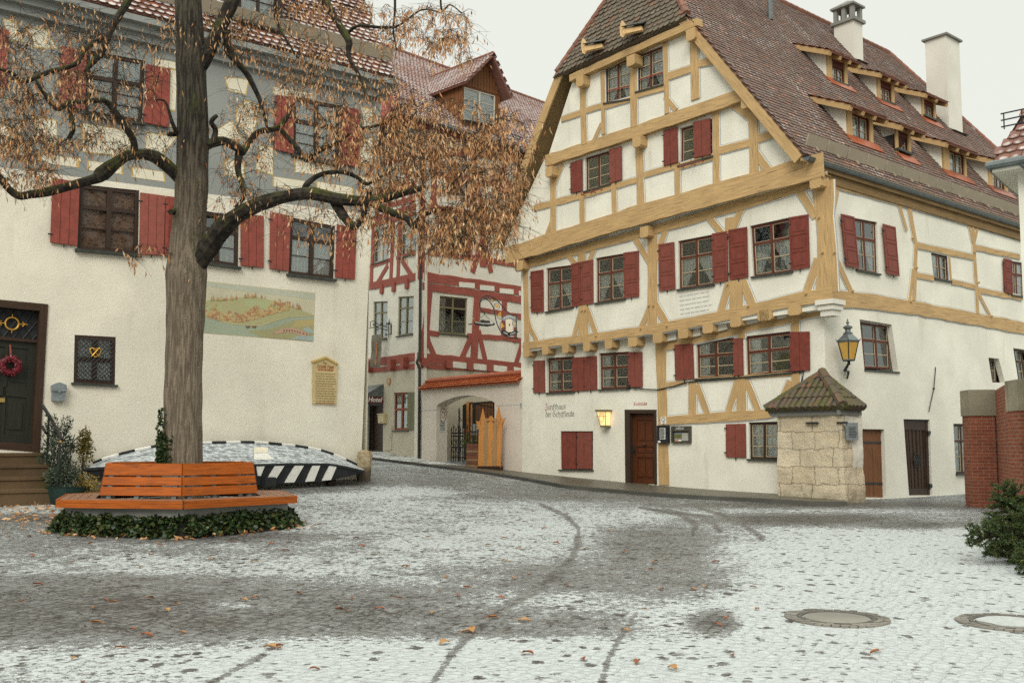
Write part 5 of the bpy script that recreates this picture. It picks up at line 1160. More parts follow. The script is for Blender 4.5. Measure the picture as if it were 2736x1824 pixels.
    tc_ = [plaster('mural_houses', c, var=.15, dirtamt=.2) for c in ((.50, .34, .14), (.44, .22, .13), (.52, .42, .22))]
    hb.build('painted_town', tc_, t); hb2.build('painted_town', tc_[::-1], t)
    mb = MB(); mb.prism([LB.at(K(*q), .012) for q in ((1450, 1000), (1560, 985), (1650, 945), (1800, 935), (1960, 980), (2050, 1030), (2140, 1050), (2080, 1090), (1950, 1080), (1820, 1025), (1650, 1020), (1530, 1050), (1450, 1050), (1500, 1025))], NL, 0, .001, back=False); mb.build('painted_banner', plaster('mural_banner', (.52, .33, .24), dirtamt=.1), t)
    mb = MB()
    for i, x in enumerate((1640, 1690, 1740, 1790, 1840, 1890, 1940, 2000, 2060)): y = 985 + (max(0, x - 1800) * .28); mb.prism([LB.at(K(*q), .0135) for q in ((x, y - 16), (x + 26, y - 14), (x + 26, y + 22), (x, y + 20))], NL, 0, .0006, back=False)
    for x in (985, 1100): mb.prism([LB.at(K(*q), .0135) for q in ((x - 45, 905), (x + 45, 905), (x + 30, 940), (x - 30, 940))], NL, 0, .0006, back=False)
    mb.build('painted_letters', M['ink_brown'], t)
    # plaque
    t = thing('wall_plaque', 'tall yellow stone wall plaque with a gabled top and rows of writing', 'plaque', LB.at(L4(818, 962), 0)); K2 = lambda x, y: (820 + x * .0957, 940 + y * .0957)
    P = [LB.at(K2(*q)) for q in ((148, 285), (520, 155), (860, 350), (835, 370), (800, 1475), (142, 1445))]; mb = MB(); mb.prism(P, NL, .001, .045); mb.build('slab', plaster('yellow_stone', (.58, .46, .24), var=.15, dirtamt=.3, dirt=(.38, .28, .10)), t)
    mb = MB(); mb.beam([LB.at(K2(140, 280), .045), LB.at(K2(520, 152), .045), LB.at(K2(865, 350), .045)], NL, .05, -.03, .03); mb.build('coping', M['line_ochre'], t)
    mb = MB(); f = lambda x, y: LB.at(K2(x, y), .045); letter(mb, 'Das', f(450, 335), UL, ZV, NL, .045, 1, .2); letter(mb, 'Schone Haus', f(285, 440), UL, ZV, NL, .062, 1, .2)
    for x in (475, 500): c = f(x, 370); mb.prism([c, c + UL * .015, c + UL * .015 - ZV * .015, c - ZV * .015], NL, .001, .006, 1)
    fine_print(mb, f(310, 465), UL, ZV, NL, .44, 1, .06, .045, 1, 3); fine_print(mb, f(240, 585), UL, ZV, NL, .56, 13, .062, .022, 0, 8); fine_print(mb, f(240, 1400), UL, ZV, NL, .52, 1, .06, .03, 1, 2)
    mb.build('writing', [paint('faded_ink', (.27, .19, .09, 1), .1, .8), paint('faded_red_ink', (.36, .12, .05, 1), .1, .8)], t)
lb_things()

# ------------------------------------------------------------------ red half-timbered house (back)
aR, aL_ = R(44.4), R(31.7)
UR = Vector((math.sin(aR), math.cos(aR), 0)); NR = Vector((UR.y, -UR.x, 0)); ULL = Vector((math.sin(aL_), -math.cos(aL_), 0)); NLL = Vector((-math.cos(aL_), -math.sin(aL_), 0))
_c = ray(1120, 1190); _c = _c * (39 / _c.y); RR = Pl((_c.x, 39, 0), NR, UR); RL = Pl((_c.x, 39, 0), NLL, ULL)
def build_red():
    H = thing('timber_house', 'tall house with red timber framing and a wooden roof dormer behind the garden gate', 'house', (_c.x, 39, 1.1))
    rwin = [Q(M2, (592, 337), (771, 354), (763, 592), (582, 578)), Q(M1, (658, 1252), (836, 1272), (850, 1520), (662, 1497)), Q(M1, (690, 870), (840, 885), (845, 1100), (695, 1080)), Q(M1, (1000, 905), (1090, 915), (1090, 1090), (1005, 1080))]
    wall('wall', H, RR, 0, [(0, -.2), (14, -.2), (14, 14.9), (0, 14.9)], rwin, M['plaster_white'], .1)
    lwin = [Q(M2, (163, 376), (255, 372), (252, 612), (163, 622)), Q(M2, (324, 345), (424, 338), (417, 583), (318, 598)), Q(M1, (176, 1345), (294, 1312), (283, 1550), (172, 1580)), Q(M1, (368, 1300), (486, 1270), (478, 1510), (362, 1535)), Q(M2, (296, 962), (394, 958), (389, 1203), (294, 1204)), Q(M2, (92, 1030), (228, 1020), (225, 1345), (90, 1352))]
    wall('wall', H, RL, 0, [(-9, -.2), (0, -.2), (0, 14.7), (-9, 14.7)], lwin, M['plaster_white'], .12)
    mb = MB(); z0 = 5.05; mb.prism([RL.T(-9, -.1), RL.T(-.02, -.1), RL.T(-.02, z0), RL.T(-9, z0)], NLL, .0, .004) if False else None
    # beige ground floor skin, with the openings cut
    lo = [[Vector((t, z, 0)) for t, z in ((-9, -.2), (0.005, -.2), (0.005, 4.9), (-9, 4.95))]] + [[Vector((*RL.tz(q), 0)) for q in h] for h in (lwin[4], lwin[5])]; fl = [v for l in lo for v in l]
    for t in tessellate_polygon(lo): mb.poly([RL.T(fl[i].x, fl[i].y, .005) for i in t])
    mb.poly([RR.T(0, -.2, .005), RR.T(14, -.2, .005), RR.T(14, 4.7, .005), RR.T(0, 4.7, .005)]); mb.build('ground_floor_plaster', M['plaster_hotel'], H)
    kw = dict(cream=False, fw=.06, depth=.05, trans=.70, low=(.5,))
    for q in (rwin[0], rwin[1], rwin[2], rwin[3]): window(H, RR, 0, q, 'frame_olive', curt='side', **kw)
    for q in (lwin[0], lwin[1]): window(H, RL, 0, q, 'frame_olive', curt='full', **kw)
    for q in (lwin[2], lwin[3]): window(H, RL, 0, q, 'frame_white', curt='full', **kw)
    window(H, RL, 0, lwin[4], 'frame_red', curt='full', trans=.55, low=(), cream=False, fw=.09, depth=.04)
    shutter(H, RL, 0, Q(M2, (391, 960), (441, 958), (437, 1197), (388, 1200)), 'shutter_green', fields=0)
    # hotel door
    W = quad_map(RL, 0, lwin[5]); mb = MB(); bar(mb, W, .0, 0, .33, 1, -.12, -.02); bar(mb, W, .33, 0, .48, 1, -.30, -.03); bar(mb, W, .94, 0, 1, 1, -.12, -.01); bar(mb, W, .48, .93, .94, 1, -.12, -.02); bar(mb, W, .33, 0, 1, .05, -.2, .02); d = mb.build('door', M['dark_wood'], H)
    mb = MB(); bar(mb, W, .48, .05, .94, .93, -.2, -.1)
    for i in range(7):
        for sg in (-1, 1):
            t = .12 + i * .11; a, b = W(.71, t + .06 * 1, -.1), W(.71 + sg * .2, t, -.1); mb.beam([a, b], NLL, .05, 0, .02)
    mb.build('door_leaf', M['dark_wood'], d, ORG[d.name])
    # timbers on the right facade
    b = lambda px, w, nm, c=M2: beam(H, RR, 0, [c(*q) for q in px], w, nm, 'red_timber', th=.03)
    b([(465, 735), (800, 768), (1140, 800)], .44, 'sill_beam'); b([(470, 790), (800, 808), (1140, 830)], .24, 'rail')
    b([(490, 215), (800, 256), (1140, 310)], .44, 'sill_beam'); b([(480, 275), (800, 318), (1140, 368)], .34, 'sill_beam')
    for x, y in ((500, 765), (655, 778), (790, 790), (918, 800), (1050, 812)): corbel(H, RR, 0, M2(x, y), .34, .34, .12, 'red_timber')
    for x0, x1, y in ((675, 770, 779), (805, 900, 791), (938, 1030, 802), (1068, 1120, 813)):
        mb = MB(); c, e = RR.at(M2(x0, y), .05), RR.at(M2(x1, y + 10), .05); mb.prism([c - ZV * .13, e - ZV * .13, e + ZV * .12, c + ZV * .12], NR, -.01, .012); mb.build('infill', M['plaster_white'], H)
    for x0, x1, y in ((715, 815, 264), (850, 942, 283), (978, 1066, 304), (1102, 1130, 320)):
        mb = MB(); c, e = RR.at(M2(x0, y), .05), RR.at(M2(x1, y + 8), .05); mb.prism([c - ZV * .11, e - ZV * .11, e + ZV * .10, c + ZV * .10], NR, -.01, .013); mb.build('infill', M['plaster_white'], H)
    for p, w in (([(520, 300), (505, 520), (478, 760)], .46), ([(838, 320), (825, 520), (812, 750)], .46), ([(1010, 340), (1003, 620)], .34), ([(1080, 540), (1076, 640)], .2), ([(790, 330), (790, 570)], .0)):
        if w: b(p, w, 'post')
    for p, w in (([(505, 560), (520, 640), (565, 740)], .3), ([(800, 590), (735, 740)], .32), ([(842, 560), (885, 750)], .3), ([(1120, 650), (1085, 770)], .3)): b(p, w, 'brace')
    for p, w in (([(500, 570), (585, 585)], .26), ([(770, 595), (1000, 610), (1140, 628)], .26), ([(840, 425), (1005, 450)], .22), ([(1010, 460), (1140, 475)], .3), ([(540, 345), (590, 345)], .0)):
        if w: b(p, w, 'rail')
    b2 = lambda px, w, nm: beam(H, RR, 0, [M1(*q) for q in px], w, nm, 'red_timber', th=.03)
    b2([(530, 1490), (860, 1535), (1200, 1590)], .30, 'rail'); b2([(940, 1180), (945, 1600)], .46, 'post'); b2([(530, 1200), (520, 1640)], .5, 'post'); b2([(930, 1440), (870, 1640)], .34, 'brace'); b2([(955, 1440), (1000, 1640)], .34, 'brace')
    b2([(530, 1190), (860, 1235), (1300, 1300)], .4, 'sill_beam'); b2([(580, 955), (860, 990), (1330, 1055)], .34, 'rail'); b2([(540, 800), (860, 800), (1320, 870)], .4, 'top_plate')
    for x in (600, 880, 1090, 1200): b2([(x, 790), (x, 1210)], .34, 'post')
    for x in (940, 1150): b2([(x, 1180), (x - 45, 1000)], .3, 'brace')
    b2([(640, 1240), (645, 1510)], .3, 'post'); b2([(850, 1260), (858, 1530)], .24, 'post'); b2([(1100, 1270), (1105, 1500)], .34, 'post')
    # timbers on the left facade
    b3 = lambda px, w, nm: beam(H, RL, 0, [q for q in px], w, nm, 'red_timber', th=.03)
    b3([M2(80, 775), M2(250, 755), M2(460, 728)], .40, 'sill_beam'); b3([M2(130, 820), M2(450, 790)], .26, 'rail')
    for x, y in ((122, 795), (262, 782), (345, 770)): corbel(H, RL, 0, M2(x, y), .32, .44, .25, 'red_timber')
    b3([M2(130, 278), M2(300, 245), M2(475, 205)], .36, 'sill_beam')
    for x, y in ((210, 295), (287, 282), (372, 262)): corbel(H, RL, 0, M2(x, y), .26, .4, .1, 'red_timber')
    b3([M1(140, 1280), M1(320, 1225), M1(530, 1165)], .36, 'rail'); b3([M1(150, 1320), M1(330, 1268), M1(520, 1215)], .20, 'rail')
    for x in (165, 303, 352, 500): b3([M1(x + 12, 1290 - (x - 165) * .28), M2((M1(x, 0)[0] - 930) / .4145 - 6, 285 - (x - 165) * .18)], .34, 'post')
    b3([M2(255, 140), M2(170, 285)], .3, 'brace'); b3([M2(345, 110), M2(420, 225)], .3, 'brace'); b3([M2(140, 150), M2(265, 108)], .2, 'rail'); b3([M2(310, 95), M2(450, 55)], .2, 'rail')
    for x in (200, 275, 385, 440, 515): b3([M1(x, 1090 - (x - 200) * .12), M1(x - 4, 1270 - (x - 200) * .3)], .3, 'post')
    b3([M1(190, 1095), M1(520, 1010)], .34, 'rail'); b3([M1(210, 1190), M1(520, 1110)], .26, 'rail'); b3([M1(250, 880), M1(520, 800)], .3, 'rail')
    for x in (300, 420, 520): b3([M1(x, 820), M1(x - 6, 1050)], .3, 'post')
    # downpipe at the corner
    mb = MB(); c = RR.T(.0, 0, .16) + NLL * .12; mb.tube([Vector((c.x, c.y, 14.3)), Vector((c.x, c.y, 5.2)), Vector((c.x, c.y, 4.9)) + NR * -.03 - UR * .12, Vector((c.x, c.y, 4.65)), Vector((c.x, c.y, .9))], .06, 8); mb.build('downpipe', paint('brown_copper', (.05, .042, .036, 1), .3, .5), H)
    # roof
    E0 = RR.at(M1(1305, 838), .4); R0 = RR.at((1480, 289)); 
    g1 = RR.at(M1(1305, 835), .4); zr = 17.2 + 1.6; half = 4.6; sl = math.atan2(zr - 14.55, half); V = (-NR * math.cos(sl) + ZV * math.sin(sl)); N = NR * math.sin(sl) + ZV * math.cos(sl)
    RPp = Pl(E0, N, UR); rl = RPp.at((1078, 150)); rr = RPp.at((1480, 289)); O = RR.T(-1.3, 0, .4); O.z = 14.5; vr = ((rl - O).dot(V) + (rr - O).dot(V)) / 2
    ul = (rl - O).dot(UR)
    poly = [(0, 0), (16, 0), (16, vr), (min(ul, 1.5), vr)]
    roof('roof', H, O, UR, V, poly, M['tile_red'], w=.21, h=.19, lift=.035); ridge_tiles(H, O + UR * min(ul, 1.5) + V * vr, O + UR * 16 + V * vr, .11)
    mb = MB(); a = O + V * vr + UR * min(ul, 1.5); bk = O - NR * (2 * vr * math.cos(sl)); mb.prism([a, O + UR * 16 + V * vr, bk + UR * 16, bk], (-NR * math.sin(sl) + ZV * math.cos(sl)), -.1, 0); mb.build('roof', M['tile_red'], H)
    mb = MB(); P = [O + V * .0 - UR * .0, a, bk]; mb.prism([P[0] - ZV * .1, P[1] - ZV * .12, P[2] - ZV * .1], (P[1] - P[0]).cross(P[2] - P[0]).normalized() , -.1, -.05); mb.build('gable_wall', M['red_timber'], H)
    mb = MB(); mb.beam([O - N * .05, a - N * .05], -UR, .32, -.02, .07); mb.beam([bk, a], -UR, .32, -.02, .07); mb.build('verge_board', M['red_timber'], H)
    mb = MB(); mb.tube([O + NR * .08 + UR * .4, O + NR * .08 + UR * 16], .09, 8); mb.build('gutter', M['zinc'], H)
    mb = MB(); mb.prism([O - N * .15, O + UR * 16 - N * .15, O + UR * 16 - NR * .5 - N * .15, O - NR * .5 - N * .15], ZV, -.08, 0); mb.build('eaves_soffit', M['red_timber'], H)
    # snow guard grid
    mb = MB(); g0, g1 = RPp.at(M1(1085, 690), .05), RPp.at(M1(1345, 790), .05)
    for k in range(3): mb.tube([g0 + ZV * .13 * k, g1 + ZV * .13 * k], .012, 4)
    for k in range(23): p = g0 + (g1 - g0) * (k / 22); mb.tube([p, p + ZV * .28], .010, 4)
    mb.build('snow_guard', M['iron'], H)
    # skylight
    P = [RPp.at(M1(*q), .10) for q in ((1068, 497), (1140, 517), (1222, 668), (1140, 645))]; mb = MB(); mb.prism(P, N, -.1, 0); s = mb.build('skylight', M['zinc'], H); m = sum(P, Vector()) / 4; mb = MB(); mb.prism([p + (m - p) * .10 for p in P], N, 0, .012, back=False); mg = NM('skylight_glass', .1); mg.col((.55, .62, .62, 1)); mg.b.inputs['Specular IOR Level'].default_value = .8; mb.build('pane', mg.mat, s, ORG[s.name])
    # wooden dormer
    q = [M1(800, 330), M1(1062, 405), M1(1062, 640), M1(795, 590)]; f0 = RPp.at(M1(800, 640)); P = Pl((f0.x, f0.y, 0), NR, UR); t1 = P.tz(M1(1062, 640))[0]; zb, zt = f0.z, P.tz(M1(800, 330))[1]; za = P.tz(M1(962, 150))[1]; tm = P.tz(M1(962, 150))[0]
    wq = Q(M1, (810, 342), (1030, 405), (1026, 614), (805, 574)); tan = math.tan(sl); mb = MB()
    A, B_ = P.T(0, zb), P.T(t1, zb); A1_, B1_ = P.T(0, zt), P.T(t1, zt); rn = (zt - zb) / tan
    for k in range(8):
        s0, s1 = k / 8, (k + 1) / 8 - .01
        mb.prism([A - NR * rn * s0 + ZV * ((zt - zb) * s0), A - NR * rn * s1 + ZV * ((zt - zb) * s1), A1_ - NR * rn * s1, A1_ - NR * rn * s0], -UR, -.02, .02)
    mb.poly([B_, B1_, B1_ - NR * rn]); d = mb.build('dormer', M['dormer_wood'], H); og = ORG[d.name]
    wall('dormer_front', d, P, 0, [(0, zb), (t1, zb), (t1, zt), (tm, za), (0, zt)], [wq], M['dormer_wood'], .08)
    mb = MB(); n = 13
    for k in range(n):
        t0, t2 = t1 * k / n + .012, t1 * (k + 1) / n - .012; tt = (t0 + t2) / 2; ztop = zt + (za - zt) * (tt / tm if tt < tm else (t1 - tt) / (t1 - tm)); zlow = P.tz(wq[0])[1] + .06 - (P.tz(wq[0])[1] - P.tz(wq[1])[1]) * tt / t1
        o_ = P.T(t0, 0); mb.uvf = lambda p: (p.z, (p - o_).dot(UR)); mb.prism([P.T(t0, zlow), P.T(t2, zlow), P.T(t2, ztop), P.T(t0, ztop)], NR, 0, .02 + .008 * (k % 2))
    mb.build('cladding', M['dormer_wood'], d, og)
    window(d, P, 0, wq, 'frame_white', trans=None, low=(.33, .66), curt='cafe', cream=False, depth=.03, fw=.06, sd=.1)
    apx = P.T(tm, za + .12, .45); rb = za - zb; 
    for tt in (-.28, t1 + .28):
        e = P.T(tt, zt - .05, .45); back = -NR * ((za - zb) / tan + .9); mbr = MB(); nn = (apx - e).cross(NR).normalized(); nn = nn if nn.z > 0 else -nn
        Uq = -NR; Vq = (apx - e).normalized(); roof('dormer_roof', d, e, Uq, Vq, [(0, 0), (2.9, 0), (4.2, (apx - e).length), (0, (apx - e).length)], M['tile_red'], w=.2, h=.18, lift=.03, parent=d, thick=.10)
    ridge_tiles(H, apx, apx - NR * 4, .09, parent=d)
    return H
RED = build_red()

# ------------------------------------------------------------------ garden gate wall and what stands in it
g0 = FG.T(-11.66, 0); g1 = ray(1128, 1190); g1 = g1 * (38.2 / g1.y); _dg = Vector((g0.x - g1.x, g0.y - g1.y, 0)).normalized()
GW = Pl((g0.x, g0.y, 0), Vector((_dg.y, -_dg.x, 0)), _dg)
if GW.n.y > 0: GW.n = -GW.n
def text_obj(name, txt, o, u, v, size, mat, parent, shear=0.0, bold=0.0, th=.004):
    cu = bpy.data.curves.new(name, 'FONT'); cu.body = txt; cu.size = size; cu.shear = shear; cu.offset = bold; cu.extrude = th; cu.align_x = 'CENTER'; cu.align_y = 'CENTER'
    t = bpy.data.objects.new('tmp', cu); C.objects.link(t); dg = bpy.context.evaluated_depsgraph_get(); me = bpy.data.meshes.new_from_object(t.evaluated_get(dg)); bpy.data.objects.remove(t)
    n = u.cross(v); mb = MB()
    for p in me.polygons: mb.poly([o + u * me.vertices[i].co.x + v * me.vertices[i].co.y + n * me.vertices[i].co.z for i in p.vertices])
    return mb.build(name, mat, parent)
def gate_things():
    T = thing('gate_wall', 'pinkish plastered garden wall with an arched opening and orange tile coping', 'wall', GW.T(-3, .9))
    xl, xr, th = GW.tz(M2(570, 1040))[0], GW.tz(M2(944, 1000))[0], .5
    zs, za = GW.tz(M2(570, 1045))[1], GW.tz(M2(790, 985))[1] + .04; zt = 3.86; L_ = GW.tz((1127, 1200))[0]
    arch = [(xl + (xr - xl) * k / 14, zs + (za - zs) * math.sin(math.pi * k / 14) ** .8) for k in range(15)]
    mb = MB(); n = GW.n
    def fr(o_):
        P = [(L_, -.2), (xl, -.2), (xl, zs), (L_, zs)]; mb.poly([GW.T(*p, o_) for p in P]); P = [(xr, -.2), (0.05, -.2), (0.05, zs), (xr, zs)]; mb.poly([GW.T(*p, o_) for p in P])
        mb.poly([GW.T(*p, o_) for p in [(L_, zs), (xl, zs), (xl, zt), (L_, zt)]]); mb.poly([GW.T(*p, o_) for p in [(xr, zs), (.05, zs), (.05, zt), (xr, zt)]])
        for a, b in zip(arch[:-1], arch[1:]): mb.poly([GW.T(*a, o_), GW.T(*b, o_), GW.T(b[0], zt, o_), GW.T(a[0], zt, o_)])
    fr(0); fr(-th)
    for a, b in zip([(xl, -.2)] + arch, arch + [(xr, -.2)]): mb.poly([GW.T(*a, 0), GW.T(*b, 0), GW.T(*b, -th), GW.T(*a, -th)])
    mb.poly([GW.T(L_, zt), GW.T(.05, zt), GW.T(.05, zt, -th), GW.T(L_, zt, -th)]); mb.build('wall', M['plaster_gate'], T)
    s = (GW.n * -.62 + ZV * .42).normalized(); e = GW.T(L_ - .05, 3.80, .16); cl = -L_ + .02
    roof('coping_tiles', T, e, GW.u, s, [(0, 0), (cl, 0), (cl, .62), (.0, .62)], M['tile_orange'], w=.17, h=.155, lift=.05, thick=.05)
    s2 = (GW.n * .62 + ZV * .42).normalized(); e2 = GW.T(L_ - .05, 3.80, -th - .16); mb = MB(); mb.prism([e2, e2 + GW.u * cl, e2 + GW.u * cl + s2 * .62, e2 + s2 * .62], ZV, -.05, 0); mb.build('coping_tiles', M['tile_orange'], T)
    ridge_tiles(T, e + s * .64, e + s * .64 + GW.u * cl, .09, mat='tile_orange')
    mb = MB(); mb.prism([GW.T(L_, 2.98), GW.T(xl - .02, 2.98), GW.T(xl - .02, 3.0), GW.T(L_, 3.0)], n, 0, .004); mb.prism([GW.T(xr + .1, 3.02), GW.T(.0, 3.02), GW.T(0, 3.035), GW.T(xr + .1, 3.035)], n, 0, .004); mb.build('score_line', M['line_grey'], T)
    # plaques on the left reveal
    RV = Pl(GW.T(xl, 0), GW.u, GW.n); f = lambda q: RV.at(q)
    t = thing('wall_plaque', 'round faded emblem plaque on the reveal of the garden gate', 'plaque', f(M2(611, 1105))); mb = MB(); c = f(M2(611, 1105)); mb.prism([c + GW.n * (.15 * math.cos(a)) + ZV * (.27 * math.sin(a)) for a in np.linspace(0, 2 * math.pi, 17)[:-1]], GW.u, .001, .02); mb.build('plate', M['plaster_gate'], t)
    mb = MB(); mb.tube([c + GW.u * .02 + GW.n * (.14 * math.cos(a)) + ZV * (.25 * math.sin(a)) for a in np.linspace(0, 2 * math.pi, 17)], .012, 4); mb.tube([c + GW.u * .02 + GW.n * (.07 * math.cos(a)) + ZV * (.12 * math.sin(a)) for a in np.linspace(0, 2 * math.pi, 11)], .012, 4); mb.build('emblem', M['ink_brown'], t)
    c = f(M2(608, 1172)); t = thing('wall_plaque', 'small rectangular sign of fine print under the round gate plaque', 'plaque', c); mb = MB(); mb.box(c, GW.n * .13, GW.u * .008, ZV * .25); mb.build('plate', M['paper'], t); mb = MB(); fine_print(mb, c + GW.u * .009 + ZV * .21 + GW.n * .11, -GW.n, ZV, GW.u, .22, 7, .06, .022, seed=6); mb.build('writing', M['ink'], t)
    c = GW.at(M2(1127, 1042), .005); c2 = FG.at((1392, 1082), .005); t = thing('house_number', 'tiny grey number plate at the left corner of the guild house', 'sign', c2); mb = MB(); mb.box(c2, UF * .075, NF * .006, ZV * .10); mb.build('plate', M['paper'], t); mb = MB(); fine_print(mb, c2 + NF * .007 + ZV * .06 - UF * .05, UF, ZV, NF, .10, 3, .05, .02, seed=2); mb.build('writing', M['ink'], t)
    # wrought iron railing gate standing open behind the arch
    K = crop(1180, 1060, .1339); BP = Pl(GW.T(0, 0, -.9), GW.n, GW.u); zg = 1.05
    t = thing('iron_fence', 'black wrought iron spiked fence just inside the gate arch', 'fence', BP.at(K(350, 1290))); x0, x1 = BP.tz(K(195, 700))[0], BP.tz(K(560, 700))[0]; ztop = BP.tz(K(300, 720))[1]
    for k in range(9):
        mb = MB(); x = x0 + (x1 - x0) * k / 8; p = BP.T(x, zg); q = BP.T(x, ztop + .12 + .1 * (k % 2)); mb.tube([p, q], .017, 5); mb.lathe(q - ZV * .03, [(.001, -.02), (.035, .03), (.02, .07), (.001, .16)], 6); mb.build('bar', M['iron'], t)
    for z in (zg + .15, (zg + ztop) / 2, ztop - .12, ztop): mb = MB(); mb.box((BP.T(x0, z) + BP.T(x1, z)) / 2, BP.u * (x1 - x0) / 2, BP.n * .012, ZV * .022); mb.build('cross_bar', M['iron'], t)
    for z_ in (zg + .45, ztop - .35):
        for k in range(4):
            mb = MB(); c = BP.T(x0 + (x1 - x0) * (k + .5) / 4, z_); mb.tube([c + BP.u * (.11 * math.cos(a)) + ZV * (.11 * math.sin(a)) for a in np.linspace(0, 5.5, 13)], .014, 4); mb.build('scroll', M['iron'], t)
    c = BP.at(K(352, 300), -.3); t = thing('lamp_post', 'slim grey iron post with a finial inside the gate', 'post', (c.x, c.y, zg)); mb = MB(); mb.tube([Vector((c.x, c.y, zg)), c], .035, 8); mb.lathe(c, [(.05, 0), (.05, .03), (.02, .06), (.045, .1), (.001, .2)], 8); mb.lathe(Vector((c.x, c.y, c.z - .55)), [(.036, 0), (.055, .03), (.036, .06)], 8); mb.build('post', M['zinc'], t); mb = MB(); mb.tube([c - ZV * .28 + GW.u * (.04 + .12 * k / 6) + ZV * .08 * math.sin(k) for k in range(7)], .012, 4); mb.build('scroll', M['iron'], t)
    # overthrow of the iron gate leaf above the board fence
    OP = Pl(GW.T(0, 0, -.46), GW.n, GW.u); x0, x1 = OP.tz(K(560, 100))[0], OP.tz(K(1044, 100))[0]; t = thing('iron_gate', 'tall open black iron gate leaf hanging under the arch', 'gate', OP.T((x0 + x1) / 2, 1.0)); a, b = OP.at(K(560, 130)), OP.at(K(1044, 95)); c, d = OP.at(K(560, 120)), OP.at(K(1044, 215))
    for p, q, r_ in ((a, b, .03), (c, d, .022)): mb = MB(); mb.tube([p, q], r_, 6); mb.build('rail', M['iron'], t)
    for k in range(9): mb = MB(); s_ = k / 8; p = a + (b - a) * s_; mb.tube([p, Vector((p.x, p.y, 1.15))], .016, 5); mb.build('bar', M['iron'], t)
    for p in (a, b): mb = MB(); mb.tube([p, Vector((p.x, p.y, 1.0))], .035, 6); mb.build('stile', M['iron'], t)
    mb = MB(); mb.box(Vector(((a.x + b.x) / 2, (a.y + b.y) / 2, 2.15)), OP.u * (x1 - x0) / 2, OP.n * .01, ZV * .04); mb.build('rail', M['iron'], t)
    # courtyard: orange post, brown boards, pale table sign
    c = BP.at(K(560, 200), -.6); t = thing('timber_post', 'round orange timber post inside the courtyard', 'post', (c.x, c.y, zg)); mb = MB(); mb.tube([Vector((c.x, c.y, zg)), Vector((c.x, c.y, c.z + .2))], .13, 12); mb.build('trunk', M['larch'], t)
    CP_ = Pl(GW.T(0, 0, -2.6), GW.n, GW.u); p = CP_.tz(K(410, 140)); q = CP_.tz(K(760, 900)); t = thing('courtyard_shed', 'dark brown boarded shed at the back of the courtyard', 'shed', CP_.T((p[0] + 2), 1.0)); mb = MB(); n_ = 14
    for k in range(n_): a0 = p[0] + .1 + 3.2 * k / n_; mb.prism([CP_.T(a0 + .01, .9), CP_.T(a0 + 3.2 / n_ - .01, .9), CP_.T(a0 + 3.2 / n_ - .01, p[1]), CP_.T(a0 + .01, p[1])], GW.n, -.03, .004 * (k % 3))
    mb.build('boards', M['dormer_wood'], t); mb = MB(); mb.box(CP_.T(p[0] + .5, (p[1] + 2.3) / 2, .02), GW.u * .42, GW.n * .02, ZV * (p[1] - 2.4) / 2); mb.build('shutter', M['door_black'], t)
    c = BP.at(K(685, 645), -.5); t = thing('notice_board', 'pale blank board with a small dark star inside the gate', 'sign', c); mb = MB(); mb.box(c, GW.u * .26, GW.n * .012, ZV * .21); mb.box(c - ZV * .6, GW.u * .03, GW.n * .01, ZV * .42); mb.build('board', M['paper'], t)
    mb = MB(); sc_ = c + GW.u * .17 - ZV * .08 + GW.n * .012; mb.prism([sc_ + (GW.u * math.cos(R(90 + 36 * k)) + ZV * math.sin(R(90 + 36 * k))) * (.10 if k % 2 == 0 else .04) for k in range(10)], GW.n, .001, .02); mb.build('star', M['black'], t)
    # board fence panel: five shaped boards
    FP = Pl(ground_at(K(700, 1420)) , GW.n, GW.u); c0 = GW.at(M2(850, 1440), .55); c1 = GW.at(M2(985, 1440), .30); FP = Pl((c0.x, c0.y, 0), Vector((-(c1 - c0).y, (c1 - c0).x, 0)) * -1, (c1 - c0).xy.to_3d())
    if FP.n.y > 0: FP.n = -FP.n
    t = thing('board_fence', 'orange fence panel of five tall boards with fretted tops beside the gate', 'fence', FP.at(K(950, 1410)))
    bd = [((755, 860), (735, 845), 550), ((862, 938), (845, 925), 515), ((942, 1040), (920, 1018), 500), ((1045, 1120), (1020, 1100), 515), ((1122, 1222), (1105, 1185), 500)]
    for i, ((a, b), (c, d), y) in enumerate(bd):
        mb = MB(); P = [FP.at(K(a, y)), FP.at(K(b, y)), FP.at(K(d, 1405)), FP.at(K(c, 1405))]; o_ = P[0]; mb.uvf = lambda p: ((p - o_).z, (p - o_).dot(FP.u) + i * .7); mb.prism(P, FP.n, 0, .035 + .004 * (i % 2)); bo = mb.build('board', M['larch_grey' if i in (1, 3) else 'larch'], t)
        m_ = (a + b) / 2; mb = MB(); ctr = FP.at(K(m_, y - 48)); s_ = (P[1] - P[0]).length
        if i in (1, 3): mb.prism([ctr + (FP.u * math.cos(a_) + ZV * math.sin(a_)) * s_ * .45 for a_ in np.linspace(0, 2 * math.pi, 15)[:-1]], FP.n, 0, .035); mb.prism([ctr - FP.u * s_ * .2 - ZV * .3, ctr + FP.u * s_ * .2 - ZV * .3, ctr + FP.u * s_ * .2, ctr - FP.u * s_ * .2], FP.n, .001, .033)
        elif i == 2:
            for a_, r_ in ((90, .34), (0, .30), (180, .30), (45, .2), (135, .2)): c_ = ctr + (FP.u * math.cos(R(a_)) + ZV * math.sin(R(a_))) * s_ * .34; mb.prism([c_ + (FP.u * math.cos(w) + ZV * math.sin(w)) * s_ * r_ * .8 for w in np.linspace(0, 2 * math.pi, 11)[:-1]], FP.n, 0 - a_ * 1e-5, .035 + a_ * 1e-5)
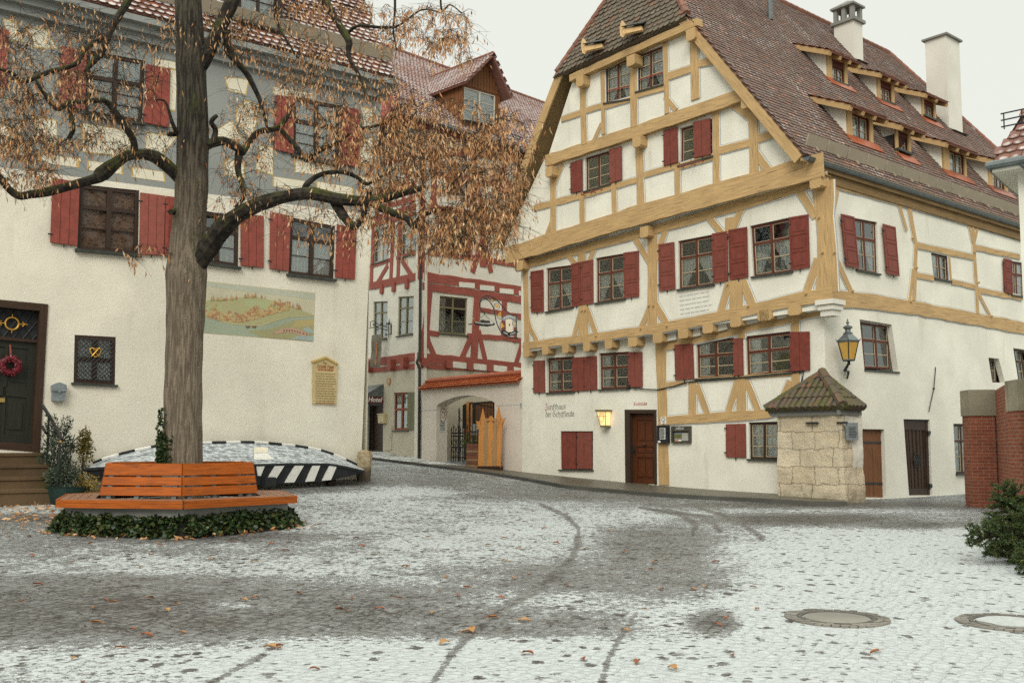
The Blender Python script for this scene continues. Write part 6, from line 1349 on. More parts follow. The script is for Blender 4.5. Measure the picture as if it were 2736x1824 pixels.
            mb.prism([ctr - FP.u * s_ * .3 - ZV * .3, ctr + FP.u * s_ * .3 - ZV * .3, ctr + FP.u * s_ * .15 + ZV * .05, ctr - FP.u * s_ * .15 + ZV * .05], FP.n, .002, .033)
        else:
            sg = 1 if i == 0 else -1; c_ = ctr + FP.u * s_ * .2 * sg * (1 if i == 0 else 1.4) + ZV * .05
            mb.prism([c_ - ZV * .36 - FP.u * .04, c_ - FP.u * .10 + ZV * .06, c_ + ZV * .42, c_ + FP.u * .10 + ZV * .06, c_ - ZV * .36 + FP.u * .04], FP.n, 0, .035); c_ = c_ - FP.u * .2 * sg - ZV * .1; mb.prism([c_ - ZV * .2 + FP.u * .03 * sg, c_ - FP.u * .09 + ZV * .1, c_ + ZV * .05, c_ + FP.u * .09 + ZV * .12, c_ + FP.u * .08 * sg - ZV * .24], FP.n, .002, .034)
        mb.build('finial', M['larch_grey' if i in (1, 3) else 'larch'], bo, ORG[bo.name])
    mb = MB(); a, b = FP.at(K(728, 1425)), FP.at(K(1180, 1425)); mb.box((a + b) / 2 + FP.n * -.05, (b - a) / 2, FP.n * .10, ZV * .08); mb.build('foot_rail', M['dark_wood'], t)
    # brick pillar, planter with plants and table
    c = GW.at(K(665, 1440), .45); t = thing('brick_pillar', 'short pillar of rough stacked bricks left of the orange board fence', 'pillar', (c.x, c.y, Z(c.x, c.y))); zt_ = GW.at(K(670, 960), .45).z; zb_ = Z(c.x, c.y); k = 0; z = zb_
    bm_ = [plaster('old_brick', c_, var=.25, dirtamt=.4) for c_ in ((.27, .10, .05), (.30, .19, .10), (.20, .075, .045))]; mb = MB(); rg = random.Random(2)
    while z < zt_: mb.box(Vector((c.x, c.y, z + .045)) + GW.u * rg.uniform(-.012, .012), GW.u * .23, GW.n * .2, ZV * .042, rg.randrange(3)); mb.box(Vector((c.x, c.y, z + .09)), GW.u * .215, GW.n * .185, ZV * .008, 1); z += .10
    mb.build('bricks', bm_, t)
    p = BP.at(K(520, 1010), -.1); leafy_pot('planter', 'dark planter box of feathery green plants behind the brick pillar', p + GW.u * .35 - ZV * .35, .62, .38, .55, 220, GW.u)
gate_things_pending = gate_things

# ------------------------------------------------------------------ foliage helpers
def leafmat(name, cols, rough=.6, tr=.25):
    m = NM(name, rough); c = m.ramp(m.rnd(), cols); c = m.mix(m.math('MULTIPLY', m.step(m.noise(m.obj(), 14, 3), .4, .7), .4), c, sc3((.5, .5, .5), 0.12)) if False else c
    m.col(c); m.b.inputs['Subsurface Weight'].default_value = 0; 
    if tr:
        nt = m.nt; t = m.n('ShaderNodeBsdfTranslucent', {0: c}); mx = m.n('ShaderNodeMixShader', {0: tr}); m.put(mx.inputs[1], m.b.outputs[0]); m.put(mx.inputs[2], t.outputs[0]); nt.links.new(mx.outputs[0], nt.nodes['Material Output'].inputs[0])
    return m.mat
M['dry_leaf'] = leafmat('dry_linden_leaves', [(0, (.26, .11, .045)), (.2, (.46, .21, .085)), (.5, (.62, .33, .145)), (.8, (.70, .44, .23)), (1, (.74, .54, .33))], .6, .3)
M['fir'] = leafmat('fir_needles', [(0, (.018, .042, .016)), (.5, (.05, .09, .026)), (.85, (.10, .14, .034)), (1, (.17, .14, .04))], .55, .1)
M['juniper'] = leafmat('juniper_needles', [(0, (.02, .035, .025)), (.6, (.05, .075, .05)), (1, (.11, .12, .07))], .6, .1)
M['shrub'] = leafmat('yellowing_shrub', [(0, (.05, .055, .012)), (.5, (.13, .105, .02)), (1, (.24, .17, .04))], .6, .2)
M['green'] = leafmat('green_leaves', [(0, (.03, .055, .012)), (.6, (.07, .12, .02)), (1, (.12, .16, .04))], .55, .2)
M['yellow_leaf'] = leafmat('yellow_leaves', [(0, (.10, .075, .01)), (.5, (.26, .17, .025)), (1, (.36, .26, .06))], .6, .2)
M['ivy'] = leafmat('ivy_leaves', [(0, (.010, .020, .008)), (.5, (.024, .045, .014)), (.85, (.055, .085, .025)), (1, (.12, .10, .035))], .4, .05)
M['bark'] = None
def bark():
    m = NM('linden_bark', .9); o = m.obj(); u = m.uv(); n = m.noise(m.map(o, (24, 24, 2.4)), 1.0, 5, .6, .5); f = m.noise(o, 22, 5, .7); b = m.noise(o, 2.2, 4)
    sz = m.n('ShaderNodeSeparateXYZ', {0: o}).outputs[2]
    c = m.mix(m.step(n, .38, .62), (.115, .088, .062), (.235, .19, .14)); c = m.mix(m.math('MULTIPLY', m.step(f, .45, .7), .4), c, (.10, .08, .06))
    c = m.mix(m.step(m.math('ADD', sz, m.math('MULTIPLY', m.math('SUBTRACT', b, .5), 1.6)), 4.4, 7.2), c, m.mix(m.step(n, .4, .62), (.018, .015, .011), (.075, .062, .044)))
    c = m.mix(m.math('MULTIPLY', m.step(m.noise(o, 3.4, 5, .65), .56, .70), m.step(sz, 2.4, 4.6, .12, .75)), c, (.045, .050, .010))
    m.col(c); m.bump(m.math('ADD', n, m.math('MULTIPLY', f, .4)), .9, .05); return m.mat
M['bark'] = bark()
def bark2():
    m = NM('dark_mossy_bark', .9); o = m.obj(); n = m.noise(o, 9, 5, .65); g = m.noise(o, 2.5, 4)
    c = m.mix(m.step(n, .4, .65), (.012, .010, .008), (.045, .036, .026)); up = m.n('ShaderNodeSeparateXYZ', {0: m.n('ShaderNodeNewGeometry').outputs['Normal']}).outputs[2]
    c = m.mix(m.math('MULTIPLY', m.step(m.math('ADD', m.math('MULTIPLY', up, .25), g), .52, .74), .75), c, (.060, .066, .010)); m.col(c); m.bump(n, .8, .03); return m.mat
M['bark_dark'] = bark2()
M['twig'] = paint('twig_bark', (.035, .027, .017, 1), .5, .9)
def leaf_card(mb, p, d, w, l, rg, n=2, m=None):
    d = d.normalized(); s = d.orthogonal().normalized(); a = rg.uniform(0, 6.28); s = (s * math.cos(a) + d.cross(s) * math.sin(a)); up = d.cross(s); cv = rg.uniform(-.35, .35)
    A = p; B = p + d * l * .5 + up * l * cv * .25; C_ = p + d * l + up * l * cv
    mb.poly([A, B + s * w * .5 + up * w * .15, C_, B - s * w * .5 + up * w * .15], m)
def clump(mb, c, rx, ry, rz, n, lw, ll, rg, droop=-.2):
    for i in range(n):
        v = Vector((rg.gauss(0, 1), rg.gauss(0, 1), rg.gauss(0, 1))).normalized() * rg.random() ** .45; p = c + Vector((v.x * rx, v.y * ry, v.z * rz)); d = v + Vector((rg.uniform(-.6, .6), rg.uniform(-.6, .6), rg.uniform(-.6, .6) + droop)); k = rg.uniform(.7, 1.3); leaf_card(mb, p, d, lw * k, ll * k, rg)
def leafy_pot(name, label, c, w, d, h, n, u, leaf='green', potmat='pot'):
    t = thing(name, label, 'planter', c); nn = u.cross(ZV); mb = MB(); mb.prism([c - u * w / 2 - nn * d / 2, c + u * w / 2 - nn * d / 2, c + u * w / 2 + nn * d / 2, c - u * w / 2 + nn * d / 2], ZV, 0, h * .6); mb.build('box', M[potmat], t)
    mb = MB(); rg = random.Random(len(label)); clump(mb, c + ZV * h * .95, w * .6, w * .5, h * .6, n, .035, .16, rg, .5); mb.build('foliage', M[leaf], t); return t
gate_things()

# hotel entrance
def hotel_things():
    K = crop(940, 1020, .1403)
    P0 = RL; o_ = 1.0
    a, b = P0.at(K(275, 330), o_), P0.at(K(605, 335), o_ * .25); ctr = P0.at(K(440, 335), .6)
    t = thing('awning', 'maroon canopy lettered Hotel over the dark carved door', 'awning', ctr)
    wl, wr = P0.tz(K(600, 340))[0] - 1.9, P0.tz(K(606, 300))[0]; z0, z1 = P0.at(K(440, 395), .5).z, P0.at(K(440, 275), .5).z; z2 = z1 + .55
    f0, f1 = P0.T(wl, z0, .9), P0.T(wr, z0, .9)
    SP = Pl(P0.T(wr, 0), ULL, NLL)
    mb = MB(); mb.prism([P0.T(wl, z0, .9), P0.T(wr, z0, .9), P0.T(wr, z1, .9), P0.T(wl, z1, .9)], NLL, -.03, 0); mb.prism([P0.T(wr, z0, 0.01), P0.T(wr, z0, .9), P0.T(wr, z1, .9), P0.T(wr, z1, 0.01)], ULL, -.03, 0); fs = mb.build('fascia', M['maroon'], t)
    mb = MB(); A = [P0.T(wl, z2, 0), P0.T(wr, z2, 0), P0.T(wr + .02, z1 + .03, .93), P0.T(wl, z1 + .03, .93)]; mb.poly(A); mb.poly([A[1], A[2], P0.T(wr, z1, 0)]); mb.prism(A, (A[1] - A[0]).cross(A[3] - A[0]).normalized(), .004, .012); mb.build('canopy_roof', M['zinc'], t)
    u = (P0.T(wr, 0, .0) - P0.T(wr, 0, .9)).normalized(); c = P0.T(wr, (z0 + z1) / 2, .46)
    # the lettered face turned to the street
    W = (P0.T(wr, 0, .9) - P0.T(wl, 0, .9)).normalized(); text_obj('lettering', 'Hotel', P0.T(wr, (z0 + z1) / 2, .40) + ULL * .006, -NLL, ZV, .27, M['white'], t, .2, .008)
    mb = MB(); mb.prism([P0.T(wl + .1, z0, .9), P0.T(wl + .2, z0, .9), P0.T(wl + .2, z1, .9), P0.T(wl + .1, z1, .9)], NLL, 0, .01); mb.build('trim', M['white'], fs, ORG[fs.name])
    t = thing('sign_panel', 'tall pale sign panel reading 27 left of the hotel door', 'sign', P0.at(K(250, 1250), .15)); Wm = quad_map(P0, .14, Q(K, (188, 425), (318, 430), (304, 1290), (185, 1285))); mb = MB(); bar(mb, Wm, 0, 0, 1, 1, -.06, 0); mb.build('panel', M['hotel_panel'], t)
    mb = MB(); bar(mb, Wm, .62, .03, .95, .95, .001, .008); mb.build('glass_strip', M['frame_olive'], t); mb = MB(); bar(mb, Wm, 0.0, .34, .56, .46, .001, .006); mb.build('paper', M['white'], t); mb = MB(); bar(mb, Wm, 0.0, .10, .54, .33, .001, .006); mb.build('paper', M['grey_metal'], t)
    text_obj('number', '27', Wm(.32, .655, .006), ULL, ZV, .34, M['ink'], t, 0, .003); mb = MB(); bar(mb, Wm, .25, .85, .42, .89, .001, .006); bar(mb, Wm, .22, .78, .46, .79, .001, .006); bar(mb, Wm, .22, .75, .40, .76, .001, .006); mb.build('emblem', M['ink'], t)
    t = thing('letter_box', 'cream enamel letter box right of the hotel door', 'letter box', P0.at(K(615, 780), .1)); Wm = quad_map(P0, 0, Q(K, (556, 608), (672, 606), (670, 782), (566, 786))); mb = MB(); bar(mb, Wm, 0, 0, 1, 1, .002, .16); mb.build('body', M['yellow_box'], t); mb = MB(); bar(mb, Wm, -.04, .93, 1.04, 1.03, .002, .18); mb.build('lid', M['yellow_box'], t); mb = MB(); bar(mb, Wm, .38, .08, .60, .16, .16, .165); mb.build('slot', M['black'], t)
    t = thing('meter_cabinet', 'beige meter cabinet door flush in the wall below the cream letter box', 'cabinet', P0.at(K(690, 1300), .0)); Wm = quad_map(P0, 0, Q(K, (612, 830), (775, 830), (765, 1298), (608, 1300))); mb = MB(); bar(mb, Wm, 0, 0, 1, 1, .006, .04); mb.build('cabinet_door', M['plaster_hotel'], t); mb = MB(); bar(mb, Wm, .9, .5, .94, .54, .04, .05); mb.build('lock', M['iron'], t)
    # faded red crest painted on the wall
    t = thing('wall_crest', 'small faded orange coat of arms on the wall right of the Hotel canopy', 'crest', P0.at(M2(265, 892), .01)); Wm = quad_map(P0, .005, Q(M2, (254, 870), (277, 868), (275, 916), (254, 918))); mb = MB(); mb.prism([Wm(0, 1), Wm(1, 1), Wm(1, .35), Wm(.5, 0), Wm(0, .35)], NLL, .001, .03); mb.build('shield', M['rust'], t); mb = MB(); mb.prism([Wm(.2, .85), Wm(.8, .85), Wm(.5, .3)], NLL, .03, .04); mb.build('charge', M['plaster_hotel'], t)
    # wrought iron arm with grey banner
    K5 = crop(940, 830, .11484); AP = Pl(P0.at(K5(915, 430)), (-ULL + NLL * .0), NLL); AP = Pl(P0.at(K5(915, 430), .02), Vector((-.35, -1, 0)).normalized(), Vector((-1, .35, 0)))
    p = lambda x, y: AP.at(K5(x, y))
    t = thing('banner_sign', 'long faded grey banner hanging from a scrolled iron arm over the hotel', 'banner', p(860, 560))
    for pts, r_ in (([(915, 310), (915, 550)], .035), ([(858, 300), (858, 620)], .02), ([(858, 320), (915, 315)], .02), ([(858, 545), (915, 540)], .02), ([(858, 370), (780, 375), (700, 330), (640, 335), (560, 280), (500, 235), (430, 265), (432, 340), (450, 400), (400, 410)], .022), ([(858, 400), (800, 440), (720, 430), (640, 400), (600, 370), (520, 375), (460, 400)], .02), ([(858, 480), (830, 460), (780, 450)], .018)):
        mb = MB(); mb.tube([p(*q) for q in pts], r_ * .8, 5); mb.build('iron_arm', M['iron'], t)
    for x, y, r0 in ((590, 415, 45), (800, 545, 30), (690, 305, 30), (520, 310, 35), (825, 300, 30)):
        mb = MB(); mb.tube([p(x + r0 * (1 - k / 26) * math.cos(k * .5), y + r0 * (1 - k / 26) * math.sin(k * .5)) for k in range(18)], .014, 4); mb.build('scroll', M['iron'], t)
    mb = MB(); mb.lathe(p(868, 250) - ZV * .1, [(.001, -.05), (.05, .03), (.02, .1), (.001, .25)], 8); mb.build('finial', M['iron'], t)
    mb = MB(); n = 10; L_ = []
    for k in range(n + 1):
        y = 565 + (1310 - 565) * k / n; L_.append((AP.at(K5(470 - 45 * k / n, y)) + AP.n * .03 * math.sin(k * .9), AP.at(K5(705 - 45 * k / n, y - 20 + 40 * k / n)) + AP.n * .03 * math.sin(k * .9 + .5)))
    for (a, b), (c, d) in zip(L_[:-1], L_[1:]): mb.prism([a, b, d, c], AP.n, -.004, .004)
    mb.build('cloth', M['banner'], t)
    mb = MB(); rg = random.Random(3)
    for k in range(9):
        y = 770 + k * 58; c = p(590 - k * 3, y) + AP.n * .05; s_ = .06
        mb.prism([c - AP.u * s_ * rg.uniform(.6, 1.2), c + ZV * s_ * rg.uniform(.7, 1.3), c + AP.u * s_ * rg.uniform(.6, 1.2), c - ZV * s_ * rg.uniform(.7, 1.2)], AP.n, -.002, .004)
    mb.build('faded_mark', M['rust'], t)
hotel_things()

# guild sign on the red house: wrought iron arm, hanging boat and shield
def guild_sign():
    K = crop(1250, 780, .08292); PP = Pl(RR.at(K(1560, 1000), 2.2), Vector((-.45, -1, 0)).normalized(), Vector((1, -.45, 0))); h = Vector((-11.66, 0, 0))
    PP = Pl(FG.T(-11.4, 0, .55), Vector((.15, -1, 0)).normalized(), Vector((1, .15, 0)))
    p = lambda x, y, o_=0: PP.at(K(x, y), o_)
    t = thing('hanging_sign', 'black wrought iron guild sign with gilt figures and a cream shield', 'sign', p(1560, 1400))
    def rod(pts, r_=.014, n='iron_arm', m='iron'): mb = MB(); mb.tube([p(*q) for q in pts], r_, 5); return mb.build(n, M[m], t)
    rod([(1560, 740), (1560, 1480)], .02); rod([(1560, 740), (1460, 735)]); rod([(1610, 1495), (1340, 1465), (1200, 1400), (1080, 1310), (1010, 1180), (950, 1050), (900, 880), (870, 700), (830, 520), (760, 380), (680, 280), (560, 230), (450, 260), (385, 350)], .018)
    rod([(1480, 790), (1370, 710), (1230, 600), (1100, 440), (960, 290), (840, 180), (720, 130), (600, 115), (500, 150), (420, 240), (380, 360), (385, 460), (420, 560), (480, 620), (540, 650)], .018)
    for x, y, rx, ry in ((785, 250, 60, 60), (930, 470, 90, 110), (1035, 770, 80, 90), (1120, 1090, 85, 130), (1500, 1010, 60, 75), (640, 185, 30, 30), (560, 190, 25, 30)): rod([(x + rx * math.cos(a), y + ry * math.sin(a)) for a in np.linspace(0, 2 * math.pi, 15)], .009, 'ring')
    for x, y, s in ((785, 250, 38), (930, 460, 62), (1025, 720, 68), (1110, 1080, 65), (1495, 1010, 32)):
        mb = MB(); rg = random.Random(x)
        for k in range(5):
            a = rg.uniform(0, 6.28); cx, cy = x + s * .5 * math.cos(a), y + s * .7 * math.sin(a); mb.prism([p(cx + s * .55 * math.cos(w) * rg.uniform(.6, 1.1), cy + s * .55 * math.sin(w) * rg.uniform(.6, 1.1)) for w in np.linspace(0, 2 * math.pi, 8)[:-1]], PP.n, -.008 - k * .001, .008 + k * .001)
        mb.build('gilt_figure', M['gold'], t)
    mb = MB(); mb.prism([p(*q) for q in ((1215, 900), (1280, 870), (1400, 870), (1425, 930), (1440, 1180), (1420, 1270), (1320, 1290), (1225, 1240))], PP.n, -.015, .015); mb.build('shield', M['panel'], t)
    mb = MB(); mb.prism([p(*q) for q in ((1320, 1040), (1345, 1020), (1360, 1060), (1340, 1100), (1318, 1080))], PP.n, .015, .02); mb.build('charge', M['maroon'], t)
    def arc(yo, r0, r1, a0, a1, cx): return [p(cx + r1 * math.cos(a), yo - r1 * math.sin(a)) for a in np.linspace(a0, a1, 9)] + [p(cx + r0 * math.cos(a), yo - r0 * math.sin(a)) for a in np.linspace(a1, a0, 9)]
    mb = MB(); mb.prism(arc(1080, 230, 345, R(38), R(142), 1345), PP.n, -.012, .012); mb.build('name_band', M['grey_metal'], t); mb = MB(); mb.prism(arc(1060, 240, 360, R(218), R(322), 1345), PP.n, -.012, .012); mb.build('name_band', M['black'], t)
    mb = MB(); 
    for yo, rr_, a0, a1 in ((1080, 288, 130, 52), (1060, 300, 232, 262), (1060, 300, 276, 310)):
        for a in np.arange(a0, a1, (6 if a1 > a0 else -6)): a_ = R(a); mb.prism([p(1345 + r_ * math.cos(a_ + da), yo - r_ * math.sin(a_ + da)) for r_, da in ((rr_ - 22, -.025), (rr_ + 22, -.025), (rr_ + 18, .025), (rr_ - 20, .02))], PP.n, .012, .016)
    mb.build('writing', M['white'], t)
    c = p(540, 650); t2 = thing('boat_sign', 'small black and white model boat hanging from the iron sign arm', 'model boat', p(540, 1000))
    mb = MB(); mb.tube([p(540, 650), p(535, 720)], .02, 6); 
    for q in ((300, 930), (420, 850), (680, 900), (860, 1000)): mb.tube([p(535, 720), p(*q)], .005, 3)
    mb.build('chain', M['iron'], t2)
    mb = MB(); mb.prism([p(*q) for q in ((215, 930), (300, 985), (500, 1020), (860, 1015), (860, 1060), (640, 1105), (420, 1085), (260, 1050), (222, 1010))], PP.n, -.08, .08); mb.build('hull', M['black'], t2)
    mb = MB()
    for k in range(15): x = 232 + k * 38; y0 = 955 + 50 * math.sin(min(1, k / 9) * 1.5); mb.prism([p(x, y0), p(x + 17, y0 + 6), p(x + 22, y0 + 48), p(x + 4, y0 + 42)], PP.n, .08, .086)
    mb.build('stripe', M['white'], t2); mb = MB(); mb.prism([p(*q) for q in ((370, 975), (410, 905), (520, 890), (540, 925), (700, 925), (720, 1010), (500, 1010))], PP.n, -.05, .05); mb.build('cabin', M['iron'], t2); mb = MB(); mb.tube([p(215, 940), p(190, 850), p(160, 840)], .014, 5); mb.build('bow_post', M['gold'], t2)
    rod([(10, 1040), (140, 1030)], .02, 'tie_rod')
guild_sign()

# ------------------------------------------------------------------ things on the guild house
def guild_things():
    K = crop(1440, 1060, .13605)
    t = thing('wall_lamp', 'lit tapered wall lantern with a painted shield left of the brown front door', 'wall lamp', FG.at(K(1360, 420), .1)); Wm = quad_map(FG, .0, Q(K, (1245, 285), (1462, 285), (1440, 570), (1285, 570)))
    a = [(-.02, 1), (1.0, 1), (.93, 0), (.13, 0)]; mb = MB(); d0, d1 = .03, .26
    fr_ = [Wm(.03, .98, d1), Wm(.80, .98, d1), Wm(.78, .02, d1 - .05), Wm(.14, .02, d1 - .05)]; bk = [Wm(.03, .98, d0), Wm(.80, .98, d0), Wm(.78, .02, d0), Wm(.14, .02, d0)]
    mb.poly(fr_); mb.poly([fr_[1], bk[1], bk[2], fr_[2]]); mb.poly([fr_[0], bk[0], bk[3], fr_[3]]); mb.build('lamp_glass', M['lamp_lit'], t)
    mb = MB()
    for x in (fr_, ):
        for i in range(4): mb.tube([x[i], x[(i + 1) % 4]], .014, 4)
    for i in range(4): mb.tube([fr_[i], bk[i]], .014, 4)
    mb.prism([Wm(-.05, 1.0, 0), Wm(.9, 1.0, 0), Wm(.9, 1.0, .3), Wm(-.05, 1.0, .3)], ZV, -.01, .05); mb.prism([Wm(.1, .0, 0), Wm(.85, .0, 0), Wm(.85, .0, .22), Wm(.1, .0, .22)], ZV, -.04, .0); mb.build('lamp_frame', M['frame_olive'], t)
    c = Wm(.43, .55, .255); mb = MB(); mb.tube([c + UF * x * .085 + ZV * y * .085 for x, y in ((-1, 1.9), (1, 1.9), (1, -.2), (.7, -1.1), (0, -1.7), (-.7, -1.1), (-1, -.2), (-1, 1.9))], .007, 4); mb.tube([c + UF * -.22 + ZV * .05, c + UF * .22 + ZV * .05], .007, 4); mb.tube([c + UF * -.08 + ZV * .11, c + UF * .08 + ZV * .11], .006, 4)
    for x in (-.03, .03): mb.tube([c + UF * x + ZV * .05, c + UF * x + ZV * .16], .006, 4)
    mb.build('shield_outline', M['ink_brown'], t)
    K7 = crop(1740, 1090, .07016)
    t = thing('menu_case', 'black glazed menu case beside the brown front door', 'menu case', FG.at(K7(510, 1330), .05)); Wm = quad_map(FG, .03, Q(K7, (300, 655), (710, 650), (715, 1335), (305, 1335))); mb = MB(); bar(mb, Wm, 0, 0, 1, 1, 0, .10); mb.build('case', M['black'], t)
    mb = MB(); bar(mb, Wm, .27, .22, .80, .85, .10, .104); mb.build('menu_sheet', M['paper'], t); mb = MB(); fine_print(mb, Wm(.30, .82, .105), UF, ZV, NF, Wm.w * .44, 9, Wm.h * .065, .018, seed=5); mb.build('writing', M['ink'], t); mb = MB(); bar(mb, Wm, .10, .04, .34, .14, .10, .103); mb.build('sticker', M['white'], t)
    t = thing('display_case', 'bronze framed display case right of the black menu case', 'display case', FG.at(K7(1190, 1320), .05)); Wm = quad_map(FG, .0, Q(K7, (828, 688), (1545, 675), (1550, 1325), (832, 1328))); mb = MB(); bar(mb, Wm, 0, 0, 1, 1, .002, .03); bar(mb, Wm, 0, 0, .08, 1, .03, .09); bar(mb, Wm, .92, 0, 1, 1, .03, .09); bar(mb, Wm, .08, 0, .92, .08, .03, .088); bar(mb, Wm, .08, .70, .92, 1, .03, .086); mb.build('case', paint('dark_bronze', (.075, .07, .055, 1), .2, .45, .4, .3), t)
    mb = MB(); bar(mb, Wm, .52, .14, .9, .60, .031, .04); mb.build('paper', M['hotel_panel'], t); mb = MB(); bar(mb, Wm, .12, .1, .5, .62, .031, .034); mb.build('photo', M['grey_metal'], t); mb = MB(); bar(mb, Wm, .12, .3, .5, .5, .034, .037); mb.build('photo', M['green_light'], t); mb = MB(); c = Wm(.25, .1, .04); mb.prism([c - UF * .05, c + UF * .05, c + ZV * .07], NF, 0, .04); mb.build('card_tent', M['rust'], t); mb = MB(); bar(mb, Wm, .34, .11, .5, .2, .038, .05); mb.build('card', M['white'], t)
    mb = MB(); letter(mb, 'Zunfthaus', Wm(.24, .80, .087), UF, ZV, NF, .055, nib=.14, d=.004); mb.build('lettering', M['paper'], t)
    t = thing('notice_sign', 'small white notice with a round emblem above the menu case', 'sign', FG.at(K7(470, 600), .04)); Wm = quad_map(FG, .03, Q(K7, (365, 345), (572, 330), (575, 600), (370, 610))); mb = MB(); bar(mb, Wm, 0, 0, 1, 1, 0, .012); mb.build('plate', M['white'], t); mb = MB(); c = Wm(.5, .68, .013); mb.tube([c + UF * .07 * math.cos(a) + ZV * .045 * math.sin(a) for a in np.linspace(0, 6.283, 13)], .009, 4); fine_print(mb, Wm(.32, .3, .0125), UF, ZV, NF, Wm.w * .5, 2, .05, .016, seed=3); mb.build('emblem', M['ink'], t)
    # amber lantern on the side wall
    K2 = crop(2200, 840, .11483); base = SG.at(K2(555, 1440), .02); c = SG.at(K2(590, 1090), .42); k = (SG.at(K2(590, 640), .42).z - c.z)
    t = thing('wall_lantern', 'six sided amber glass lantern on a scrolled black wall bracket', 'lantern', base)
    def ring(z, r_): return [c + ZV * z + Vector((r_ * math.cos(R(60 * i + 12)), r_ * math.sin(R(60 * i + 12)), 0)) for i in range(6)]
    rb, rt = .155, .275; A = ring(.03, rb); B_ = ring(k, rt)
    for i in range(6): j = (i + 1) % 6; mb = MB(); mb.poly([A[i], A[j], B_[j], B_[i]]); mb.build('lamp_glass', M['lamp_amber'], t)
    for i in range(6): mb = MB(); mb.tube([A[i], B_[i]], .014, 5); mb.build('glazing_bar', M['iron'], t)
    mb = MB(); mb.tube([*A, A[0]], .02, 5); mb.tube([*B_, B_[0]], .02, 5); E_ = ring(k + .02, rt + .03); F_ = ring(k + .20, .11)
    for i in range(6): j = (i + 1) % 6; mb.poly([E_[i], E_[j], F_[j], F_[i]])
    for e in E_: d = (e - c); d.z = 0; mb.tube([e, e + d.normalized() * .04 + ZV * .05], [.012, .004], 4)
    mb.lathe(c + ZV * (k + .19), [(.11, 0), (.12, .03), (.07, .06), (.065, .12), (.11, .15), (.115, .19), (.07, .21), (.025, .23), (.02, .26), (.045, .29), (.015, .33), (.02, .36), (.001, .40)], 12); mb.build('lantern_roof', M['zinc'], t)
    mb = MB(); mb.poly(A[::-1]); mb.lathe(c - ZV * .10, [(.001, 0), (.05, .03), (.03, .08), (.07, .13)], 8); mb.tube([c - ZV * .05, c - ZV * .22 - NS * .12, base + ZV * .12 + NS * .04, base - ZV * .06], [.03, .035, .035, .02], 6); mb.tube([c - ZV * .10 - NS * .05 + US * .02 * q for q in (0, 1)] + [base + ZV * .25 + NS * .02], .014, 4); mb.build('bracket', M['iron'], t)
    # stone well house at the corner
    o_ = .75; K3 = crop(2050, 970, .2551)
    FH = Pl(FG.p + NF * o_, NF, UF); bl = FH.tz(K3(120, 1370))[0]; br = FH.tz(K3(800, 1370))[0]; SH = Pl(FH.T(br, 0), NS, US); s1 = SH.tz(K3(985, 1400))[0]; zt = FH.at(K3(500, 470)).z; zb = .1
    t = thing('well_house', 'small block stone pump house with a mossy tiled hip roof at the house corner', 'pump house', FH.T((bl + br) / 2, .35))
    def stonemat():
        m = NM('limestone_blocks', .9); u = m.uv(); o = m.obj(); w = m.n('ShaderNodeVectorMath', {0: u, 1: m.n('ShaderNodeVectorMath', {0: m.n('ShaderNodeTexNoise', {'Vector': o, 'Scale': 3.2, 'Detail': 4}).outputs[1], 3: .22}, operation='SCALE').outputs[0]}, operation='ADD').outputs[0]
        b = m.n('ShaderNodeTexBrick', {'Vector': w, 'Scale': 1.0, 'Mortar Size': .012, 'Brick Width': .92, 'Row Height': .42, 'Color1': (.64, .55, .40, 1), 'Color2': (.53, .44, .30, 1), 'Mortar': (.33, .26, .18, 1)}, offset=.37, offset_frequency=3, squash=.7, squash_frequency=2)
        n = m.noise(o, 4, 6, .7); f = m.noise(o, 26, 5, .75); z = m.n('ShaderNodeSeparateXYZ', {0: o}).outputs[2]
        c = m.mix(m.math('MULTIPLY', m.step(n, .42, .7), .6), b.outputs[0], (.52, .47, .36)); c = m.mix(m.math('MULTIPLY', m.step(f, .55, .75), .35), c, (.30, .22, .13))
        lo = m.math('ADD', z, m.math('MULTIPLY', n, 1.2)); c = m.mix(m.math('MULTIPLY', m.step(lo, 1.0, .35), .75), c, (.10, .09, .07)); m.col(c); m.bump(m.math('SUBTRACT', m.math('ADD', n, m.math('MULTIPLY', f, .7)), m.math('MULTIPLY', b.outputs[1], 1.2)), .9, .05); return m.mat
    sm = stonemat(); mb = MB(); nx, nz = 12, 14; rg = random.Random(4)
    def P_(s, z):                                           # walk round the plan: left return, front, right side
        w1, w2, w3 = o_, br - bl, s1 + .12
        if s < w1: v = FH.T(bl, 0) - NF * (w1 - s); n = -UF
        elif s < w1 + w2: v = FH.T(bl + s - w1, 0); n = NF
        else: v = SH.T(s - w1 - w2, 0); n = NS
        bt = .07 * max(0, (1.0 - (z - .3) / 2)) ** 2
        r_ = (noise.noise(Vector((v.x * 1.7, v.y * 1.7, z * 1.9)))) * .05 + noise.noise(Vector((v.x * 5, v.y * 5, z * 6))) * .016
        q = v + n * (bt + r_); return Vector((q.x, q.y, z))
    tot = o_ + (br - bl) + s1 + .12; S = sorted(set(list(np.linspace(0, tot, 60)) + [o_, o_ + br - bl])); Zs = np.linspace(zb, zt, 34)
    for i in range(len(S) - 1):
        for j in range(33):
            sm_ = (S[i] + S[i + 1]) / 2 - o_ - (br - bl); zz = Zs[j]; pm = 1 if (zz > 1.12 and sm_ > .42) or (zz > 1.6 and sm_ > .28) or (zz > 1.95 and sm_ > .12 and zz < 2.5) else 0
            mb.poly([P_(S[i], Zs[j]), P_(S[i + 1], Zs[j]), P_(S[i + 1], Zs[j + 1]), P_(S[i], Zs[j + 1])], pm, [(S[i], Zs[j]), (S[i + 1], Zs[j]), (S[i + 1], Zs[j + 1]), (S[i], Zs[j + 1])])
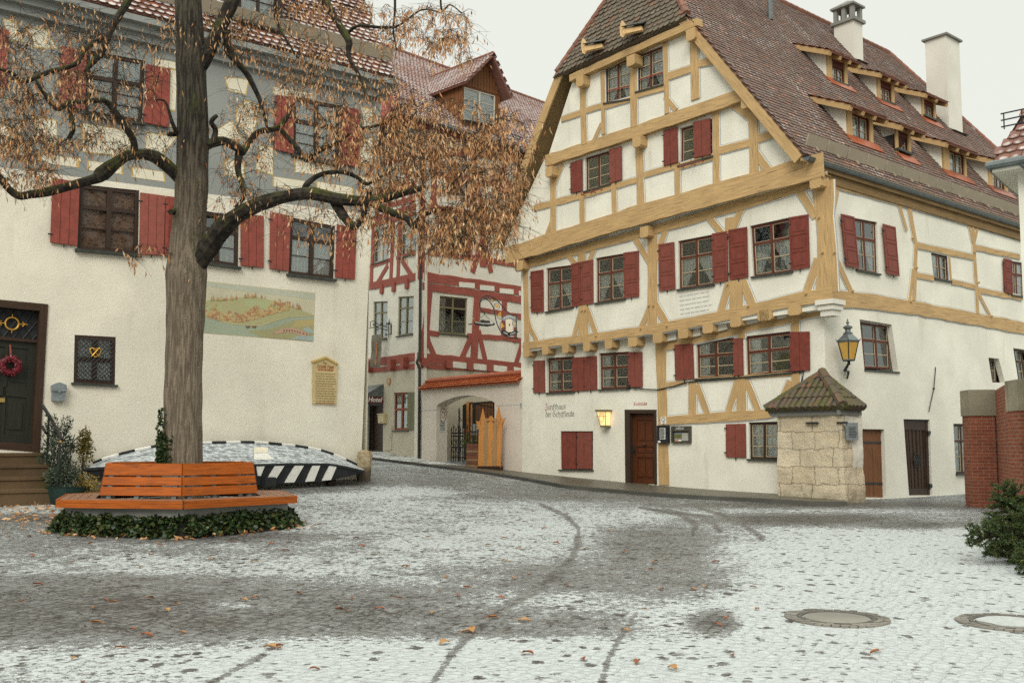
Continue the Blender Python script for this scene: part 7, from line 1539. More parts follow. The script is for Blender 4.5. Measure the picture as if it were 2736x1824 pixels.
    mb.build('wall', [sm, plaster('patch_plaster', (.64, .61, .53), dirtamt=.3)], t)
    mb = MB(); W_ = [(FH.at(K3(470, 625), .03), .16), (SH.at(K3(785, 622), .03), .13)]
    for c_, w_ in W_: mb.box(c_, UF * w_, NF * .03, ZV * .022)
    mb.build('iron_cramp', M['iron'], t)
    ap = FG.T(-.35, 0, .0); ap = Pl(FG.p, NF, UF).at(K3(575, 125), .1); e = .14; ze = FH.at(K3(500, 470), .1).z; c1 = FH.T(bl - e - .12, ze, e); c2 = FH.T(br, ze, e) + UF * (e * .9); c3 = SH.T(s1 + .02, ze, e); c0 = FG.T(bl - e, ze, 0)
    pl_ = plaster('plaster_patch', (.66, .64, .57), dirtamt=.15)
    for a, b in ((c1, c2), (c2, c3)):
        U_ = (b - a).normalized(); N_ = (b - a).cross(ap - a).normalized(); N_ = N_ if N_.z > 0 else -N_; V_ = N_.cross(U_).normalized(); V_ = V_ if V_.z > 0 else -V_
        f = lambda p: ((p - a).dot(U_), (p - a).dot(V_)); poly = [f(a), f(b), f(ap)]; mb = MB(); mb.prism([a, b, ap], N_, -.06, 0); mb.build('roof', M['tile_hut'], t)
        hh = poly[2][1]; pw = .165; k = int((b - a).length / pw); tb = MB()
        for i in range(k + 1):                              # rolls of half-round clay tiles running down the slope
            x = i * pw; top = hh * (x / poly[2][0] if x < poly[2][0] else (poly[1][0] - x) / max(.01, poly[1][0] - poly[2][0])); n_ = max(1, int(top / .34) + 1)
            for j in range(n_):
                v0, v1 = j * .34 - .04, min(top, j * .34 + .36)
                if v1 - v0 < .05: continue
                rgx = random.uniform(-.012, .012); tb.tube([a + U_ * (x + rgx) + V_ * v0 + N_ * .03, a + U_ * (x + rgx) + V_ * v1 + N_ * .012], [.085, .07], 8)
        tb.build('roof_tiles', M['tile_hut'], t)
    ridge_tiles(t, c2 + ZV * .05, ap + ZV * .08, .12, .36, mat='tile_hut'); ridge_tiles(t, c1 + ZV * .03, ap + ZV * .06, .09, .36, mat='tile_hut'); ridge_tiles(t, c3 + ZV * .03, ap + ZV * .05, .08, .36, mat='tile_hut')
    mb = MB(); mb.prism([c1 - NF * .1, c2 - NF * .1 - UF * .1, c2 - NF * .1 - UF * .1 - ZV * .17, c1 - NF * .1 - ZV * .17 + UF * .12], NF, -.06, .03); mb.build('eaves_course', M['conc'], t); mb = MB(); mb.prism([c2 - NS * .1, c3 - NS * .1, c3 - NS * .1 - ZV * .17, c2 - NS * .1 - ZV * .17], NS, -.06, .03); mb.build('eaves_course', M['conc'], t)
    t2 = thing('wall_plaque', 'grey metal plaque with small writing on the right side of the stone pump house', 'plaque', SH.at(K3(885, 800), .1)); Wm = quad_map(SH, .09, Q(K3, (820, 622), (938, 622), (945, 803), (830, 805))); mb = MB(); bar(mb, Wm, 0, 0, 1, 1, 0, .025); mb.build('plate', M['grey_metal'], t2); mb = MB(); fine_print(mb, Wm(.15, .75, .026), US, ZV, NS, Wm.w * .7, 7, Wm.h * .09, .014, seed=3); mb.build('writing', M['ink'], t2)
guild_things()

# ------------------------------------------------------------------ overturned boat, corner stone, plants by the left house
def left_things():
    NT = [(226, 1252), (330, 1246), (480, 1243), (683, 1241), (768, 1239), (880, 1239), (925, 1247), (972, 1258)]; NB = [(226, 1260), (250, 1284), (330, 1288), (480, 1294), (683, 1294), (768, 1291), (880, 1284), (972, 1262)]; FT = [(226, 1249), (281, 1226), (348, 1208), (426, 1192), (520, 1185), (650, 1183), (700, 1184), (785, 1192), (850, 1202), (902, 1219), (972, 1252)]
    lin = lambda T, o_: np.array([(*LB.tz(q, o_),) for q in T])
    a, b, c = lin(NT, 1.45), lin(NB, 1.42), lin(FT, .18)
    def s(A, n): t = np.linspace(A[0, 0], A[-1, 0], n); return [(x, np.interp(x, A[:, 0], A[:, 1])) for x in t]
    n = 40; A, B_, Cc = s(a, n), s(b, n), s(c, n)
    pa = [LB.T(*A[i], 1.45) for i in range(n)]; pb = [LB.T(*B_[i], 1.42) for i in range(n)]; pc = [LB.T(*Cc[i], .18) for i in range(n)]
    t = thing('boat', 'long flat wooden boat lying upside down with black and white striped side', 'boat', LB.T(A[n // 2][0], .7, .8))
    hm = NM('snow_dusted_hull', .7); u = hm.uv(); o = hm.obj(); sn = hm.noise(o, 7, 6, .75); st = hm.noise(hm.map(u, (.5, 26, 1)), 1.0, 4, .6); ck = hm.step(hm.noise(hm.map(u, (.35, 9, 1)), 1.0, 2), .63, .66)
    cc = hm.mix(hm.step(st, .35, .7), (.14, .16, .17), (.26, .29, .30)); cc = hm.mix(hm.step(hm.math('ADD', sn, hm.math('MULTIPLY', hm.math('SUBTRACT', st, .5), .4)), .40, .62), cc, (.60, .64, .66)); cc = hm.mix(hm.math('MULTIPLY', ck, .7), cc, (.04, .045, .05)); hm.col(cc)
    mb = MB()
    for i in range(n - 1):
        k = 6
        for j in range(k):
            f, g = j / k, (j + 1) / k; P = [pa[i].lerp(pc[i], f), pa[i + 1].lerp(pc[i + 1], f), pa[i + 1].lerp(pc[i + 1], g), pa[i].lerp(pc[i], g)]; mb.poly(P, None, [(A[i][0], f), (A[i + 1][0], f), (A[i + 1][0], g), (A[i][0], g)])
    mb.build('hull_bottom', hm.mat, t, smooth=False)
    mb = MB()
    for i in range(n - 1): mb.poly([pb[i], pb[i + 1], pa[i + 1], pa[i]])
    for i in range(n - 1): mb.poly([pa[i] + ZV * .02 + NL * .03, pa[i + 1] + ZV * .02 + NL * .03, pa[i + 1] - ZV * .035 + NL * .03, pa[i] - ZV * .035 + NL * .03]); mb.poly([pa[i] + ZV * .02 + NL * .03, pa[i + 1] + ZV * .02 + NL * .03, pa[i + 1] + ZV * .012 - NL * .02, pa[i] + ZV * .012 - NL * .02])
    mb.build('side_board', M['black'], t)
    gz = lambda x, y: Z(x, y)
    mb = MB(); e0, e1 = pb[3], pb[-4]; mb.tube([pb[n - 6] - ZV * .1 - NL * .3, pb[n - 6] - ZV * .05 - NL * .3 + UL * .2], .1, 6); mb.build('support', M['dark_wood'], t); bl = MB(); q = LB.at(L4(490, 1425), 1.55); bl.box(q, UL * .13, NL * .1, ZV * .1); bl.build('support', M['black'], t)
    for P in ([(412, 1323), (470, 1318), (440, 1390), (425, 1390)], [(530, 1321), (590, 1317), (520, 1426), (478, 1413)], [(650, 1317), (706, 1315), (640, 1429), (584, 1431)], [(755, 1316), (801, 1316), (760, 1421), (708, 1426)], [(855, 1321), (898, 1326), (860, 1414), (808, 1419)]):
        mb = MB(); Q_ = [LB.at(L4(*q), 1.462) for q in P]; mb.prism(Q_, NL, -.03, .012); mb.build('stripe', M['white'], t)
    for i in range(1, n - 1):
        mb = MB(); mb.tube([pc[i] + ZV * .02, pc[i + 1] + ZV * .02], .035, 6); mb.build('rail', M['white' if (i // 2) % 2 else 'black'], t)
    mb = MB(); P = [LB.at(L4(*q), .75) for q in ((275, 1240), (345, 1238), (352, 1262), (280, 1266))]; f = lambda x, y: pa[x].lerp(pc[x], y); k = int(n * .56)
    mb.prism([f(k, .52), f(k + 2, .52), f(k + 2, .78), f(k, .78)], ZV, .012, .02); mb.build('patch', M['panel'], t); mb = MB(); mb.prism([f(k, .2), f(k + 3, .2), f(k + 2, .5), f(k, .5)], ZV, .012, .018); mb.build('patch', M['white'], t)
    # corner stone
    c = LB.at(L4(1060, 1400), -.02); c = at_depth(L4(1060, 1402), LB.at(L4(1020, 1290)).y - .25); t = thing('corner_stone', 'rounded weathered kerb stone guarding the corner of the plaster house', 'stone', (c.x, c.y, Z(c.x, c.y)))
    sm = NM('weathered_stone', .9); o = sm.obj(); n1 = sm.noise(o, 6, 6, .7); n2 = sm.noise(o, 2, 4); z_ = sm.n('ShaderNodeSeparateXYZ', {0: o}).outputs[2]
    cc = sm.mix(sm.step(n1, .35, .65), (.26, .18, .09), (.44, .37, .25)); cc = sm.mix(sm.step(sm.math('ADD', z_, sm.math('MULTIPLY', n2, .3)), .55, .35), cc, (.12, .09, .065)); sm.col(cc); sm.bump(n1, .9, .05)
    mb = MB(); nn = 18; pr = [(.17, -.2), (.185, .1), (.19, .35), (.185, .52), (.19, .62), (.16, .72), (.09, .76), (.001, .775)]; rgs = []
    for r_, h in pr: rgs.append([Vector((c.x, c.y, Z(c.x, c.y) + h)) + Vector((math.cos(a), math.sin(a), 0)) * r_ * (1 + .22 * noise.noise(Vector((math.cos(a) * 1.5, math.sin(a) * 1.5, h * 3)))) for a in np.linspace(0, 2 * math.pi, nn + 1)[:-1]])
    for x, y in zip(rgs[:-1], rgs[1:]):
        for k in range(nn): mb.poly([x[k], x[(k + 1) % nn], y[(k + 1) % nn], y[k]])
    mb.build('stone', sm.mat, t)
    # handrail by the steps
    t = thing('handrail', 'thin dark iron handrail at the side of the stone steps', 'railing', LB.at(L3(350, 1480), 1.7)); p = lambda x, y, o_: LB.at(L3(x, y), o_)
    mb = MB(); mb.tube([p(255, 970, .35), p(300, 1040, .7), p(372, 1175, 1.7)], .035, 8); mb.build('rail', M['iron'], t); mb = MB(); mb.tube([p(252, 1095, .4), p(275, 1135, .7)], .03, 6); mb.build('rail', M['iron'], t)
    for x, y, o_ in ((292, 1035, .65), (358, 1175, 1.7)): mb = MB(); a = p(x, y, o_); mb.tube([a, Vector((a.x, a.y, Z(a.x, a.y)))], .025, 6); mb.build('post', M['iron'], t)
    mb = MB(); a = p(362, 1186, 1.72); mb.lathe(a - ZV * .035, [(.001, 0), (.035, .02), (.035, .05), (.001, .07)], 8); mb.build('knob', M['brass'], t)
    # juniper, shrub, potted plant
    rg = random.Random(21)
    c = p(345, 1320, .75); zt = p(345, 955, .75).z; t = thing('juniper', 'slim dark columnar juniper beside the house door', 'shrub', (c.x, c.y, Z(c.x, c.y))); mb = MB(); zb = Z(c.x, c.y) + .05
    for i in range(170):
        a = rg.uniform(0, 6.28); h0 = rg.uniform(0, .8) ** 1.1; r0 = .05 + .22 * (1 - h0) * rg.random(); b = Vector((c.x + r0 * math.cos(a), c.y + r0 * math.sin(a), zb + (zt - zb) * h0 * .85)); l = rg.uniform(.35, .7) * (1 - h0 * .35); e = b + Vector((math.cos(a) * .16, math.sin(a) * .16, l)); 
        if e.z > zt + .1: e.z = zt + rg.uniform(-.15, .05)
        for k in range(16): s_ = rg.random(); q = b.lerp(e, s_); d = (e - b) + Vector((rg.gauss(0, .3), rg.gauss(0, .3), rg.gauss(0, .2))) * 1.0; leaf_card(mb, q, d, .022, rg.uniform(.06, .13), rg)
    mb.build('foliage', M['juniper'], t); mb = MB(); mb.tube([Vector((c.x, c.y, zb - .1)), Vector((c.x, c.y, zb + 1.0))], [.04, .015], 6); mb.build('stem', M['twig'], t)
    c = p(480, 1330, .9); zt = p(500, 1118, .9).z; t = thing('shrub', 'small yellowing evergreen shrub right of the juniper', 'shrub', (c.x, c.y, Z(c.x, c.y))); mb = MB(); zb = Z(c.x, c.y) + .15
    for i in range(42):
        h = rg.random(); w = .30 * (1 - h) ** .7 + .05; a = rg.uniform(0, 6.28); q = Vector((c.x + w * math.cos(a) * rg.random(), c.y + w * math.sin(a) * rg.random(), zb + (zt - zb) * h)) + UL * .1 * h; clump(mb, q, .09, .09, .11, 34, .03, .055, rg)
    mb.build('foliage', M['shrub'], t); mb = MB(); mb.tube([Vector((c.x, c.y, zb - .2)), Vector((c.x, c.y, zt - .2)) + UL * .08], [.03, .008], 6); mb.build('stem', M['twig'], t)
    c = p(410, 1480, 1.55); zg = Z(c.x, c.y); c = Vector((c.x, c.y, zg)); t = thing('plant_pot', 'dark green tub of mixed evergreen and yellow plants beside the steps', 'plant pot', c); mb = MB(); mb.lathe(c, [(.001, 0), (.34, 0), (.42, .30), (.44, .33), (.40, .33), (.38, .26), (.001, .26)], 20); mb.build('pot', M['pot'], t)
    mb = MB(); clump(mb, c + ZV * .50 - UL * .12, .34, .3, .24, 620, .03, .08, rg, 0); mb.build('foliage', M['juniper'], t); mb = MB(); clump(mb, c + ZV * .36 + UL * .32 + NL * .15, .24, .22, .22, 420, .03, .05, rg, -.3); clump(mb, c + ZV * .15 + UL * .22 + NL * .3, .2, .14, .12, 160, .03, .05, rg, -.3); mb.build('foliage', M['yellow_leaf'], t)
left_things()

# ------------------------------------------------------------------ right edge: brick wall, neighbour house, cut fir trees, manholes
def brick_mat():
    m = NM('red_brickwork', .85); u = m.uv(); b = m.n('ShaderNodeTexBrick', {'Vector': u, 'Scale': 1.0, 'Mortar Size': .006, 'Brick Width': .25, 'Row Height': .078, 'Color1': (.34, .105, .06, 1), 'Color2': (.25, .075, .045, 1), 'Mortar': (.36, .26, .18, 1)}); o = m.obj(); n = m.noise(o, 3, 5, .65); f = m.noise(o, 30, 4, .7)
    c = m.mix(m.math('MULTIPLY', m.step(n, .45, .75), .4), b.outputs[0], (.16, .05, .03)); c = m.mix(m.math('MULTIPLY', m.step(f, .55, .75), .3), c, (.34, .13, .08)); m.col(c); m.bump(m.math('SUBTRACT', f, m.math('MULTIPLY', b.outputs[1], 1.5)), .5, .02); return m.mat
M['brick'] = brick_mat()
def right_things():
    cap = plaster('rough_cap_stone', (.40, .36, .26), var=.3, dirtamt=.7, dirt=(.12, .10, .07), bump=.8)
    t = thing('brick_wall', 'red brick garden wall with two pillars capped in rough pale stone', 'wall', (10.9, 22.5, .2))
    K = crop(2536, 900, .4082); d1, d2 = 23.0, 20.0; A = at_depth(K(136, 520), d1); B_ = at_depth(K(290, 520), d1); zt = at_depth(K(200, 345), d1).z; zc = at_depth(K(200, 515), d1).z; zb = -.1
    C2 = at_depth(K(380, 490), d2); zt2 = at_depth(K(400, 290), d2).z; zc2 = at_depth(K(400, 488), d2).z
    wd = Vector((C2.x - B_.x, C2.y - B_.y, 0)).normalized(); wn = Vector((wd.y, -wd.x, 0)); wn = wn if wn.x < 0 else -wn; w = (B_ - A).length
    def block(p0, ux, uy, lx, ly, z0, z1, mat, name, g=0.0):
        mb = MB(); p0 = Vector((p0.x, p0.y, 0)); P = [p0, p0 + ux * lx, p0 + ux * lx + uy * ly, p0 + uy * ly]
        for i in range(4):
            a, b = P[i], P[(i + 1) % 4]; l = (b - a).length; mb.poly([a + ZV * z0, b + ZV * z0, b + ZV * z1, a + ZV * z1], None, [(i * .37, z0), (l + i * .37, z0), (l + i * .37, z1), (i * .37, z1)])
        mb.poly([q + ZV * z1 for q in P]); return mb.build(name, mat, t)
    ex = Vector((1, -.12, 0)).normalized(); ey = Vector((.12, 1, 0)).normalized()
    block(A, ex, ey, w, w, zb, zc, M['brick'], 'pillar'); block(A - ex * .025 - ey * .025, ex, ey, w + .05, w + .05, zc + .002, zt, cap, 'cap_stone')
    ww = Vector((B_.x, B_.y, 0)) - wn * .05 - wd * .35; block(ww, wd, -wn, (C2 - B_).xy.length + .55, .3, zb, (zt + zt2) / 2 - .02, M['brick'], 'wall_panel')
    p2 = C2 + Vector((0, 0, 0)); block(p2, ex, -ey, 1.4, .6, zb, zc2, M['brick'], 'pillar'); block(p2 - ex * .02 + ey * .02, ex, -ey, 1.5, .65, zc2 + .002, zt2, cap, 'cap_stone')
    mb = MB(); q = ww + wn * .004 + wd * .06 + ZV * (zt - .35); mb.prism([q, q + wd * .16, q + wd * .16 + ZV * .3, q + ZV * .3], wn, 0, .02); s = thing('notice_sign', 'small pinkish notice tag at the top of the brick wall', 'sign', q); mb.build('plate', M['rust'], s)
    # neighbour house at the right edge
    c = at_depth((2717, 560), 17.0); H = thing('plaster_house', 'white neighbouring house with tiled roof at the right edge of the square', 'house', (c.x, 17, .1)); f1 = Vector((.72, -.69, 0)); f2 = Vector((.62, .785, 0)); o = Vector((c.x + .04, 17, 0)); ze = at_depth((2690, 445), 16.7).z
    mb = MB(); top = Vector((-.0, 0, 0)); P = [o, o + f1 * 8, o + f1 * 8 + f2 * 4.5, o + f2 * 4.5]
    for i in range(4): a, b = P[i], P[(i + 1) % 4]; mb.poly([a + ZV * -.3, b + ZV * -.3, b + ZV * ze, a + ZV * ze])
    mb.build('wall', M['plaster_white'], H)
    P2 = [q + d for q, d in zip(P, (-f1 * .35 - f2 * .3, f1 * .35 - f2 * .3, f1 * .35 + f2 * .35, -f1 * .35 + f2 * .35))]; zr = ze + .12; m_ = (P2[0] + P2[3]) / 2; 
    mb = MB(); mb.prism([q + ZV * zr for q in P2], ZV, -.14, 0); mb.build('eaves', M['plaster_white'], H)
    ap0 = (P2[0] + P2[3]) / 2 + f1 * 1.6 + ZV * (zr + 3.6); ap1 = (P2[1] + P2[2]) / 2 - f1 * 1.6 + ZV * (zr + 3.6); Zr = ZV * (zr + .02)
    for a, b, d, e in ((P2[0], P2[1], ap1, ap0), (P2[3], P2[0], ap0, ap0)):
        U_ = (b - a).normalized(); N_ = (b - a).cross(d - a - Zr).normalized(); N_ = N_ if N_.z > 0 else -N_; V_ = N_.cross(U_); V_ = V_ if V_.z > 0 else -V_; O_ = a + Zr; f = lambda p: ((p - O_).dot(U_), (p - O_).dot(V_))
        poly = [f(a + Zr), f(b + Zr), f(d)] + ([f(e)] if (d - e).length > .1 else []); roof('roof', H, O_, U_, V_, poly, M['tile_far'], w=.19, h=.18, lift=.04)
    mb = MB(); g = [q + (q - (P[0] + P[2]) / 2).normalized() * .06 + ZV * (zr - .02) for q in (P2[3], P2[0], P2[1])]; mb.tube(g, .075, 8); mb.tube([g[1] + f1 * .5, o + f1 * .55 + ZV * (ze - .5) - f2 * .05, o + f1 * .55 - f2 * .05], .055, 8); mb.build('gutter', M['zinc'], H)
    mb = MB(); s0 = P2[0] + Zr + (ap0 - P2[0] - Zr) * .20; 
    for k in range(3): mb.tube([s0 - f1 * .25 + ZV * (.12 * k + .05), s0 + f1 * 5 + ZV * (.12 * k + .05)], .014, 4)
    for k in range(18): q = s0 - f1 * .2 + f1 * (.3 * k); mb.tube([q, q + ZV * .3], .012, 4)
    mb.build('snow_guard', M['iron'], H)
    # cut fir trees lying in a heap
    def fir(base, tip, L0, lab, seed, nw=13, nb=7):
        rg = random.Random(seed); base = Vector(base); tip = Vector(tip); ax = (tip - base); H_ = ax.length; ax.normalize(); t = thing('fir_tree', lab, 'fir tree', (base.x, base.y, Z(base.x, base.y)), 'cut fir trees heaped by the brick wall'); nm = MB(); wm = MB(); wm.tube([base, tip], [.05, .01], 7)
        e1 = ax.orthogonal().normalized(); e2 = ax.cross(e1)
        def spray(p, d, l, lev):
            n = max(3, int(l / .022)); q = p.copy(); dd = d.copy(); pts = [p.copy()]
            for k in range(n):
                dd = (dd + Vector((rg.gauss(0, .04), rg.gauss(0, .04), rg.gauss(0, .04) - .012))).normalized(); q = q + dd * (l / n)
                g = Z(q.x, q.y) + .03
                if q.z < g: q.z = g
                pts.append(q.copy())
                for w in range(7):
                    s = Vector((rg.gauss(0, 1), rg.gauss(0, 1), rg.gauss(0, 1) * .6 + .2)); s = (s - dd * s.dot(dd)).normalized(); leaf_card(nm, q, dd * .75 + s, .010, rg.uniform(.026, .044), rg)
                if lev and k > n * .18 and k % 3 == 0:
                    s = dd.cross(Vector((0, 0, 1))); s = s.normalized() * (1 if (k // 3) % 2 else -1); spray(q.copy(), (dd * .8 + s * .7 + Vector((0, 0, rg.gauss(0, .12)))).normalized(), l * .42 * (1 - .5 * k / n), 0)
            wm.tube([pts[0], pts[len(pts) // 2], pts[-1]], [.009, .006, .002], 4, cap=False)
        for i in range(nw):
            f = (i + .5) / nw; ln = L0 * (1 - f) ** .8 + .10
            for k in range(nb):
                a = 2 * math.pi * (k + rg.random()) / nb; d = (e1 * math.cos(a) + e2 * math.sin(a)) * .9 + ax * rg.uniform(.35, .7); spray(base + ax * (H_ * f), d.normalized(), ln * rg.uniform(.75, 1.1), 1)
        nm.build('foliage', M['fir'], t); wm.build('stem', M['twig'], t)
    fir((7.5, 14.3, .1), (6.95, 14.2, 1.08), .62, 'bushy green cut fir standing upright at the back of the heap by the brick wall', 1, 12, 9)
    fir((7.9, 13.7, .35), (6.2, 13.65, .45), .62, 'cut fir lying with its sparse tip pointing left into the snow', 2, 15, 9)
    fir((7.6, 12.5, .28), (6.35, 12.6, .22), .66, 'cut fir with fresh dark needles nearest the snow at the right edge', 3, 13, 9)
    fir((8.3, 13.2, .3), (7.2, 13.2, .85), .6, 'cut fir leaning in the middle of the heap with its tip up', 4, 11, 9)
    # manholes
    fm = plaster('manhole_lid', (.23, .22, .19), var=.25, dirtamt=.5, dirt=(.14, .13, .11))
    for q, lab, sn in ((G5(432, 1195), 'bare round manhole cover in a ring of setts in the snow', 0), (G5(1440, 1222), 'round manhole cover half under snow at the right edge', 1)):
        c = ground_at(q); t = thing('manhole_cover', lab, 'manhole', c, None); r0 = .305
        lid = MB(); lid.lathe(c, [(.001, .012), (r0, .012)], 40); lid.build('lid', M['snow'] if False else fm, t); mb = MB(); mb.lathe(c, [(r0 + .012, .002), (r0 + .012, .014), (r0 + .055, .014), (r0 + .055, .002)], 40); mb.build('iron_ring', M['grey_metal'] if False else paint('worn_cast_iron', (.085, .08, .07, 1), .3, .6), t)
        mb = MB(); rg = random.Random(int(q[0]))
        for rr, n in ((r0 + .09, 34), (r0 + .150, 38)):
            for k in range(n):
                a = 2 * math.pi * (k + (.5 if rr > .45 else 0)) / n; d = Vector((math.cos(a), math.sin(a), 0)); s = Vector((-d.y, d.x, 0)); mb.box(c + d * rr + ZV * rg.uniform(-.010, .002), d * .027, s * (math.pi * rr / n * .86), ZV * .018)
        mb.build('sett_ring', plaster('ring_setts', (.20, .185, .16), var=.35, dirtamt=.5, dirt=(.5, .52, .52)), t)
        if sn:
            mb = MB(); P = [c + Vector((.28 * math.cos(a) * (1 + .12 * math.sin(5 * a)), .28 * math.sin(a), .014)) for a in np.linspace(.2, 5.6, 22)]; mb.prism(P, ZV, 0, .008); mb.build('snow_patch', paint('thin_snow', (.40, .42, .41, 1), .12, .9, sc=20), t)
right_things()

# ------------------------------------------------------------------ the linden, its ring bench and ivy
TREE = Vector((-5.87, 17.7, 0)); TREE.z = Z(-5.87, 17.7)
def bench():
    C0 = Vector((TREE.x, TREE.y, 0)); th = R(20); zs = .79
    t = thing('ring_bench', 'six sided orange wooden bench with backrests around the linden trunk', 'bench', (C0.x, C0.y, .25))
    def V_(r_, k): a = th + R(60) * k; return C0 + Vector((math.sin(a), -math.cos(a), 0)) * r_
    for k in range(6):
        def line(r_, z, inset=0.0):
            a, b = V_(r_, k), V_(r_, k + 1); d = (b - a).normalized(); return a + d * inset + ZV * z, b - d * inset + ZV * z, d
        a, b, d = line(2.2, zs, .012); n = Vector((d.y, -d.x, 0)); n = n if (n.dot((a + b) / 2 - C0) > 0) else -n
        mid = lambda r_: (V_(r_, k) + V_(r_, k + 1)) / 2
        def plank(r0, r1, z0, z1, mat, name, ins=.012):
            A0, A1, _ = line(r0, 0, ins); B0, B1, _ = line(r1, 0, ins); mb = MB(); o = A0.copy(); mb.uvf = lambda p: ((p - o).dot(d) + k * 3.1 + r0, (p - o).dot(n) + p.z)
            mb.prism([A0, A1, B1, B0], ZV, z0, z1); return mb.build(name, mat, t)
        plank(2.2, 2.155, zs - .125, zs - .048, M['bench'], 'edge_board'); plank(2.2, 2.155, zs - .045, zs, M['bench'], 'edge_board')
        for i in range(4): r0 = 2.145 - i * .155; plank(r0, r0 - .142, zs - .035, zs - .004, M['bench_top'], 'seat_slat', .008)
        # backrest
        for i, (z0, z1, r0, r1) in enumerate(((.045, .185, 1.475, 1.45), (.215, .345, 1.445, 1.42), (.375, .555, 1.415, 1.385))):
            A0, A1, _ = line(r0, zs + z0, .015); B0, B1, _ = line(r1, zs + z1, .015); mb = MB(); o = A0.copy(); mb.uvf = lambda p: ((p - o).dot(d) + k * 2.3 + i * .9, p.z * 1.0 + (p - o).dot(n)); nn = (A1 - A0).cross(B0 - A0).normalized(); nn = nn if nn.dot(n) > 0 else -nn
            mb.prism([A0, A1, B1, B0], nn, -.045, 0); mb.build('back_plank', M['bench'], t)
            if i == 2: mb = MB(); mb.uvf = lambda p: ((p - o).dot(d), (p - o).dot(n)); mb.prism([B0 + ZV * .001, B1 + ZV * .001, B1 - n * .085, B0 - n * .085], ZV, -.02, .012); mb.build('back_cap', M['bench'], t)
        for f in (.07, .5 - .06 if k else .42, .93):
            p = mid(1.40) + d * ((f - .5) * 1.35); mb = MB(); mb.prism([p + ZV * (zs - .1), p + n * .06 + ZV * (zs - .1), p + n * -.04 + ZV * (zs + .53), p - n * .09 + ZV * (zs + .53)], d, -.04, .04); mb.build('bracket', M['zinc'], t)
        a0, b0, _ = line(2.03, 0); a1, b1, _ = line(1.93, 0); mb = MB(); mb.prism([a0, b0, b1, a1], ZV, zs - .27, zs - .135); mb.build('base_beam', M['conc'], t)
        a0, b0, _ = line(1.90, 0); a1, b1, _ = line(1.5, 0); mb = MB(); mb.prism([a0, b0, b1, a1], ZV, 0.05, zs - .14); mb.build('plinth', M['conc'], t)
    # ivy skirt
    rg = random.Random(11); mb = MB(); mt = thing('ivy', 'dark ivy growing in a skirt under the ring bench', 'ivy', (C0.x, C0.y, .2))
    for i in range(6800):
        k = rg.randrange(6); f = rg.random(); z = rg.random() ** .8; a, b = V_(2.0, k), V_(2.0, k + 1); p = a + (b - a) * f; out = (mid_ := (a + b) / 2) - C0; out.z = 0; out.normalize(); g = Z(p.x, p.y)
        p = p + out * ((1 - z) * .22 + rg.gauss(0, .035) + .03 * noise.noise(p * 3)); p.z = g + .02 + z * (zs - .27 - g + .03 + .06 * noise.noise(p * 2.5))
        if p.z > zs - .14: continue
        dn = out * rg.uniform(.3, 1) + Vector((rg.uniform(-.8, .8), rg.uniform(-.8, .8), rg.uniform(-.9, .3))); s = rg.uniform(.05, .095); leaf_card(mb, p, dn, s * .95, s, rg)
    mb.build('leaves', M['ivy'], mt); mb = MB()
    for k in range(6):
        a, b = V_(1.98, k), V_(1.98, k + 1); a2, b2 = V_(2.13, k), V_(2.13, k + 1); mb.poly([a2 + ZV * (Z(a2.x, a2.y) - .02), b2 + ZV * (Z(b2.x, b2.y) - .02), b + ZV * (zs - .29), a + ZV * (zs - .29)])
    mb.build('soil_bank', paint('dark_soil', (.018, .016, .011, 1), .3, .95), mt)
    mb = MB(); P = [V_(1.75, k) + ZV * .45 for k in range(6)]; mb.poly(P); tag(mb.build('tree_soil', paint('tree_soil', (.03, .025, .018, 1), .3, .95)), kind='structure')
    # leaf litter caught along the ivy and by the steps
    mb = MB()
    for i in range(420):
        if i < 250: k = rg.randrange(6); a, b = V_(2.28, k), V_(2.28, k + 1); p = a + (b - a) * rg.random() + Vector((rg.gauss(0, .09), rg.gauss(0, .09), 0))
        else: p = ground_at((rg.uniform(-60, 165), rg.gauss(1372, 22)))
        p.z = Z(p.x, p.y) + rg.uniform(.01, .04); leaf_card(mb, p, Vector((rg.gauss(0, 1), rg.gauss(0, 1), rg.uniform(-.1, .3))), rg.uniform(.03, .055), rg.uniform(.07, .14), rg)
    tag(mb.build('leaf_litter', M['dry_leaf']), kind='stuff')
bench()

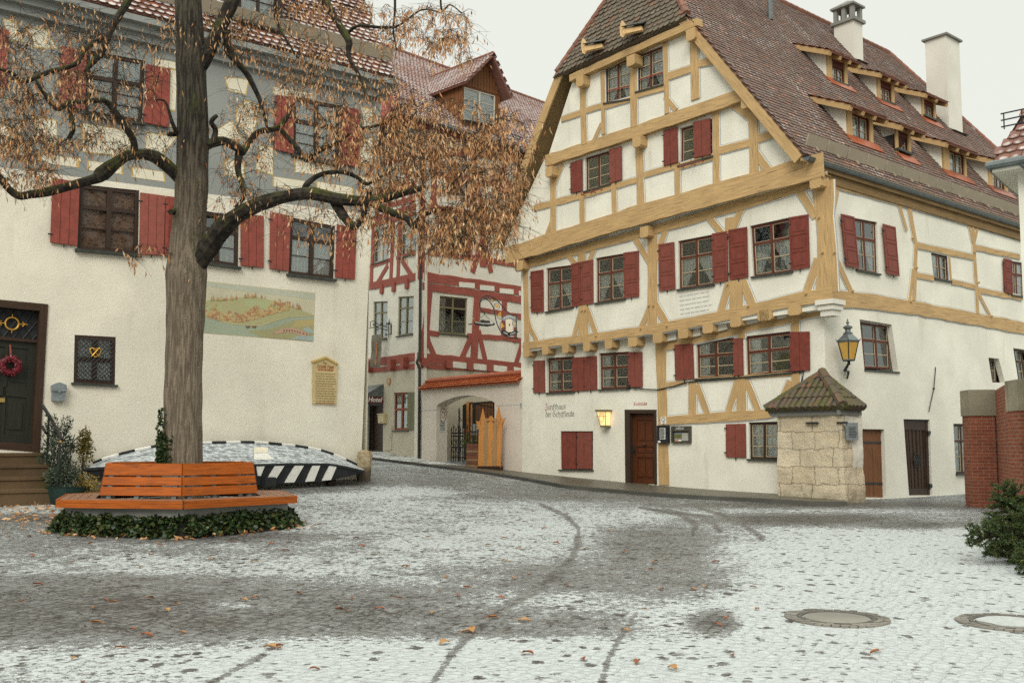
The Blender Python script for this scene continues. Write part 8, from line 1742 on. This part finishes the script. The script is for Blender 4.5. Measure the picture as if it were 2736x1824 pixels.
def linden():
    rg = random.Random(17); T = thing('linden_tree', 'old linden with moss darkened limbs and hanging dry brown leaves inside the bench', 'tree', TREE); Y0 = TREE.y
    def P(q, dy): return at_depth(q, Y0 + dy)
    nodes = []; nrad = []
    def limb(pts, name='limb', n=9, mat='bark_dark', sub=5):
        """pts: (photo px, dy, width in photo px)"""
        C_ = [P(q, dy) for q, dy, w in pts]; r = [w / FPX * (Y0 + dy) / 2 for q, dy, w in pts]; X = []; RR_ = []
        for i in range(len(C_) - 1):                         # Catmull-Rom
            p0, p1, p2, p3 = C_[max(i - 1, 0)], C_[i], C_[i + 1], C_[min(i + 2, len(C_) - 1)]
            for k in range(sub):
                t = k / sub; X.append(.5 * ((2 * p1) + (p2 - p0) * t + (2 * p0 - 5 * p1 + 4 * p2 - p3) * t * t + (3 * p1 - p0 - 3 * p2 + p3) * t ** 3)); RR_.append((r[i] + (r[i + 1] - r[i]) * t) * (1 + (.05 if name == 'trunk' else .20) * noise.noise(X[-1] * 2.6)))
        X.append(C_[-1]); RR_.append(r[-1]); mb = MB(); mb.tube(X, RR_, n); o = mb.build(name, M[mat], T, smooth=True)
        for x, q in zip(X, RR_): nodes.append(x); nrad.append(q)
        return o
    d = lambda x, y, dy, w: (D(x, y), dy, w * 1.1633); l1 = lambda x, y, dy, w: (L1(x, y), dy, w * .4464); l2 = lambda x, y, dy, w: (L2(x, y), dy, w * .4464)
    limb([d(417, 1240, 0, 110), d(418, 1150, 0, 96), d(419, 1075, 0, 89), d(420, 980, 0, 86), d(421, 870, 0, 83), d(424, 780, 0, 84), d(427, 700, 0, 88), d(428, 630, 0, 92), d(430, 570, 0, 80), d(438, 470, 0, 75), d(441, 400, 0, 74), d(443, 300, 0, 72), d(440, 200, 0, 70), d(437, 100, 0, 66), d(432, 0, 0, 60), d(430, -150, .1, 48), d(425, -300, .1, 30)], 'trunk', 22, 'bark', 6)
    nodes.clear(); nrad.clear()
    big = [
     [d(424, 690, .05, 30), d(446, 618, -.02, 52), d(484, 562, -.15, 50), d(520, 515, -.35, 42), d(575, 478, -.6, 36), d(640, 455, -.8, 32), d(710, 445, -1.0, 30), d(780, 458, -1.1, 28), d(850, 462, -1.2, 24), d(910, 448, -1.4, 18), d(975, 430, -1.6, 12)],
     [l2(650, 1190, -.95, 62), l2(705, 1280, -1.0, 56), l2(768, 1355, -1.1, 46), l2(815, 1320, -1.15, 34), l2(850, 1230, -1.2, 34), l2(868, 1140, -1.2, 30)],
     [l2(855, 1190, -1.15, 50), l2(920, 1240, -1.3, 48), l2(1010, 1275, -1.4, 42), l2(1090, 1310, -1.5, 40), l2(1135, 1355, -1.5, 44), l2(1165, 1310, -1.55, 30), l2(1220, 1275, -1.7, 26), l2(1330, 1245, -1.9, 18)],
     [l2(470, 1165, -.7, 44), l2(500, 1095, -.7, 36), l2(590, 1040, -.6, 30), l2(700, 1030, -.5, 26), l2(790, 1060, -.4, 26), l2(850, 1100, -.4, 24), l2(930, 1060, -.4, 18), l2(1040, 1000, -.5, 10)],
     [l1(1225, 870, 0, 60), l1(1330, 845, .3, 58), l1(1420, 885, .4, 54), l2(100, 915, .5, 48), l2(150, 850, .6, 42), l2(205, 790, .7, 36), l2(320, 765, .8, 36), l2(380, 690, .9, 26), l2(400, 640, 1.0, 16)],
     [l1(1275, 860, .1, 40), l1(1290, 780, .1, 36), l1(1265, 730, .0, 34), l1(1300, 690, .0, 22)],
     [l2(85, 920, .5, 46), l2(80, 1010, .4, 40), l2(100, 1090, .3, 34), l2(115, 1180, .2, 28), l2(60, 1240, .2, 14)],
     [l2(330, 770, .8, 34), l2(400, 845, .8, 34), l2(445, 900, .7, 36), l2(490, 955, .7, 36), l2(560, 905, .6, 34), l2(650, 865, .5, 32), l2(700, 835, .5, 26), l2(750, 800, .4, 16)],
     [l1(1160, 470, 0, 70), l1(1215, 370, 0, 86), l1(1290, 220, .0, 84), l1(1345, 110, .1, 84), l1(1395, 0, .1, 80), l1(1460, -150, .2, 60), l1(1500, -400, .3, 36)],
     [l2(15, 190, .0, 44), l2(22, 300, .2, 46), l2(75, 370, .3, 42), l2(130, 440, .4, 36), l2(170, 510, .5, 32), l2(215, 610, .6, 26), l2(245, 720, .6, 18), l2(260, 800, .6, 10)],
     [l2(560, -120, 1.0, 60), l2(600, 0, 1.0, 56), l2(650, 90, .9, 48), l2(705, 180, .8, 44), l2(745, 250, .7, 46), l2(740, 320, .7, 30), l2(775, 400, .6, 24), l2(820, 480, .5, 18), l2(850, 600, .4, 10)],
     [l2(740, 195, .8, 22), l2(800, 155, .7, 20), l2(880, 160, .6, 20), l2(960, 165, .4, 18), l2(1050, 150, .3, 14), l2(1180, 60, .1, 10), l2(1300, 80, .1, 7)],
     [l2(1010, -120, 0, 16), l2(1020, 0, .0, 16), l2(1018, 90, 0, 14), l2(1010, 190, 0, 11), l2(1030, 300, 0, 8)],
     [l2(1290, -120, -.3, 14), l2(1300, 60, -.3, 12), l2(1350, 30, -.3, 10), l2(1420, 80, -.3, 7)],
     [l1(1090, 1080, 0, 90), l1(1010, 1000, -.2, 80), l1(930, 940, -.4, 72), l1(850, 925, -.6, 66), l1(760, 935, -.8, 62), l1(680, 985, -1.0, 70), l1(610, 1040, -1.1, 92), l1(570, 1070, -1.2, 70), l1(430, 1110, -1.5, 54), l1(300, 1145, -1.7, 52), l1(180, 1165, -1.9, 52), l1(110, 1172, -2.0, 54), l1(50, 1130, -2.1, 46), l1(0, 1070, -2.2, 44), l1(-120, 1000, -2.4, 34), l1(-300, 980, -2.6, 18)],
     [l1(805, 925, -.7, 44), l1(798, 840, -.8, 44), l1(750, 760, -.9, 44), l1(695, 685, -1.0, 44), l1(650, 620, -1.1, 40), l1(600, 600, -1.2, 34), l1(500, 610, -1.3, 32), l1(420, 610, -1.4, 32), l1(350, 650, -1.5, 40), l1(300, 610, -1.5, 34), l1(250, 540, -1.6, 26), l1(215, 480, -1.6, 16)],
     [l1(415, 610, -1.4, 30), l1(425, 700, -1.4, 28), l1(435, 780, -1.4, 30), l1(400, 845, -1.4, 22)],
     [l1(800, -150, -.2, 56), l1(765, 0, -.3, 50), l1(715, 90, -.4, 46), l1(670, 160, -.5, 42), l1(640, 240, -.6, 40), l1(600, 320, -.7, 44), l1(560, 370, -.8, 40), l1(520, 420, -.9, 30), l1(545, 480, -.9, 20)],
     [l1(640, 225, -.6, 30), l1(560, 260, -.7, 28), l1(500, 310, -.9, 26), l1(470, 370, -1.0, 30), l1(400, 405, -1.1, 30), l1(300, 430, -1.3, 30), l1(200, 470, -1.5, 30), l1(130, 490, -1.6, 24), l1(60, 430, -1.8, 20), l1(-60, 410, -2.0, 14)],
     [l1(1100, 800, 0, 30), l1(1060, 790, -.2, 30), l1(1030, 730, -.3, 22), l1(990, 610, -.4, 14), l1(930, 600, -.5, 8)],
     [l1(1010, 805, -.2, 34), l1(1070, 800, 0, 34)], [l1(1020, 1270, -.3, 34), l1(1090, 1265, 0, 36)], [l1(1180, 1295, .3, 18), l1(1300, 1298, .0, 20)],
     [l2(330, -100, .6, 24), l2(300, 60, .6, 22), l2(330, 170, .6, 18), l2(390, 270, .6, 14), l2(440, 350, .6, 8)],
     [l2(960, 800, -.5, 24), l2(1040, 850, -.8, 18), l2(1120, 890, -1.0, 14), l2(1220, 960, -1.2, 8)],
     [l2(830, 770, .0, 22), l2(920, 750, -.3, 18), l2(990, 720, -.5, 14), l2(1100, 640, -.8, 8)],
     [l2(1310, 1150, -1.8, 14), l2(1400, 1060, -1.9, 11), l2(1500, 950, -2.0, 8), l2(1570, 860, -2.1, 5)]]
    for b in big: limb(b)
    # twigs: targets attach to the nearest wood
    NN = 26000; pos = np.zeros((NN, 3)); cnt = len(nodes); pos[:cnt] = np.array([tuple(v) for v in nodes]); rad = list(nrad)
    cl = [(1010, 440, 200, 150, 330, 6.2, -1.0, 1.0), (880, 330, 180, 110, 170, 5.4, -.4, 1.0), (1130, 415, 85, 115, 120, 6.0, -1.4, .8), (1080, 530, 120, 60, 80, 6.5, -1.5, .7), (1000, 300, 140, 90, 110, 5.6, -.7, .8), (690, 280, 160, 110, 110, 4.2, .2, 1.0), (790, 170, 150, 80, 85, 4.6, .4, 1.0), (975, 60, 110, 55, 70, 7.5, .1, .7), (1045, 110, 60, 45, 26, 8, 0, .5), (640, 110, 140, 90, 80, 3.4, .5, 1.0), (560, 330, 80, 130, 60, 2.6, .2, .8), (640, 480, 150, 60, 40, 3.6, -.6, .6), (760, 520, 130, 50, 26, 4, -1.0, .5),
          (110, 260, 150, 120, 190, 3.0, -1.6, .8), (60, 350, 90, 85, 90, 4.2, -1.9, .7), (260, 150, 140, 110, 120, 1.5, -.8, .9), (120, 70, 130, 70, 90, 2.0, -.6, .9), (300, 320, 100, 70, 55, 1.6, -.9, .8), (325, 575, 45, 22, 5, 8, -.7, .3), (480, 60, 110, 50, 50, 3, .2, .8), (740, 20, 130, 30, 40, 4.6, .6, .8), (30, 200, 60, 120, 60, 2.6, -1.8, .6), (1175, 300, 40, 60, 22, 7, -1.6, .5), (300, -120, 250, 60, 40, 2, 0, 1.0), (800, -120, 300, 60, 50, 4, .2, 1.0), (-120, 250, 100, 150, 60, 4, -2, .8)]
    tg = []
    for cx, cy, rx, ry, n, ld, dy, sd in cl:
        for i in range(n): a = rg.uniform(0, 6.28); q = math.sqrt(rg.random()); tg.append((P(D(cx + rx * q * math.cos(a) * 1.0, cy + ry * q * math.sin(a)), dy + rg.gauss(0, sd)), ld))
    base = pos[:cnt].copy(); tg.sort(key=lambda k: float(((base - np.array(k[0])) ** 2).sum(1).min()))
    tw = MB(); lf = MB()
    for p, ld in tg:
        if cnt > NN - 12: break
        dd = ((pos[:cnt] - np.array(p)) ** 2).sum(1); i = int(dd.argmin()); q = Vector(pos[i]); D_ = p - q; L_ = D_.length
        if L_ < .08: D_ = Vector((rg.gauss(0, .3), rg.gauss(0, .3), rg.gauss(0, .2))); p = q + D_; L_ = D_.length
        if L_ > 2.2: continue
        r0 = min(max(.005, rad[i] * .6), .0055 + .011 * L_); k = 5; pts = []; side = Vector((rg.gauss(0, 1), rg.gauss(0, 1), rg.gauss(0, .6))) * .08 * L_
        for s in range(k + 1):
            f = s / k; v = q.lerp(p, f) + side * math.sin(math.pi * f) + ZV * (.16 * L_ * math.sin(math.pi * f)) + Vector((rg.gauss(0, .012), rg.gauss(0, .012), rg.gauss(0, .012))); pts.append(v)
        # drooping end
        hang = Vector((rg.gauss(0, .10), rg.gauss(0, .10), -rg.uniform(.08, .30))); pts.append(pts[-1] + hang); tw.tube(pts, [r0 + (.0022 - r0) * s / (k + 1) for s in range(k + 2)], 3, cap=False)
        for s in range(1, k + 1): pos[cnt] = tuple(pts[s]); rad.append(r0 * (1 - s / (k + 2))); cnt += 1
        for z in range(rg.randrange(3, 7)):                  # fine side shoots
            b = pts[rg.randrange(1, k + 1)]; e = b + Vector((rg.gauss(0, .22), rg.gauss(0, .22), rg.uniform(-.32, .12))); m_ = b.lerp(e, .5) + ZV * .05; tw.tube([b, m_, e], [.0035, .0028, .0018], 3, cap=False)
            for w in range(int(ld * .22 + rg.random())): leaf_card(lf, b.lerp(e, rg.uniform(.4, 1)), Vector((rg.gauss(0, .28), rg.gauss(0, .28), -1)), rg.uniform(.014, .034), rg.uniform(.07, .15), rg)
        n = int(ld * .8 + rg.random())
        for w in range(n):
            s = min(k + .98, 1.5 + (k - .5) * rg.random() ** .7); b = pts[int(s)].lerp(pts[int(s) + 1], s - int(s)) + Vector((rg.gauss(0, .02), rg.gauss(0, .02), 0)); leaf_card(lf, b, Vector((rg.gauss(0, .32), rg.gauss(0, .32), -1)), rg.uniform(.015, .036), rg.uniform(.07, .16), rg)
    tw.build('twigs', M['twig'], T); lf.build('foliage', M['dry_leaf'], T)
    # ivy on the trunk
    mb = MB()
    for i in range(900):
        y = rg.uniform(990, 1330) if rg.random() < .25 else rg.uniform(1150, 1330); q = P(L3(0, y), 0); a = rg.gauss(R(222), .30 if y > 1130 else .14); r_ = .345 + rg.uniform(0, .04); p = Vector((TREE.x + .0 + r_ * math.cos(a), TREE.y + r_ * math.sin(a), q.z)); s = rg.uniform(.035, .07); leaf_card(mb, p, Vector((math.cos(a) * .4, math.sin(a) * .4, rg.uniform(-1, .2))) + Vector((rg.gauss(0, .4), rg.gauss(0, .4), 0)), s, s, rg)
    t = thing('ivy', 'ivy climbing the left side of the linden trunk', 'ivy', TREE + Vector((-.3, -.1, .6))); mb.build('leaves', M['ivy'], t)
linden()

def fallen_leaves():
    rg = random.Random(31); ms = []
    for v in range(4):
        mb = MB(); w, l, cv = .015 + .004 * v, .036 + .006 * v, .005 + .003 * v; n = 5; L_ = []
        for i in range(n + 1): f = i / n; ww = w * math.sin(math.pi * min(.98, f + .04)) ** .8 * 1.1; x = (f - .5) * 2 * l; z = cv * (1 - (2 * f - 1) ** 2) + .006; L_.append((Vector((x, -ww, z + .012)), Vector((x, 0, z)), Vector((x, ww, z + .012))))
        for a, b in zip(L_[:-1], L_[1:]): mb.poly([a[0], b[0], b[1], a[1]]); mb.poly([a[1], b[1], b[2], a[2]])
        mb.tube([L_[0][1], L_[0][1] - Vector((.03, 0, -.005))], .002, 3); m = NM('fallen_leaf_%d' % v, .6); m.col((((.28, .10, .03, 1), (.33, .14, .045, 1), (.23, .07, .026, 1), (.36, .19, .07, 1))[v])); o = mb.build('fallen_leaf', m.mat); tag(o, None, 'leaf'); ms.append(o)
    spots = [(275, 1490), (420, 1455), (305, 1447), (990, 1410), (1010, 1357), (1070, 1453), (1435, 1450), (1650, 1437), (1020, 1480), (1190, 1260), (1230, 1245), (1295, 1258), (735, 1205), (770, 1212), (1160, 1290), (1180, 1330), (930, 1302), (1300, 1345), (1545, 1538), (2010, 1500), (1480, 1400), (1205, 1428), (1730, 1350), (620, 1490), (640, 1492), (1085, 1450), (1150, 1375), (345, 1375), (560, 1380), (830, 1255), (870, 1270), (1000, 1265), (1400, 1220), (1620, 1350), (1250, 1215), (190, 1570)]
    labs = {0: 'curled brown leaf lying on the snowy cobbles', 1: 'flat tan leaf lying on the snowy cobbles', 2: 'dark red brown leaf lying on the snowy cobbles', 3: 'pale yellowish leaf lying on the snowy cobbles'}
    while len(spots) < 100:
        x, y = rg.uniform(0, 1750), rg.triangular(1190, 1560, 1235); spots.append((x, y))
    used = set()
    for i, (x, y) in enumerate(spots):
        v = rg.randrange(4) if i > 3 else i; src = ms[v]; c = ground_at(D(x, y))
        o = src if v not in used else src.copy()
        if v in used: C.objects.link(o)
        used.add(v); o.location = c + Vector((0, 0, .004)); s = rg.uniform(.75, 1.25); o.scale = (s, s, s); o.rotation_euler = (rg.gauss(0, .12), rg.gauss(0, .12), rg.uniform(0, 6.28)); tag(o, labs[v], 'leaf', 'fallen leaves scattered on the square')
fallen_leaves()
